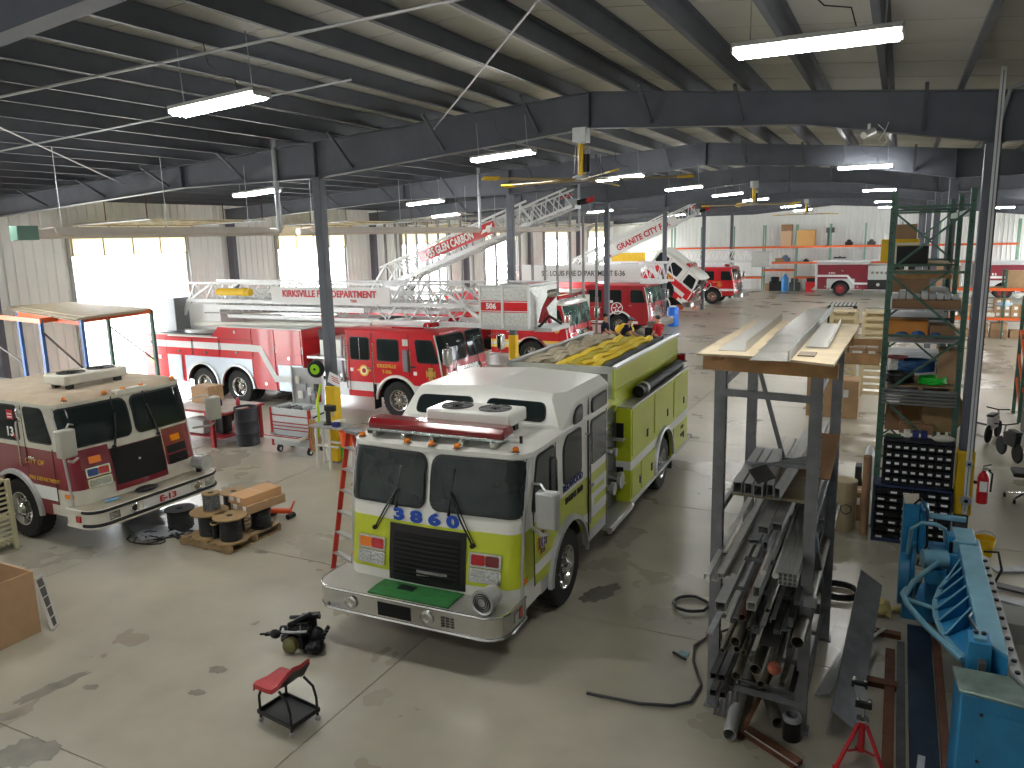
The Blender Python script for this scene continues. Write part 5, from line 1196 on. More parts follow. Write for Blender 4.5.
t=thing('paint_can','black can with a white rim beside the right front post of the stock rack','can',(-.66,7.28,0)); MB().cyl((0,0,0),(0,0,.2),.085,black_plastic,n=20).build('can_body',t); MB().lathe([(.085,.2),(.09,.22),(.08,.26),(.06,.26),(.06,.2)],(0,0,0),(0,0,1),galv,20).build('can_rim',t)
b=MB(); [b.bar((-1.42+.05*k,7.35,.0),(-1.42+.05*k,7.6,.3+.0*k),.03,.012,dark_steel) for k in range(5)]
lone(b,'steel_offcuts','dark flat offcuts leaning inside the left front post of the stock rack','offcuts',smooth=False)
bpy.data.objects['steel_offcuts']['kind']='stuff'
# big angle leaning outside the right post, strips, coil
b=MB(); p0=V((-.36,7.45,.02)); p1=V((-.22,9.6,.62))
b.prism([(0,0),(.012,0),(.012,.26),(0,.26)],p0,(1,.0,0),(.15,0,1),p1-p0,rack_grey); b.prism([(0,0),(.24,-.16),(.24,-.148),(0,.012)],p0+V((.04,0,.26)),(1,0,0),(0,0,1),p1-p0,rack_grey)
lone(b,'angle_iron','big grey bent steel profile leaning right of the stock rack','metal stock',smooth=False)
for k in range(3):
    P=[(-.50+.05*k+.42*s_+.05*k*s_,8.1+1.75*s_,.03+.10*math.sin(pi*s_)+.02*k) for s_ in [i/12 for i in range(13)]]
    b=MB(); [b.bar(P[i],P[i+1],.045,.006,alu) for i in range(12)]
    lone(b,'bent_strip','bright bent metal strip right of the big grey profile, %s of three'%['left','middle','right'][k],'metal stock','bent strips',smooth=False)
def coil(label,c,r,n,rt,m,name='cable_coil',cat='cable',tail=None,seed=0):
    q=random.Random(seed); P=[]
    for k in range(n*20+1):
        a=2*pi*k/20; rr=r*(1+.05*q.uniform(-1,1)); P.append((c[0]+rr*math.cos(a),c[1]+rr*math.sin(a),c[2]+rt+ (k/20.)*rt*1.0+.004*q.random()))
    if tail: P+= [tuple(p) for p in tail]
    return lone(MB().tube(P,rt,m,7),name,label,cat)
coil('black cable coiled on the floor behind the stock rack',(-.46,10.75,0),.24,5,.016,black_plastic,seed=2)
coil('single black hose ring on the floor left of the stock rack',(-2.2,9.62,0),.23,1,.022,black_plastic,'hose_ring','hose',seed=3)
P=[(-2.75,7.15,.02),(-2.17,7.2,.02),(-1.85,7.3,.02),(-1.69,7.45,.02),(-1.66,7.8,.02),(-1.85,8.25,.02),(-1.92,8.6,.02),(-1.8,8.9,.03),(-1.6,9.1,.06)]
lone(MB().tube(P,.016,mat('grey hose',(70,70,72),.6),8),'air_hose','dark grey hose curving on the floor left of the stock rack','hose')
t=thing('floor_tag','small pale blue card with a black clip on the floor left of the stock rack','card',(-2.0,8.38,0)); MB().bx(-.05,.06,-.05,.06,.002,.012,mat('pale blue card',(150,190,206),.6)).build('card',t); MB().bar((-.12,-.02,.015),(.06,-.12,.015),.02,.02,black_plastic).build('clip',t)
b=MB(); b.sphere((-1.72,8.75,.12),(.10,.10,.12),mat('dark red cap',(120,30,36),.6),10,7); b.bx(-1.78,-1.66,8.68,8.8,0,.1,black_plastic); lone(b,'tool_case','dark red and black tool behind the left front post of the stock rack','tool')
# floor plates beside the shear
dk=mat('dark blue steel plate',(44,58,78),.42,.4,var=.3,scale=4)
lone(MB().bx(.37,.62,7.0,10.1,.02,.06,dk),'steel_plate','long dark blue steel plate lying between the stock rack and the blue machine','plate',smooth=False)
for k,(x0,x1,y0,y1,z,m) in enumerate(((.64,.72,7.2,10.0,.03,rust),(.26,.34,6.9,9.6,.03,dark_steel),(-.15,.30,9.75,9.85,.03,rust),(-.25,.28,8.55,8.66,.03,rust),(.14,.24,7.0,9.4,.025,rust))): lone(MB().bx(x0,x1,y0,y1,0,z*2,m),'steel_bar','%s steel bar on the floor beside the dark blue plate, %s'%(('rusty' if m is rust else 'dark'),['on its right','on its left','far crosswise','near crosswise','beside the jack stand'][k]),'bar',smooth=False)
lone(MB().bx(.36,.60,6.6,7.0,0,.06,galv).bar((.42,6.7,.06),(.46,7.2,.2),.06,.01,galv),'steel_offcut','bare steel offcut lying at the foot of the dark blue plate','offcut',smooth=False)
q=random.Random(5); b=MB()
def crumple(u,v,c=(.06,10.42,.0),R_=.16): return (c[0]+R_*u*(1+.25*q.uniform(-1,1)),c[1]+R_*v*(1+.25*q.uniform(-1,1)),.02+.15*max(0,1-(u*u+v*v)*.6)*q.uniform(.5,1.3))
b.grid(lambda u,v:crumple(u,v),[-1+.25*k for k in range(9)],[-1+.25*k for k in range(9)],mat('yellow rag',(196,180,120),.9,var=.2)); lone(b,'rag','crumpled yellow rag on the floor left of the blue machine','rag')
lone(MB().sphere((.27,10.5,.04),(.12,.05,.04),MATS['yellow rag'],8,6),'rag','small yellow rag right beside the crumpled one','rag')
# red jack stand with a trailing roller head
def jack_stand():
    t=thing('jack_stand','red tripod pipe stand with a silver roller head','stand',(-.04,7.14,0))
    rp=mat('red stand paint',(186,22,34),.4,coat=.3)
    for k in range(3):
        a=R(200+120*k+15); f=V((.24*math.cos(a),.24*math.sin(a),.0)); l=MB(); l.bar(f,(.04*math.cos(a),.04*math.sin(a),.42),.035,.02,rp,up=(math.cos(a),math.sin(a),0)); l.bx(f.x-.03,f.x+.03,f.y-.02,f.y+.02,0,.012,rp); l.bar(f*.55+V((0,0,.16)),(0,0,.16),.02,.012,rp); l.build('leg',t)
    MB().cyl((0,0,.14),(0,0,.46),.03,rp,n=14).build('post_tube',t)
    b=MB(); b.cyl((0,0,.46),(0,0,.58),.014,chrome); b.lathe([(.03,0),(.055,.01),(.055,.03),(.02,.04)],(0,0,.45),(0,0,1),chrome,14); b.build('screw',t)
    b=MB(); b.bar((0,0,.60),(-.05,.34,.60),.09,.012,galv); 
    for e in ((0,0,.60),(-.05,.34,.60)): b.bx(e[0]-.07,e[0]+.07,e[1]-.02,e[1]+.02,.585,.64,black_plastic); [b.sphere((e[0]+s*.05,e[1],.66),.022,chrome,8,6) for s in(-1,1)]
    b.build('roller_head',t); return t
jack_stand()

# ------------------------------------------------------------------ blue folding machine
def shear():
    t=thing('folding_machine','long bright blue sheet metal folding machine in the right foreground','machine',(0,0,0))
    sb,sf=shear_blue,shear_blue_pale
    b=MB(); b.prism([(.69,6.92),(.66,7.25),(1.5,7.25),(1.5,6.80)],(0,0,0),(1,0,0),(0,1,0),(0,0,1.06),sb); b.prism([(.67,6.90),(.64,7.3),(1.5,7.3),(1.5,6.78)],(0,0,1.06),(1,0,0),(0,1,0),(0,0,.03),mat('worn machine top',(120,138,130),.5,.3,var=.35,scale=7)); o=b.build('end_housing',t,bev=.02)
    p=MB(); e1=V((.81,-.12,0)).normalized(); n_=V((-e1.y,e1.x,0))*-1; p.prism([(.13,.45),(.60,.45),(.60,.94),(.13,.94)],V((.69,6.92,0))+n_*.0,e1,(0,0,1),n_*.012,sb)
    for a in (.16,.57):
        for z in (.48,.91): c=V((.69,6.92,z))+e1*a; p.cyl(c,c+n_*.022,.016,black_plastic,n=8)
    p.build('cover_plate',o,bev=.004)
    # upper beam
    b=MB(); b.prism([(.86,7.6),(1.06,7.35),(1.04,9.95),(.83,9.95)],(0,0,1.22),(1,0,0),(0,1,0),(0,0,.03),sf); b.prism([(.86,7.6),(1.06,7.35),(1.04,9.95),(.83,9.95)],(0,0,.95),(1,0,0),(0,1,0),(0,0,.27),sb); b.build('clamp_beam',t,bev=.008)
    b=MB(); b.prism([(1.07,7.3),(1.16,7.05),(1.13,9.9),(1.05,9.95)],(0,0,1.12),(1,0,0),(0,1,0),(0,0,.03),alu); 
    for k in range(13): f=k/12.; b.cyl((1.12-.03*f,7.25+2.5*f,1.15),(1.12-.03*f,7.25+2.5*f,1.17),.022,black_plastic,n=8)
    b.build('blade_bar',t)
    b=MB(); b.bx(.82,1.1,7.4,9.9,.55,.95,sb); b.build('bed_beam',t,bev=.01)
    # ribbed belly plate
    b=MB(); out=[(.86,7.55),(.70,7.75),(.60,8.05),(.555,8.4),(.56,8.75),(.62,9.1),(.72,9.45),(.84,9.75)]
    b.prism(out,(0,0,.98),(1,0,0),(0,1,0),(0,0,.02),sb); o=b.build('truss_plate',t,smooth=False)
    for k in range(6):
        y=8.35+.27*k; y1=y-.36; xo=interp(y1,[(p[1],p[0]) for p in out]); p0=V((.86,y,1.0)); p1=V((xo,y1,1.0)); d=p1-p0; r=MB(); r.prism([(0,0),(d.length,0),(d.length,.03),(0,.20)],p0,d.normalized(),(0,0,1),(.008,.01,0),sb); r.bar(p0+V((0,0,.20)),p1+V((0,0,.03)),.018,.012,sf); r.build('rib',o,smooth=False)
    r=MB(); [r.bar((a[0],a[1],1.01),(c[0],c[1],1.01),.05,.02,sf) for a,c in zip(out,out[1:])]; r.build('plate_rim',o,smooth=False)
    MB().tube([(.30,9.0,1.0),(.26,8.85,1.0),(.30,8.6,1.0),(.45,8.2,1.0),(.74,7.56,1.02)],.03,sf,10).build('counterweight_arm',t)
    MB().tube([(.28,8.8,1.0),(.36,9.1,1.05),(.62,9.65,1.10)],.028,sf,10).tube([(.3,8.72,1.0),(.56,8.6,1.0)],.026,sf,8).build('counterweight_arm',t)
    b=MB(); b.bx(.76,.94,7.38,7.62,1.0,1.3,sb); b.bx(.80,.90,7.42,7.58,1.3,1.33,sf); [b.cyl((x,7.5,1.33),(x,7.5,1.36),.02,black_plastic) for x in (.82,.88)]; b.tube([(.85,7.6,1.3),(.78,7.75,1.36),(.82,7.95,1.32)],.012,dark_steel,6); b.bx(.84,.9,7.30,7.38,1.02,1.16,dark_steel); b.build('clamp_block',t,bev=.01)
    # belt guard, flywheel cover and motor at the far end
    g=MB(); g.prism([(.24,10.85),(.42,10.92),(.42,10.5),(.25,10.46)],(0,0,.75),(1,0,0),(0,1,0),(0,0,.74),sb); g.prism([(.24,10.85),(.42,10.92),(.42,10.5),(.25,10.46)],(0,0,1.49),(1,0,0),(0,1,0),(0,0,.012),mat('dusty top',(170,164,150),.8)); g.build('belt_guard',t,bev=.012)
    g=MB(); g.prism([(0,0)]+[(.30*math.cos(R(a)),.42*math.sin(R(a))) for a in range(90,271,15)]+[(.1,-.42),(.2,-.3),(.2,.42)],(.36,10.62,.62),(0,1,0),(0,0,1),(.06,0,0),sb); g.cyl((.24,10.55,.5),(.36,10.55,.5),.36,sb,n=32); o=g.build('flywheel_cover',t,bev=.01)
    MB().prism([(.05,.0),(.3,.02),(.32,.05),(.14,.06),(.09,-.18),(.02,-.2)],(.40,10.2,.45),(.35,.9,0),(0,0,1),(-.01,-.02,.0),mat('chipped paint',(130,150,150),.7)).build('worn_patch',o)
    g=MB(); g.prism([(.43,10.9),(.54,10.9),(.54,10.55),(.43,10.55)],(0,0,.8),(1,0,0),(0,1,0),(0,0,.62),sb); g.build('guard_side',t,bev=.03)
    m=MB(); m.cyl((.46,9.8,1.06),(.72,9.86,1.06),.11,sf,n=20); m.bx(.5,.68,9.72,9.95,.8,.95,sb); m.build('motor',t)
    m=MB(); m.tube([(.32,10.3,.9),(.34,10.25,1.25),(.45,10.2,1.36),(.6,10.2,1.36),(.70,10.25,1.3),(.72,10.3,1.1)],.025,sf,10); m.build('guard_rail',t)
    m=MB(); m.tube([(.36,10.5,1.49),(.42,10.4,1.6),(.5,10.3,1.5),(.52,10.2,1.1),(.42,10.1,.85),(.5,9.95,.9)],.014,black_plastic,8); m.build('power_cable',t); m=MB(); m.tube([(1.12,10.2,1.1),(1.25,10.1,1.15),(1.28,9.95,1.0),(1.2,9.9,.8)],.014,black_plastic,8); m.build('power_cable',t)
    m=MB(); m.bx(.74,1.1,9.95,10.6,0,1.1,sb); m.bx(.78,1.02,10.0,10.5,1.1,1.26,sf); m.bx(.5,.95,10.62,10.7,1.28,1.34,sf); m.bx(.55,.8,10.2,10.6,.3,1.0,sb); o=m.build('far_housing',t,bev=.015)
    MB().bx(.72,.80,10.02,10.2,1.02,1.3,sb).cyl((.76,10.0,1.1),(.76,10.0,1.24),.02,black_plastic).build('control_box',t,bev=.01)
    MB().bx(.30,.75,10.35,10.9,0,.3,sb).build('machine_foot',t,bev=.02)
    return t
shear()
for k,(a,c,m,l) in enumerate((((1.5,12.4,.02),(1.95,12.6,.02),galv,'bare strip farthest'),((1.35,11.9,.02),(1.9,11.75,.02),dark_steel,'dark bar second'),((1.3,11.5,.02),(1.8,11.3,.02),galv,'bare strip third'),((1.3,11.0,.02),(1.8,10.9,.02),rust,'rusty bar nearest'))):
    lone(MB().bar(a,c,.16,.03,m),'metal_offcut','%s of the offcuts on the floor right of the blue machine'%l,'offcut',smooth=False)
lone(MB().bx(1.28,1.9,10.2,10.75,0,.25,mat('grey crate',(150,148,140),.8)),'wooden_crate','low grey crate right of the blue machine','crate',bev=.01)
# things on the first right post
t=thing('fire_extinguisher','red fire extinguisher hanging on the yellow guarded post','fire extinguisher',(1.36,13.3,.72))
MB().lathe([(.0,0),(.075,.0),(.08,.02),(.08,.40),(.06,.46),(.03,.49),(.03,.52)],(0,0,0),(0,0,1),red_paint,20).build('cylinder_body',t)
MB().bx(-.02,.05,-.03,.03,.52,.56,chrome).bar((-.02,0,.58),(.09,0,.62),.03,.012,black_plastic).bar((-.02,0,.55),(.09,0,.53),.03,.012,black_plastic).build('valve_handle',t); MB().tube([(.05,0,.53),(.11,-.02,.48),(.10,-.04,.2)],.014,black_plastic,8).build('hose',t); MB().bx(-.05,.05,-.083,-.075,.2,.36,paper).build('paper_label',t)
MB().bx(-.16,-.08,-.02,.02,.3,.34,black_plastic).build('bracket',t)
t=thing('conduit_pole','bright strut pole strapped to the yellow guarded post, rising past the roof beam','pole',(1.14,13.2,0))
MB().bx(-.035,.035,-.035,.02,.55,7.05,mat('bright strut',(206,208,208),.4,.15)).build('strut',t); MB().bx(-.008,.008,-.0375,-.034,.6,7.0,mat('strut groove',(120,122,124),.6)).build('strut_groove',t)
for z,r in ((1.36,.055),(.78,.075)): MB().cyl((0,-.09,z),(0,-.03,z),r,galv,n=16).cyl((0,-.10,z),(0,-.085,z),r*.4,black_plastic,n=12).build('clamp_knob',t)
MB().tube([(.0,0,6.3),(.1,0,6.75),(.35,0,6.85),(1.2,0,6.85)],.03,galv,8).build('conduit_bend',t)
b=MB(); [b.tube([(.0+.02*math.cos(a),-.02,.72-.03*k+.02*math.sin(a)) for a in [i*pi/3 for i in range(6)]],.005,dark_steel,5,closed=True) for k in range(14)]; b.build('hanging_chain',t)
t=thing('yellow_bucket','yellow bucket on the floor behind the blue machine','bucket',(1.42,13.0,0)); MB().lathe([(.11,0),(.14,.26),(.15,.27),(.145,.28),(.132,.27),(.105,.02)],(0,0,0),(0,0,1),yellow_steel,20).build('bucket_body',t); MB().tube([(.14*math.cos(a),.02,.26+.12*math.sin(a)) for a in [pi*k/10 for k in range(11)]],.005,galv,5).build('bucket_handle',t)

# ------------------------------------------------------------------ parts cabinets, drum, tube in front of the green rack
def bins(label,x,y,z,w,h,d,rows,cols,m,pap):
    t=thing('parts_cabinet',label,'cabinet',(x,y,z)); b=MB()
    b.bx(0,w,0,d,0,.03,m); b.bx(0,w,0,d,h-.03,h,m); b.bx(0,.025,0,d,0,h,m); b.bx(w-.025,w,0,d,0,h,m); b.bx(0,w,d-.02,d,0,h,m); b.build('cabinet_body',t,bev=.004)
    rh=(h-.06)/rows; cw=(w-.05)/cols
    for r in range(rows):
        for c in range(cols):
            x0=.025+cw*c+.006; z0=.03+rh*r+.008; q=MB(); q.bx(x0,x0+cw-.012,.012,d*.9,z0,z0+rh-.03,black_plastic); q.bx(x0,x0+cw-.012,-.004,.014,z0,z0+(rh-.03)*.7,black_plastic)
            o=q.build('drawer_bin',t,smooth=False)
            if pap(r,c): MB().bx(x0+cw*.22,x0+cw*.74,-.008,-.004,z0+rh*.2,z0+rh*.46,paper).build('paper_label',o,smooth=False)
    return t
bins('black small parts cabinet with rows of white labels, on top of the blue one',-.04,13.05,.94,.98,.72,.3,5,8,mat('black cabinet',(26,30,42),.5),lambda r,c:True)
q=random.Random(8)
c=bins('dark blue small parts cabinet with open bins and strips of white labels',-.14,13.0,.0,1.10,.93,.42,7,6,navy_paint,lambda r,c:q.random()<.9)
MB().bx(0,1.10,-.01,.4,-.0,.06,navy_paint).build('plinth',c)
lone(MB().pipe((-.25,13.2,0),(-.25,13.22,1.32),.065,.008,cardboard_dark,18),'cardboard_tube','tall brown cardboard tube standing left of the blue cabinet','tube')
t=thing('fibre_drum','pale fibre drum with a dark ring mark behind the stock rack','drum',(-.58,13.36,0)); MB().lathe([(.19,0),(.2,.02),(.2,.78),(.205,.8),(.205,.84),(.19,.84)],(0,0,0),(0,0,1),mat('pale drum',(176,160,128),.75,var=.12),24).build('drum_body',t); MB().tube([(.05+.08*math.cos(a),-.203+.004*abs(math.cos(a)),.4+.08*math.sin(a)) for a in [2*pi*k/16 for k in range(16)]],.008,black_letter,6,closed=True).build('ring_mark',t)
card('carton','brown carton behind the pale fibre drum',(-.42,14.0,0),(.35,.4,.5),cardboard_dark,lab=[(0,.35,.15,.12)])
# ------------------------------------------------------------------ green pallet rack with its load
def upright(root,x,y0,y1,h,m,axis='y',base=True,n=5,phase=0):
    """two posts with horizontal and diagonal bracing between (x0,y0)-(x1,y1)"""
    (xa,ya),(xb,yb)=x,y0
    for px,py in (x,y0):
        b=MB(); b.bx(px-.04,px+.04,py-.035,py+.035,0,h,m); b.bx(px-.07,px+.07,py-.06,py+.06,0,.012,m); z=.3
        while z<h-.1: b.bx(px-.008,px+.008,py-.037,py-.034,z,z+.024,mat('slot shade',(38,54,48),.8)); z+=.15
        b.build('upright_post',root,smooth=False)
    dz=(h-.5)/n
    for k in range(n+1):
        z=.25+dz*k; MB().bar((xa,ya,z),(xb,yb,z),.035,.04,m).build('cross_brace',root,smooth=False)
        if k<n:
            a,c=((xa,ya),(xb,yb)) if (k+phase)%2 else ((xb,yb),(xa,ya))
            MB().bar((a[0],a[1],z+.03),(c[0],c[1],z+dz-.03),.03,.035,m).build('diagonal_brace',root,smooth=False)
def green_rack():
    t=thing('pallet_rack','tall green pallet rack behind the parts cabinets','rack',(0,0,0))
    for y,ph in ((13.62,1),(16.3,0),(19.0,1)): upright(t,(-.12,y),(.94,y),None,5.45,green_paint,n=5,phase=ph)
    for z in (1.58,2.28,3.1,3.62):
        for x in (-.12,.94): MB().bx(x-.025,x+.025,13.62,19.0,z-.1,z,green_paint).build('shelf_beam',t,smooth=False)
        b=MB(); 
        if z>2:
            y=13.68
            for k in range(22): b.bx(-.10,.92,y,y+.20,z,z+.016,galv); y+=.242
            b.build('shelf_deck',t,smooth=False)
    b=MB(); 
    for x in (-.12,.94): b.bx(x-.025,x+.025,13.62,19.0,5.05,5.15,green_paint)
    b.build('shelf_beam',t,smooth=False)
    for k in range(5): MB().bx(-.12,.94,13.55,13.585,2.37+.0*k-.03-.055*k,2.41-.03-.055*k-.01,mat('grey slat',(120,122,124),.5,.4)).build('front_slat',t,smooth=False)
    return t
green_rack()
# level at 2.28 : hoses and reels
rm=mat('reel flange board',(150,124,86),.85,var=.12)
def spool(label,c,r,w,m,flange=rm,axis=(0,0,1),cat='spool',group=None,name='cable_spool',core=.62,fr=None):
    t=thing(name,label,cat,c,0,group); a=V(axis).normalized(); fr=fr or r
    b=MB(); b.cyl((0,0,0),a*.02,fr,flange,n=28); b.build('flange',t)
    b=MB(); b.cyl(a*(w-.02),a*w,fr,flange,n=28); b.cyl(a*w,a*(w+.003),.05,black_matte,n=12); b.build('flange',t)
    b=MB(); n=max(3,int(w/.035)); 
    b.lathe([(r*core,.02)]+[(r*core+(r*.04)*(i%2),.02+(w-.04)*i/(2*n)) for i in range(2*n+1)],(0,0,0),a,m,24); b.build('wound_cable',t)
    return t
spool('big brown cable reel standing low in the green rack at the right',(.80,13.95,1.95),.33,.2,black_plastic,axis=(-.25,1,0))
spool('brown cable reel behind the big one in the green rack',(.72,14.5,2.0),.36,.2,black_plastic,axis=(-.2,1,0),core=.5)
spool('brown cable reel lower in the middle of the green rack',(.45,14.4,1.88),.28,.2,dark_steel,axis=(-.2,1,0),core=.5)
card('carton','open low carton on the bottom level of the green rack',(.42,13.95,1.60),(.5,.3,.16),cardboard_dark)
card('carton','small brown carton left on the bottom level of the green rack',(.08,14.1,1.60),(.26,.3,.42),cardboard_dark)
for k,(x,c,l) in enumerate(((.28,white_paint,'white'),(.40,navy_letter,'purple'),(.52,navy_letter,'violet'))): lone(MB().bx(x-.045,x+.045,13.25,13.33,1.665,1.78,c),'small_box','small %s box on top of the black parts cabinet'%l,'box',bev=.004)
lone(MB().sphere((.78,13.2,1.70),(.16,.08,.06),mat('crumpled paper',(190,186,176),.9,bump=.8),10,7),'crumpled_bag','crumpled pale bag on top of the black parts cabinet','bag')
lone(MB().bx(-.02,.2,13.15,13.3,1.665,1.70,mat('green tray',(40,70,50),.5)),'green_tray','small green tray at the left on the black parts cabinet','tray',bev=.004)
# pallet, boxes, hoses on 2.28 level
b=MB(); [b.bx(-.05+.0,.9,13.7+.22*k,13.85+.22*k,2.39,2.41,grey_wood) for k in range(5)]; [b.bx(x,x+.06,13.7,14.75,2.30,2.39,grey_wood) for x in (-.04,.4,.84)]
lone(b,'wooden_pallet','weathered pallet under the hoses in the green rack','pallet',smooth=False)
coil('bright green hose coil on the pallet in the green rack',(.60,13.95,2.41),.19,7,.014,mat('bright green hose',(24,200,56),.5),'hose_coil','hose',seed=5)
coil('black hose heap at the left on the pallet in the green rack',(.12,13.95,2.41),.2,8,.018,black_plastic,'hose_coil','hose',seed=6)
coil('blue hose coil behind the green one in the green rack',(.36,14.3,2.55),.26,9,.018,mat('blue hose',(36,80,128),.6),'hose_coil','hose',seed=7)
spool('red and white ribbon reel at the left of the hoses in the green rack',(.06,14.35,2.42),.18,.36,mat('white ribbon',(206,204,200),.6),mat('red flange',(140,40,46),.6))
card('carton','tall brown carton at the right of the hoses in the green rack',(.80,14.25,2.41),(.28,.4,.55),cardboard)
card('carton','orange toned carton on the third level of the green rack, left',(.2,14.6,3.12),(.6,.5,.26),mat('orange carton',(206,140,66),.8))
card('carton','dark carton on the third level of the green rack, right',(.7,14.5,3.12),(.36,.5,.2),cardboard_dark)
lone(MB().sphere((.35,14.0,3.2),(.1,.08,.06),mat('blue cloth',(50,90,150),.9),8,6).sphere((.12,14.0,3.19),(.1,.08,.05),MATS['blue cloth'],8,6).sphere((.6,14.0,3.19),(.08,.08,.05),MATS['blue cloth'],8,6),'blue_cloth','blue cloths along the edge of the third level of the green rack','cloth')
b=MB(); b.bx(-.06,.9,13.7,14.9,3.64,3.78,cardboard_dark); lone(b,'carton_tray','wide flat brown carton on the fourth level of the green rack','box',bev=.01)
q=random.Random(9)
for k in range(9): 
    x=-.02+.105*k; lone(MB().bx(x-.045,x+.045,13.75,14.0+.1*q.random(),3.782,3.84+.09*q.random(),galv if k%2 else alu),'metal_fitting','small grey metal fitting in the row on the wide flat carton','fitting','row of metal fittings',bev=.008)
card('carton','flat carton higher in the back bay of the green rack',(.2,17.0,3.64),(.7,.7,.3),cardboard_dark)
lone(MB().bx(-.06,.9,16.6,18.4,4.22,4.30,wood),'wooden_board','wide board high in the back bay of the green rack','board')
bpy.data.objects['wooden_board'].location=(0,0,-.28)
lone(MB().bx(-.04,.9,16.5,18.5,4.14,4.17,grey_wood),'wooden_board','upper wide board high in the back bay of the green rack','board'); bpy.data.objects['wooden_board.001'].location=(0,0,.03)
t=thing('battery_box','black box with a white strap high in the back bay of the green rack','box',(.22,17.2,4.2)); MB().bx(-.28,.28,-.2,.2,0,.34,black_plastic).build('box_body',t,bev=.02); MB().bx(-.30,-.27,-.21,.21,0,.4,white_paint).bx(-.3,.1,-.21,-.2,.36,.4,white_paint).build('white_strap',t)
card('yellow_crate','yellow plastic crate with a carton on it in the back bay of the green rack',(.0,18.3,4.2),(.7,.5,.46),yellow_steel,tape=False); card('carton','carton standing on the yellow crate in the green rack',(.05,18.3,4.66),(.5,.4,.3),cardboard)
# timber tray with cartons left of the green rack
def ttray():
    t=thing('timber_shelf','open timber shelf on legs between the stock rack and the green rack','shelf',(0,0,0))
    MB().bx(-.86,-.17,12.98,13.02,2.84,3.0,wood).build('front_board',t,smooth=False); MB().bx(-.80,-.17,14.28,14.32,2.84,3.06,wood).build('back_board',t,smooth=False); MB().bx(-.84,-.17,13.02,14.28,2.82,2.85,grey_wood).build('shelf_panel',t,smooth=False)
    for x,y in ((-.81,13.06),(-.13,13.72)): MB().bx(x-.02,x+.02,y-.02,y+.02,0,2.82,rack_grey).build('leg',t,smooth=False)
ttray()
for k,(x,w,l) in enumerate(((-.72,.16,'small carton at the left on the timber shelf'),(-.50,.24,'carton with a big label in the middle of the timber shelf'),(-.29,.16,'carton at the right on the timber shelf'))): card('carton',l,(x,13.4,2.85),(w,.4,.2),cardboard,lab=[(0,.1,w*.6,.12)])
lone(MB().sphere((-.26,15.2,.5),(.12,.2,.5),mat('white plastic sheet',(206,208,210),.4),10,7),'plastic_bundle','white plastic bundle on the floor left of the green rack','bundle'); lone(MB().bx(-.5,-.3,15.4,15.7,0,.5,black_plastic),'black_case','black case on the floor left of the green rack','case',bev=.02)
card('carton','big open brown carton on the floor beyond the stock rack, left part of a pair',(-1.62,22.1,0),(.74,1.0,1.05),cardboard,open_='flap'); card('carton','big brown carton on the floor beyond the stock rack with a white sticker',(-.98,22.0,0),(.50,.8,1.0),cardboard,lab=[(-.05,.66,.12,.2)])
# slatted crates and forklift behind
def slat_crate(x,y,w,h,label):
    t=thing('slatted_crate',label,'crate',(x,y,0)); cr=mat('new pale wood',(206,190,152),.75,var=.12,scale=5)
    for sx in(-1,1):
        for sy in(-1,1): MB().bx(sx*w/2-.05,sx*w/2+.05,sy*.45-.05,sy*.45+.05,0,h,cr).build('corner_post',t,smooth=False)
    n=int(h/.2)
    for k in range(n):
        z=.06+k*.2
        for sy in(-1,1): MB().bx(-w/2,w/2,sy*.47-.012,sy*.47+.012,z,z+.10,cr).build('slat',t,smooth=False)
        if k%2==0:
            for sx in(-1,1): MB().bx(sx*w/2-.012,sx*w/2+.012,-.45,.45,z,z+.10,cr).build('side_slat',t,smooth=False)
    MB().bx(-w/2,w/2,-.47,.47,h-.03,h,cr).build('crate_top',t,smooth=False)
slat_crate(-1.36,25.2,.66,2.5,'pale slatted crate left of the forklift'); slat_crate(-.46,25.2,.70,2.5,'pale slatted crate right of the forklift')
def forklift():
    t=thing('forklift','black forklift with an overhead guard behind the slatted crates','forklift',(-1.75,30.4,0))
    b=MB(); b.bx(-.5,.5,-.2,1.5,.25,1.0,black_plastic); b.bx(-.5,.5,.9,1.6,.9,1.25,mat('counterweight',(50,50,52),.6)); b.build('body',t,bev=.05)
    MB().bx(-.25,.25,.3,.8,1.0,1.1,black_plastic).bx(-.25,.25,.75,.85,1.05,1.55,black_plastic).build('seat',t,bev=.03)
    b=MB(); 
    for sx in(-1,1):
        for sy in(0,1.3): b.bx(sx*.42-.04,sx*.42+.04,sy-.04,sy+.04,.9,2.15,black_plastic)
    b.bx(-.5,.5,-.1,1.4,2.13,2.17,black_plastic); [b.bx(-.5+.14*k,-.44+.14*k,-.1,1.4,2.16,2.2,white_paint) for k in range(8)]; b.build('overhead_guard',t,smooth=False)
    b=MB(); [b.bx(s*.3-.06,s*.3+.06,-.42,-.3,.05,2.1,dark_steel) for s in(-1,1)]; b.bx(-.4,.4,-.44,-.38,.5,.6,dark_steel); b.build('mast',t,smooth=False)
    for s in(-1,1): MB().bx(s*.22-.05,s*.22+.05,-1.4,-.42,.06,.1,dark_steel).build('fork',t,smooth=False)
    for x,y in ((-.5,.0),(.5,.0),(-.5,1.2),(.5,1.2)): MB().cyl((x-.08,y,.28),(x+.08,y,.28),.28,rubber,n=20).build('wheel',t)
    MB().bx(-.3,-.1,-.46,-.43,1.0,1.15,yellow_steel).build('warning_plate',t)
forklift()

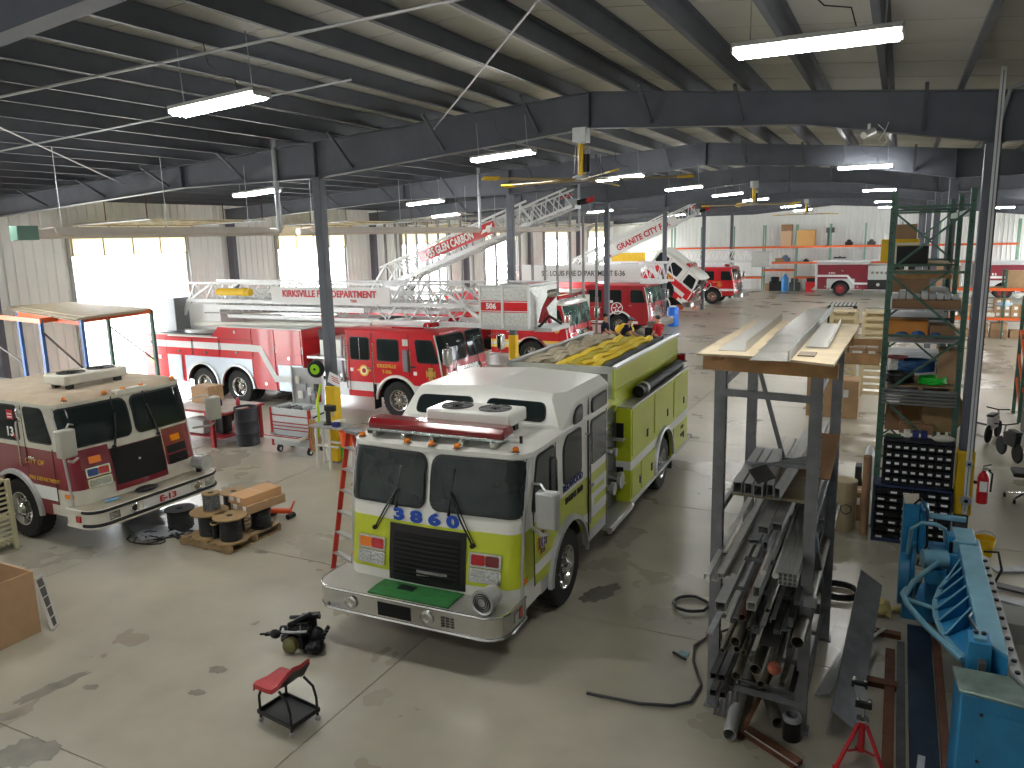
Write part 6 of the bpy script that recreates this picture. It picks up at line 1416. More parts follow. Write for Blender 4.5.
# ------------------------------------------------------------------ carton racks beyond, far shelves along the back wall
def beam_rack(name,label,x0,x1,y,d,levels,h,post_m=green_paint,bays=2):
    t=thing(name,label,'rack',(0,0,0))
    for k in range(bays+1):
        x=x0+(x1-x0)*k/bays
        for yy in (y,y+d): MB().bx(x-.04,x+.04,yy-.04,yy+.04,0,h,post_m).build('upright_post',t,smooth=False)
        MB().bar((x,y,.3),(x,y+d,h*.5),.03,.03,post_m).bar((x,y+d,h*.5),(x,y,h-.2),.03,.03,post_m).build('side_brace',t,smooth=False)
    for z in levels:
        for yy in (y-.03,y+d+.03): MB().bx(x0,x1,yy-.025,yy+.025,z-.12,z,orange_paint).build('shelf_beam',t,smooth=False)
        MB().bx(x0,x1,y,y+d,z-.02,z+.005,grey_wood).build('shelf_deck',t,smooth=False)
    return t
beam_rack('pallet_rack','orange beamed pallet rack full of cartons behind the green rack at the right',1.5,6.9,39.6,1.1,(.92,2.2),3.0)
q=random.Random(21)
base=card('carton','small carton with white label in the rows on the far pallet rack',(0,0,0),(.30,.3,.27),cardboard,lab=[(.03,.13,.13,.13)],tape=False,group='small labelled cartons')
first=True
for k in range(3):
    for i in range(16):
        x=1.72+.325*i
        if x>2.55 and x<2.6: continue
        if k==2 and q.random()<.35: continue
        if 3.4<x<3.9 and k>0: continue
        o=base if first else dup(base); first=False; o.location=(x,39.85,.93+.272*k)
for i in range(7):
    x=1.9+.74*i; card('carton','flat carton, bottom row of the far pallet rack, %s from its left'%od[i],(x,40.0,0.0),(.66,.6,.36),cardboard_dark,lab=[(.1,.2,.1,.1)] if i%2 else None); 
    if i%3!=1: card('carton','smaller carton stacked in the bottom row of the far pallet rack, %s'%od[i],(x,40.0,.36),(.6,.55,.30),cardboard)
card('carton','long brown carton on the upper level of the far pallet rack, right',(5.0,40.0,2.21),(1.5,.7,.72),cardboard,lab=[(.1,.55,.25,.16)])
card('carton','big brown carton on the upper level of the far pallet rack, left',(2.0,40.0,2.21),(.9,.8,.95),cardboard_dark)
lone(MB().cyl((3.5,39.8,1.02),(3.9,39.8,1.02),.13,white_paint,n=14).cyl((3.1,39.8,1.3),(3.35,39.75,1.35),.14,black_plastic,n=14).sphere((4.2,39.8,1.5),(.35,.2,.12),mat('pale blue wrap',(176,200,222),.4),10,6),'wrapped_parts','pale wrapped parts lying among the cartons of the far pallet rack','parts')
def back_rack():
    t=thing('pallet_rack','long rack with orange beams standing along the far wall of the hall','rack',(0,0,0)); gp=mat('pale green post',(120,158,140),.5)
    for k in range(-3,8):
        x=-10.0+2.52*k
        for y in (66.6,67.6): MB().bx(x-.05,x+.05,y-.05,y+.05,0,5.3,gp).build('upright_post',t,smooth=False)
    for z,x0,x1 in ((3.6,-17.5,7.6),(2.35,-10,-5.0),(1.75,-10,-7.5),(1.15,-7.5,-5),(2.35,-2.4,7.6),(1.15,-12.5,-10)):
        MB().bx(x0,x1,66.54,66.6,z-.14,z,orange_paint).build('shelf_beam',t,smooth=False); MB().bx(x0,x1,67.6,67.66,z-.14,z,orange_paint).build('shelf_beam',t,smooth=False); MB().bx(x0,x1,66.6,67.6,z-.03,z,grey_wood).build('shelf_deck',t,smooth=False)
back_rack()
for l,x,z,d,m in (('tall pale brown carton on the upper far wall shelf',-8.25,3.6,(.8,.8,1.2),mat('pale carton',(192,160,128),.85)),('dark brown carton on the tall pale one on the far wall shelf',-8.25,4.8,(.8,.8,.52),cardboard_dark),('wide tan carton on the upper far wall shelf',-6.75,3.6,(1.35,.9,1.25),mat('tan carton',(196,150,92),.85)),
  ('flat dark carton on the far wall shelf under the wide tan one',-8.7,2.35,(.7,.6,.3),cardboard_dark),('brown carton at the foot of the far wall rack',-9.6,0,(.4,.5,.6),cardboard)): card('carton',l,(x,67.0,z),d,m)
for l,x,z,s,m in (('grey blue engine casing on the far wall shelf',-8.3,2.35,(.7,.6,.55),mat('grey blue casing',(84,100,124),.5)),('black pump part on the upper far wall shelf, left',-3.6,3.6,(.55,.5,.45),black_plastic),('dark pump part on the upper far wall shelf, right',-2.0,3.6,(.6,.5,.45),dark_steel),('black part low on the far wall shelf',-6.7,2.35,(.4,.4,.25),black_plastic),('dark flat part on the far wall shelf above the maroon engine',-4.2,2.6,(.9,.5,.16),black_plastic)):
    b=MB(); b.bx(x-s[0]/2,x+s[0]/2,66.8,67.3,z,z+s[2]*.6,m); b.cyl((x,66.7,z+s[2]*.62),(x,67.3,z+s[2]*.62),s[2]*.38,m,n=14); lone(b,'machine_part',l,'part',bev=.02)
lone(MB().bx(-5.2,-5.0,66.9,67.1,3.6,5.0,dark_steel).bx(-5.3,-4.7,66.8,67.2,4.6,5.0,dark_steel).cyl((-5.1,67,3.6),(-5.1,67,3.66),.25,dark_steel),'drill_press','dark upright tool on the upper far wall shelf','tool',bev=.01)
t=thing('gas_cylinder','blue gas cylinder at the foot of the far wall rack','cylinder',(-8.15,66.2,0)); MB().lathe([(.0,0),(.25,.0),(.27,.05),(.27,1.05),(.12,1.3),(.08,1.4)],(0,0,0),(0,0,1),mat('cylinder blue',(30,110,170),.45),18).build('cylinder_body',t); MB().cyl((0,0,1.38),(0,0,1.5),.04,galv).build('valve',t)
for l,x,w,h,m in (('dark machine at the foot of the far wall rack left of the blue cylinder',-9.0,.9,1.1,black_plastic),('dark machine at the foot of the far wall rack right of the blue cylinder',-7.5,.8,1.0,dark_steel)):
    lone(MB().bx(x-w/2,x+w/2,66.7,67.3,0,h*.7,m).cyl((x-w/3,66.8,h*.8),(x+w/3,66.8,h*.8),h*.25,m,n=14),'workshop_machine',l,'machine',bev=.03)
t=thing('tool_cabinet','red and black tool cabinet at the far wall left of the maroon engine','cabinet',(-6.2,66.2,0)); MB().bx(-.35,.35,-.25,.25,.0,.8,red_paint).build('cabinet_body',t,bev=.02); MB().bx(-.3,.3,-.2,.2,.8,1.1,black_plastic).build('top_box',t,bev=.02)
# ------------------------------------------------------------------ right aisle
t=beam_rack('storage_rack','green and orange rack at the right edge with a dark cabinet before it',2.95,5.4,22.6,1.1,(.9,1.9),3.1,bays=1)
for k in range(3): MB().bar((2.95,22.6,.35+.62*k),(2.95,23.7,.95+.62*k),.05,.09,orange_paint).build('orange_brace',t,smooth=False)
for k,(z,l,m) in enumerate(((.0,'white carton low in the right edge rack',white_paint),(.92,'pale blue carton in the right edge rack',mat('pale blue carton',(150,180,214),.7)),(1.92,'brown carton on top of the right edge rack',cardboard))): card('carton',l,(3.3,23.1,z),(.5,.6,.5),m)
t=thing('steel_cabinet','black cabinet at the right edge of the photo','cabinet',(3.2,21.0,0)); MB().bx(-.35,.5,-.5,.5,.05,2.5,mat('black steel cabinet',(30,30,33),.4)).build('cabinet_body',t,bev=.01); MB().bx(-.36,-.35,-.02,.02,1.0,1.2,chrome).build('door_handle',t)
lone(MB().bx(3.0,3.4,20.6,21.0,2.505,2.85,black_plastic),'black_case','black case on top of the cabinet at the right edge','case',bev=.02)
t=thing('pedal_kart','low black pedal cart with a seat in the right aisle','cart',(1.85,21.6,0))
MB().prism([(-.2,0),(.2,0),(.22,.1),(-.22,.1)],(-.15,.1,.2),(1,0,0),(0,1,0),(0,0,.04),black_plastic).box((-.22,.28,.42),(.36,.04,.46),black_plastic,M.Rotation(.4,3,'X')).build('seat',t,bev=.02)
MB().tube([(-.2,.3,.15),(.2,-.1,.15),(.5,-.35,.15)],.025,dark_steel,8).build('frame',t)
for x,y in ((-.45,.3),(.05,.5),(.5,-.38)): MB().cyl((x-.03,y,.1),(x+.03,y,.1),.1,rubber,n=16).build('wheel',t)
def bike(label,x,y,rz,m):
    t=thing('kids_motorbike',label,'bike',(x,y,0),rz)
    for sx in (-.34,.34):
        b=MB(); b.lathe([(.14,-.03),(.19,-.03),(.21,0),(.19,.03),(.14,.03)],(sx,0,.21),(0,1,0),rubber,22); b.build('wheel',t)
    MB().tube([(.34,0,.21),(.24,0,.66)],.02,chrome,8).build('front_fork',t); MB().tube([(.22,-.24,.72),(.24,0,.68),(.22,.24,.72)],.015,black_plastic,8).build('handlebar',t)
    MB().prism([(-.3,.3),(.15,.3),(.22,.55),(.0,.62),(-.36,.6)],(0,-.06,0),(1,0,0),(0,0,1),(0,.12,0),m).build('fairing',t,bev=.02); MB().bx(-.36,.0,-.07,.07,.6,.66,black_plastic).build('seat',t,bev=.02)
bike('small white and red motorbike in the right aisle',2.2,20.5,1.2,mat('bike white',(214,206,208),.4)); bike('small dark motorbike before the cabinet at the right edge',2.35,18.9,1.9,black_plastic)
t=thing('office_chair','black office chair on bright castered legs at the right edge','chair',(2.3,16.0,0))
for k in range(5):
    a=2*pi*k/5+.3; e=(.32*math.cos(a),.32*math.sin(a),.09); l=MB().tube([(0,0,.15),e],.022,chrome,8); o=l.build('leg',t); MB().cyl((e[0]-.02,e[1],.04),(e[0]+.02,e[1],.04),.04,black_plastic,n=12).build('caster',o)
MB().cyl((0,0,.12),(0,0,.48),.025,black_plastic).build('gas_lift',t); MB().bx(-.24,.24,-.24,.24,.48,.56,black_plastic).build('seat',t,bev=.03); MB().bx(.2,.26,-.22,.22,.65,1.15,black_plastic).build('backrest',t,bev=.03)
lone(MB().cyl((2.62,17.2,0),(2.62,17.2,.5),.18,black_plastic,n=18),'waste_bin','black bin at the right edge between chair and cabinet','bin',bev=.01)
# ------------------------------------------------------------------ left and middle workshop things
def pallet_(label,x0,y0,x1,y1,rz=0):
    t=thing('wooden_pallet',label,'pallet',((x0+x1)/2,(y0+y1)/2,0),rz); w,d=x1-x0,y1-y0
    for k in range(7): xx=-w/2+w*(k+.5)/7; MB().bx(xx-w*.05,xx+w*.05,-d/2,d/2,.11,.13,grey_wood).build('deck_board',t,smooth=False)
    for k in range(3): yy=-d/2+.04+(d-.08)*k/2; MB().bx(-w/2,w/2,yy-.035,yy+.035,.02,.11,grey_wood).build('stringer',t,smooth=False)
    for k in range(3): xx=-w/2+.06+(w-.12)*k/2; MB().bx(xx-.05,xx+.05,-d/2,d/2,0,.02,grey_wood).build('bottom_board',t,smooth=False)
pallet_('weathered pallet carrying cable spools before the maroon and white engine',-10.45,8.42,-9.32,9.6)
black_cable=mat('black cable',(24,25,27),.55,bump=.6,scale=40)
spool('black cable spool with a tan flange at the near corner of the pallet',(-9.53,8.68,.132),.19,.42,black_cable,flange=rm,fr=.27,core=.9)
spool('black cable spool under the small grey one on the pallet',(-10.03,8.72,.132),.20,.42,black_cable,flange=rm,fr=.31,core=.9)
spool('small spool of grey chain standing on a black spool',(-10.0,8.76,.555),.14,.30,mat('grey chain',(110,114,116),.45,.6,var=.6,scale=40,bump=.8),flange=rm,core=.96,fr=.145)
spool('black cable spool at the far right of the pallet under the cartons',(-9.52,9.34,.132),.18,.30,black_cable,flange=black_plastic,core=.9)
spool('small black spool behind the near corner spool',(-9.78,9.05,.132),.13,.26,black_cable,flange=black_plastic,core=.9)
spool('tiny spool with a yellow tan end between the two big spools',(-9.80,8.60,.132),.07,.28,black_cable,flange=mat('tan end',(190,164,96),.7),core=.7)
spool('black cable spool with a pale top on the floor behind the pallet',(-10.55,9.75,0),.2,.50,black_cable,flange=rm,core=.9,fr=.24)
spool('black cable spool on the floor under the bumper of the maroon and white engine',(-11.02,8.95,0),.23,.38,black_cable,flange=black_plastic,core=.9,fr=.25)
for k in range(4):
    q=random.Random(30+k); P=[]; cx,cy=[(-10.95,8.55),(-10.8,8.75),(-10.5,8.75),(-11.25,8.3)][k]
    for i in range(26): a=i*.5+k; P.append((cx+(.22+.12*q.random())*math.cos(a)+.012*i*(1 if k%2 else -1),cy+(.14+.08*q.random())*math.sin(a),.014+.01*q.random()))
    lone(MB().tube(P,.011,black_cable,6),'loose_cable','loose black cable snaking on the floor around the spools, %s'%['at the floor spool','beside the floor spool','toward the pallet','nearest the camera'][k],'cable')
card('carton','flat long carton on the spools, lower of two',(-9.62,9.42,.45),(.44,.80,.15),cardboard,rz=-.12,lab=[(-.1,.1,.1,.08),(.14,.1,.08,.08)]); card('carton','flat long carton on the spools, upper of two',(-9.68,9.42,.60),(.42,.78,.13),mat('fresh cardboard',(196,152,108),.85),rz=-.12,lab=[(-.12,.08,.1,.08),(.06,.08,.08,.08)])
t=thing('floor_jack','small orange floor jack behind the pallet of spools','jack',(-9.70,10.1,0)); ora=mat('orange jack',(222,84,36),.45); MB().bar((-.3,-.1,.12),(.12,.05,.12),.10,.08,ora).build('jack_body',t,bev=.02); MB().bar((.1,.05,.14),(.16,.1,.3),.04,.03,ora).build('lift_arm',t); [MB().cyl((x,-.08,.05),(x,.08,.05),.05,black_plastic,n=12).build('wheel',t) for x in (-.28,.14)]
q=random.Random(13); b=MB(); b.grid(lambda u,v:(-11.5+u*.75+v*.35,9.1+v*.55-u*.35,.012+.05*q.random()**2),[-1+.1*k for k in range(21)],[-1+.125*k for k in range(17)],mat('reflection toned plastic',(186,190,196),.38)); lone(b,'plastic_sheet','crumpled pale plastic sheet coloured like the floor reflection under the bumper of the maroon engine','sheet')  # pale tone also stands in for the floor's reflection
# big open carton, screen, slotted stand
t=thing('carton','big open brown carton at the lower left edge','box',(-10.32,5.1,0)); b=MB(); w,d,h=1.18,.96,.84
for s in(-1,1): b.bx(s*w/2-.012,s*w/2+.012,-d/2,d/2,0,h,cardboard); b.bx(-w/2,w/2,s*d/2-.012,s*d/2+.012,0,h,cardboard)
b.bx(-w/2,w/2,-d/2,d/2,0,.02,cardboard_dark); b.build('carton_body',t,smooth=False); MB().bx(w/2+.012,w/2+.018,-d/2,d/2,h-.28,h-.02,cardboard).build('carton_flap',t,smooth=False)
t['label']='big open brown carton at the lower left edge'; MB().bx(.1,.4,-d/2-.016,-d/2-.012,.1,.3,paper).build('paper_label',t,smooth=False)
t=thing('louvred_panel','grey framed wire panel leaning on the big open carton','panel',(0,0,0)); C_=[V((-9.60,5.66,.01)),V((-9.70,5.80,.01)),V((-10.22,6.0,.52)),V((-10.16,5.84,.52))]
b=MB(); [b.bar(C_[k],C_[(k+1)%4],.04,.03,mat('pale grey frame',(176,172,164),.5)) for k in range(4)]; b.build('panel_frame',t,smooth=False)
b=MB(); b.add([C_[0],C_[1],C_[2],C_[3]]+[c+V((-.008,-.004,-.004)) for c in C_],[(0,1,2,3),(7,6,5,4)],mat('dark mesh',(70,68,64),.7)); b.build('wire_grid',t,smooth=False)
b=MB(); [b.bar(C_[0]+(C_[3]-C_[0])*f+V((.008,0,.006)),C_[1]+(C_[2]-C_[1])*f+V((.008,0,.006)),.012,.01,MATS['pale grey frame']) for f in (.2,.4,.6,.8)]; b.build('panel_bar',t,smooth=False)
t=thing('plastic_rack','pale olive slatted plastic stand at the left edge before the maroon engine','stand',(-13.35,7.0,0)); ol=mat('pale olive plastic',(198,194,160),.6)
for x in (-.45,.45):
    for y in (-.22,.22): MB().bx(x-.035,x+.035,y-.035,y+.035,0,1.2,ol).build('leg',t,bev=.008)
for z in (.12,.55,1.18):
    b=MB(); [b.bx(-.45,.45,-.24+.08*k,-.19+.08*k,z-.02,z+.02,ol) for k in range(6)]; b.build('slatted_shelf',t,smooth=False)
b=MB(); [b.bx(.44,.46,-.2,.2,.2+.085*k,.235+.085*k,ol) for k in range(11)]; [b.bx(-.43,.43,-.245,-.235,.2+.085*k,.235+.085*k,ol) for k in range(11)]; b.build('side_louvre',t,smooth=False)
# creeper seat
def creeper():
    t=thing('rolling_seat','red moulded mechanic seat on a black castered frame','seat',(-5.42,5.45,0),R(-8)); rs=mat('red moulded plastic',(166,46,52),.45,bump=.15,scale=30)
    prof=[(-.28,.39),(-.27,.43),(-.06,.44),(.02,.455),(.09,.51),(.16,.60),(.23,.69),(.26,.72)]
    b=MB(); n=len(prof); W=.19
    vs=[]; 
    for yy,dz in ((-W,-.0),(-W*.8,.015),(0,.0),(W*.8,.015),(W,0)):
        for k,(x,z) in enumerate(prof): vs.append((x,yy*(1-.35*max(0,(k-3)/4)),z+dz))
    fs=[(i*n+k,(i+1)*n+k,(i+1)*n+k+1,i*n+k+1) for i in range(4) for k in range(n-1)]
    b.add(vs,fs,rs); vs2=[(x,y,z-.05) for x,y,z in vs]; b.add(vs2,[f[::-1] for f in fs],black_plastic)
    rim=[k for k in range(n)]+[i*n+n-1 for i in range(1,5)]+[4*n+k for k in range(n-2,-1,-1)]+[i*n for i in range(3,0,-1)]
    b.add([vs[r] for r in rim]+[vs2[r] for r in rim],[(k,(k+1)%len(rim),len(rim)+(k+1)%len(rim),len(rim)+k) for k in range(len(rim))],rs); b.build('seat',t)
    MB().bx(-.19,-.02,-.11,.11,.437,.445,rs).build('seat_pad',t,bev=.01)
    for s in(-1,1):
        MB().tube([(-.22,s*.17,.06),(-.22,s*.17,.30),(-.18,s*.16,.40)],.014,black_plastic,8).build('leg',t)
        MB().tube([(.26,s*.17,.06),(.26,s*.17,.26),(.22,s*.17,.38),(.10,s*.16,.45)],.014,black_plastic,8).build('leg',t)
    MB().bx(-.24,.28,-.18,.18,.10,.115,mat('dark tray',(58,60,62),.5)).bx(-.24,.28,-.19,-.175,.10,.15,black_plastic).bx(-.24,.28,.175,.19,.10,.15,black_plastic).bx(-.25,-.235,-.19,.19,.10,.15,black_plastic).bx(.27,.285,-.19,.19,.10,.15,black_plastic).build('tool_tray',t,bev=.004)
    for x in (-.22,.26):
        for y in (-.17,.17): MB().cyl((x-.012,y,.03),(x+.012,y,.03),.03,galv,n=12).cyl((x,y,.05),(x,y,.09),.012,black_plastic).build('caster',t)
creeper()
def gearbox():
    t=thing('engine_part','black greasy axle part with a brass toned hub on the floor before the lime engine','engine part',(-6.34,6.64,0)); bk=mat('oily black iron',(26,27,30),.28,.6,var=.4,scale=18,bump=.4)
    MB().lathe([(.04,0),(.095,.01),(.10,.05),(.085,.08),(.04,.10)],(.02,-.12,.11),(.25,-1,.15),mat('oily brass drum',(112,108,70),.35,.6,var=.3),24).build('hub',t)
    b=MB(); b.tube([(-.28,.02,.18),(-.12,.05,.2),(.05,.0,.24),(.18,.06,.25)],.05,bk,10,rad=[.04,.05,.07,.05]); b.bar((-.16,-.1,.12),(.12,.14,.33),.12,.05,bk); b.build('housing',t,bev=.01)
    b=MB(); b.bar((-.44,-.08,.12),(-.2,.02,.16),.06,.03,bk); b.sphere((-.32,-.04,.13),(.08,.06,.06),bk,10,7); b.cyl((-.5,-.11,.12),(-.4,-.07,.13),.014,bk); b.build('arm',t)
    b=MB(); b.tube([(-.2,.12,.3),(-.05,.14,.33),(.1,.16,.36),(.2,.22,.34)],.025,bk,8); b.bar((.0,.1,.36),(.2,.2,.38),.09,.05,bk); b.build('linkage',t)
    b=MB(); [b.bar((.2+.02*k,-.12+.05*k,.05+.05*(k%3)),(.36,.05+.03*k,.16+.03*k),.05,.035,bk) for k in range(5)]; b.sphere((.3,-.02,.09),(.12,.12,.09),bk,10,7); b.build('bracket',t)
    b=MB(); b.tube([(-.1,.2,.26),(-.02,.1,.34),(.08,-.02,.3),(.14,-.1,.2)],.02,bk,8); b.tube([(-.22,.0,.2),(-.1,-.14,.26),(.1,-.16,.3),(.2,-.05,.28)],.016,galv,8); b.build('hydraulic_line',t)
    b=MB(); b.bx(-.14,.02,-.02,.16,.16,.30,bk); b.bx(.02,.16,.02,.2,.2,.34,bk); b.cyl((-.08,-.06,.3),(.14,.12,.42),.035,bk,n=10); b.sphere((.2,.12,.14),(.12,.1,.12),bk,10,7); b.build('casting',t,bev=.015)
    b=MB(); b.bx(-.1,.1,-.02,.12,0,.14,bk); b.build('foot',t)
gearbox()
# stepladder behind the lime engine
def ladder():
    t=thing('stepladder','red stepladder standing at the left side of the lime engine','ladder',(-7.1,8.85,0),R(-20)); rd=mat('red fibreglass',(188,52,40),.5)
    for s in(-1,1):
        MB().bar((s*.27-.0,-.28,0),(s*.17,.08,2.12),.03,.07,rd).build('front_rail',t,smooth=False); MB().bar((s*.25,.62,0),(s*.16,.14,2.08),.03,.05,rd).build('rear_rail',t,smooth=False)
    for k in range(6): f=(k+.8)/6.6; MB().bx(-.27+.1*f,.27-.1*f,-.28+.36*f-.04,-.28+.36*f+.05,2.12*f-.012,2.12*f+.012,alu).build('step',t,smooth=False)
    MB().bx(-.19,.19,0,.2,2.10,2.15,mat('ladder top cap',(110,112,114),.5)).build('top_cap',t,bev=.01)
ladder()
# tool cart, table, drum
def cart():
    t=thing('tool_cart','white and red rolling tool chest with open lid and a drawer pulled out','tool chest',(-12.48,13.42,0)); w,d=1.14,.66; rc=mat('cart red',(178,30,40),.4); wc=mat('cart pale grey',(206,212,212),.4)
    b=MB(); b.bx(-w/2,w/2,0,d,.2,.96,wc); b.bx(-w/2,w/2,d-.02,d,.96,1.08,wc)
    for s in(-1,1): b.bx(s*w/2-.012,s*w/2+.012,0,d,.96,1.1,wc)
    b.bx(-w/2,w/2,-.012,.012,.96,1.1,wc); b.build('chest_body',t,bev=.01)
    for s in(-1,1): MB().bx(s*w/2-.03,s*w/2+.03,-.03,.03,.18,1.1,rc).build('corner_trim',t,bev=.006)
    for z0,z1,o in ((.78,.94,0),(.70,.77,0),(.62,.69,0),(.54,.61,0),(.44,.53,.32),(.22,.43,0)):
        q=MB(); q.bx(-w/2+.04,w/2-.04,-.02-o,.0-o,z0,z1,wc); q.bx(-w/2+.04,w/2-.04,-.035-o,-.018-o,z1-.022,z1-.002,rc)
        if o: q.bx(-w/2+.05,w/2-.05,-o,0,z0,z0+.01,black_plastic); q.bx(-w/2+.05,-w/2+.06,-o,0,z0,z1-.02,wc); q.bx(w/2-.06,w/2-.05,-o,0,z0,z1-.02,wc)
        q.build('drawer',t,smooth=False)
    q=random.Random(3); 
    for k in range(9): lone_=MB().bx(-.45+.11*k-.03,-.45+.11*k+.03,.1,.4,.97,1.04+.1*q.random(),[black_plastic,galv,dark_steel][k%3]); o=lone_.build('hand_tool',bev=.006,loc=(-12.48,13.42,0)); tag(o,'tool lying in the open top tray of the tool chest, one of several alike','tool','tools in the top tray')
    for x in (-.46,.46):
        for y in (.08,.52): MB().cyl((x-.022,y,.09),(x+.022,y,.09),.09,black_plastic,n=16).cyl((x-.024,y,.08),(x+.024,y,.08),.045,chrome,n=12).bx(x-.03,x+.03,y-.04,y+.04,.15,.2,black_plastic).build('caster',t)
    MB().bar((w/2+.02,.1,.9),(w/2+.02,.5,.95),.02,.03,black_plastic).build('push_handle',t)
    b=MB(); b.bx(-.42,.46,d,d+.03,1.05,1.95,alu); b.bx(-.45,-.42,d-.04,d+.03,1.05,1.95,alu); b.bx(.46,.49,d-.04,d+.03,1.05,1.95,alu); b.build('back_panel',t,smooth=False)
    for x,z,c in ((-.25,1.66,white_paint),(-.05,1.5,galv),(.1,1.4,paper),(.2,1.3,galv),(.3,1.5,dark_steel),(-.2,1.3,paper),(.05,1.2,alu),(.34,1.25,dark_red)): lone(MB().bx(x-.06,x+.06,d-.06,d-.002,z-.09,z+.09,c),'hanging_tool','hand tool hanging on the back panel of the tool chest, one of several','tool','tools on the back panel',bev=.01).location=(-12.48,13.42,0)
    return t
cart()
t=thing('steel_drum','black open steel drum beside the red table','drum',(-14.2,13.75,0)); MB().lathe([(.0,.0),(.28,0),(.285,.02),(.28,.04),(.28,.3),(.288,.32),(.28,.34),(.28,.6),(.288,.62),(.28,.64),(.28,.92),(.29,.93),(.29,.95),(.265,.95),(.265,.3),(.0,.3)],(0,0,0),(0,0,1),mat('drum black',(44,46,52),.5,var=.15),28).build('drum_body',t)
t=thing('steel_table','red steel work table loaded with parts behind the black drum','table',(0,0,0)); tr=mat('table red',(150,28,36),.45)
MB().bx(-16.4,-14.3,13.2,14.5,.84,.885,tr).bx(-16.36,-14.34,13.24,14.46,.885,.9,mat('worn table top',(176,164,156),.6,var=.2,scale=5)).build('table_top',t,bev=.004)
for x,y in ((-16.3,13.3),(-14.78,13.2),(-14.4,14.4),(-16.3,14.4)): MB().bx(x-.05,x+.05,y-.04,y+.04,0,.86,tr).build('leg',t,smooth=False)
MB().bx(-16.3,-14.5,13.25,14.4,.22,.25,tr).build('lower_shelf',t,smooth=False)
card('carton','open brown carton on the red table',(-15.85,14.1,.9),(.62,.5,.42),cardboard)
lone(MB().bx(-15.8,-15.2,13.3,13.7,.27,.62,mat('white tote',(206,208,208),.5)),'white_tote','white box under the red table','box',bev=.02); lone(MB().bx(-15.0,-14.75,13.5,13.8,.27,.72,black_plastic),'battery','dark battery under the red table','battery',bev=.01); lone(MB().sphere((-15.0,13.9,.6),(.2,.2,.16),rust,10,7),'rusty_part','rusty part under the red table','part')
for k,(x,y,m,l) in enumerate(((-15.1,13.8,blue_lens,'dark blue jar'),(-14.95,13.6,white_paint,'white bottle'),(-14.7,14.0,dark_red,'red part'),(-15.25,13.55,dark_red,'dark red can'))): lone(MB().lathe([(.05,0),(.055,.02),(.055,.12),(.03,.16),(.03,.19)],(x,y,.9),(0,0,1),m,14),'small_container',l+' on the red table','container')
# table at the first left post
t=thing('work_table','white legged work table beside the first left post','table',(0,0,0)); wt=mat('table white',(206,206,200),.5)
MB().bx(-11.35,-10.45,12.72,13.2,.93,.96,mat('grey table top',(150,150,148),.6,var=.15)).build('table_top',t,bev=.006)
for x,y in ((-11.2,12.8),(-10.85,12.8),(-10.55,13.12),(-11.28,13.12)): MB().bx(x-.022,x+.022,y-.022,y+.022,0,.93,wt).build('leg',t,smooth=False)
MB().bx(-11.2,-10.6,12.78,12.82,.5,.54,wt).bx(-11.2,-10.6,13.1,13.14,.5,.54,wt).build('cross_bar',t,smooth=False)
t=thing('power_tool','black drill stand tool on the white legged table','tool',(-10.98,12.98,.96)); MB().cyl((0,0,0),(0,0,.03),.12,black_plastic,n=16).bx(-.04,.04,-.04,.04,.03,.4,black_plastic).build('tool_base',t,bev=.008); MB().bx(-.06,.2,-.06,.06,.3,.44,black_plastic).cyl((.14,0,.18),(.14,0,.3),.02,galv).build('tool_head',t,bev=.02)
lone(MB().bar((-10.9,13.1,1.0),(-10.6,13.0,1.08),.16,.06,white_paint),'white_roll','white paper roll on the white legged table','roll',bev=.02); lone(MB().bx(-10.75,-10.6,12.8,12.92,.962,1.06,navy_letter),'tool_box','small dark blue box on the white legged table','box',bev=.01)
t=thing('orange_bucket','orange bucket hanging at the white legged table','bucket',(-10.42,12.86,.55)); MB().lathe([(.0,0),(.12,0),(.15,.33),(.16,.34),(.145,.34),(.11,.02)],(0,0,0),(0,0,1),mat('orange bucket',(232,92,26),.5),20).build('bucket_body',t); MB().tube([(.15*math.cos(a),0,.33+.1*math.sin(a)) for a in [pi*k/8 for k in range(9)]],.006,galv,5).build('bucket_handle',t)
t=thing('spare_tyre','small black tyre with a lime green hub hanging on the first left post','wheel',(-11.38,13.16,2.14)); b=MB(); b.lathe([(.11,.05),(.15,.06),(.19,.04),(.2,0),(.19,-.04),(.15,-.06),(.11,-.05)],(0,0,0),(.2,-1,0),rubber,24); b.build('tyre',t); MB().cyl((-.012,.06,0),(.012,-.062,0),.115,mat('lime hub',(150,214,30),.4),n=20).cyl((.012,-.062,0),(.013,-.068,0),.03,black_plastic,n=12).build('hub',t)
t=thing('paper_sign','white paper with red lines taped to the first left post','paper',(-10.92,13.20,1.92)); sg=MB(); sg.box((0,0,0),(.34,.006,.24),paper,M.Rotation(.35,3,'Y')); sg.build('sheet',t,smooth=False); sg=MB(); [sg.box((.0+.02*k,-.005,.05-.05*k),(.2,.004,.016),red_letter,M.Rotation(.35,3,'Y')) for k in range(3)]; sg.build('red_line',t,smooth=False)
lone(MB().tube([(-11.3,13.18,1.8),(-11.36,13.1,1.4),(-11.33,13.08,1.05),(-11.4,13.1,.6),(-11.35,13.12,1.2)],.03,mat('lime hose',(190,224,40),.5),8),'air_hose','lime yellow hose hanging on the first left post','hose')
q=random.Random(17); b=MB()
for k in range(6): b.tube([(-11.62+.03*k,13.1,1.0),(-11.66+.05*k+.03*q.random(),13.05,.6),(-11.6+.03*k,13.1,.24),(-11.56+.04*k,13.15,.5),(-11.6+.03*k,13.12,.95)],.012,mat('tan cord',(170,140,90),.7),6)
lone(b,'extension_cord','tan extension cords hanging in loops at the end of the tool chest','cord')
lone(MB().bx(-11.02,-10.9,13.35,13.45,.0,.62,mat('green bottle',(70,190,60),.5)),'green_jug','green jug on the floor behind the white legged table','jug',bev=.03)
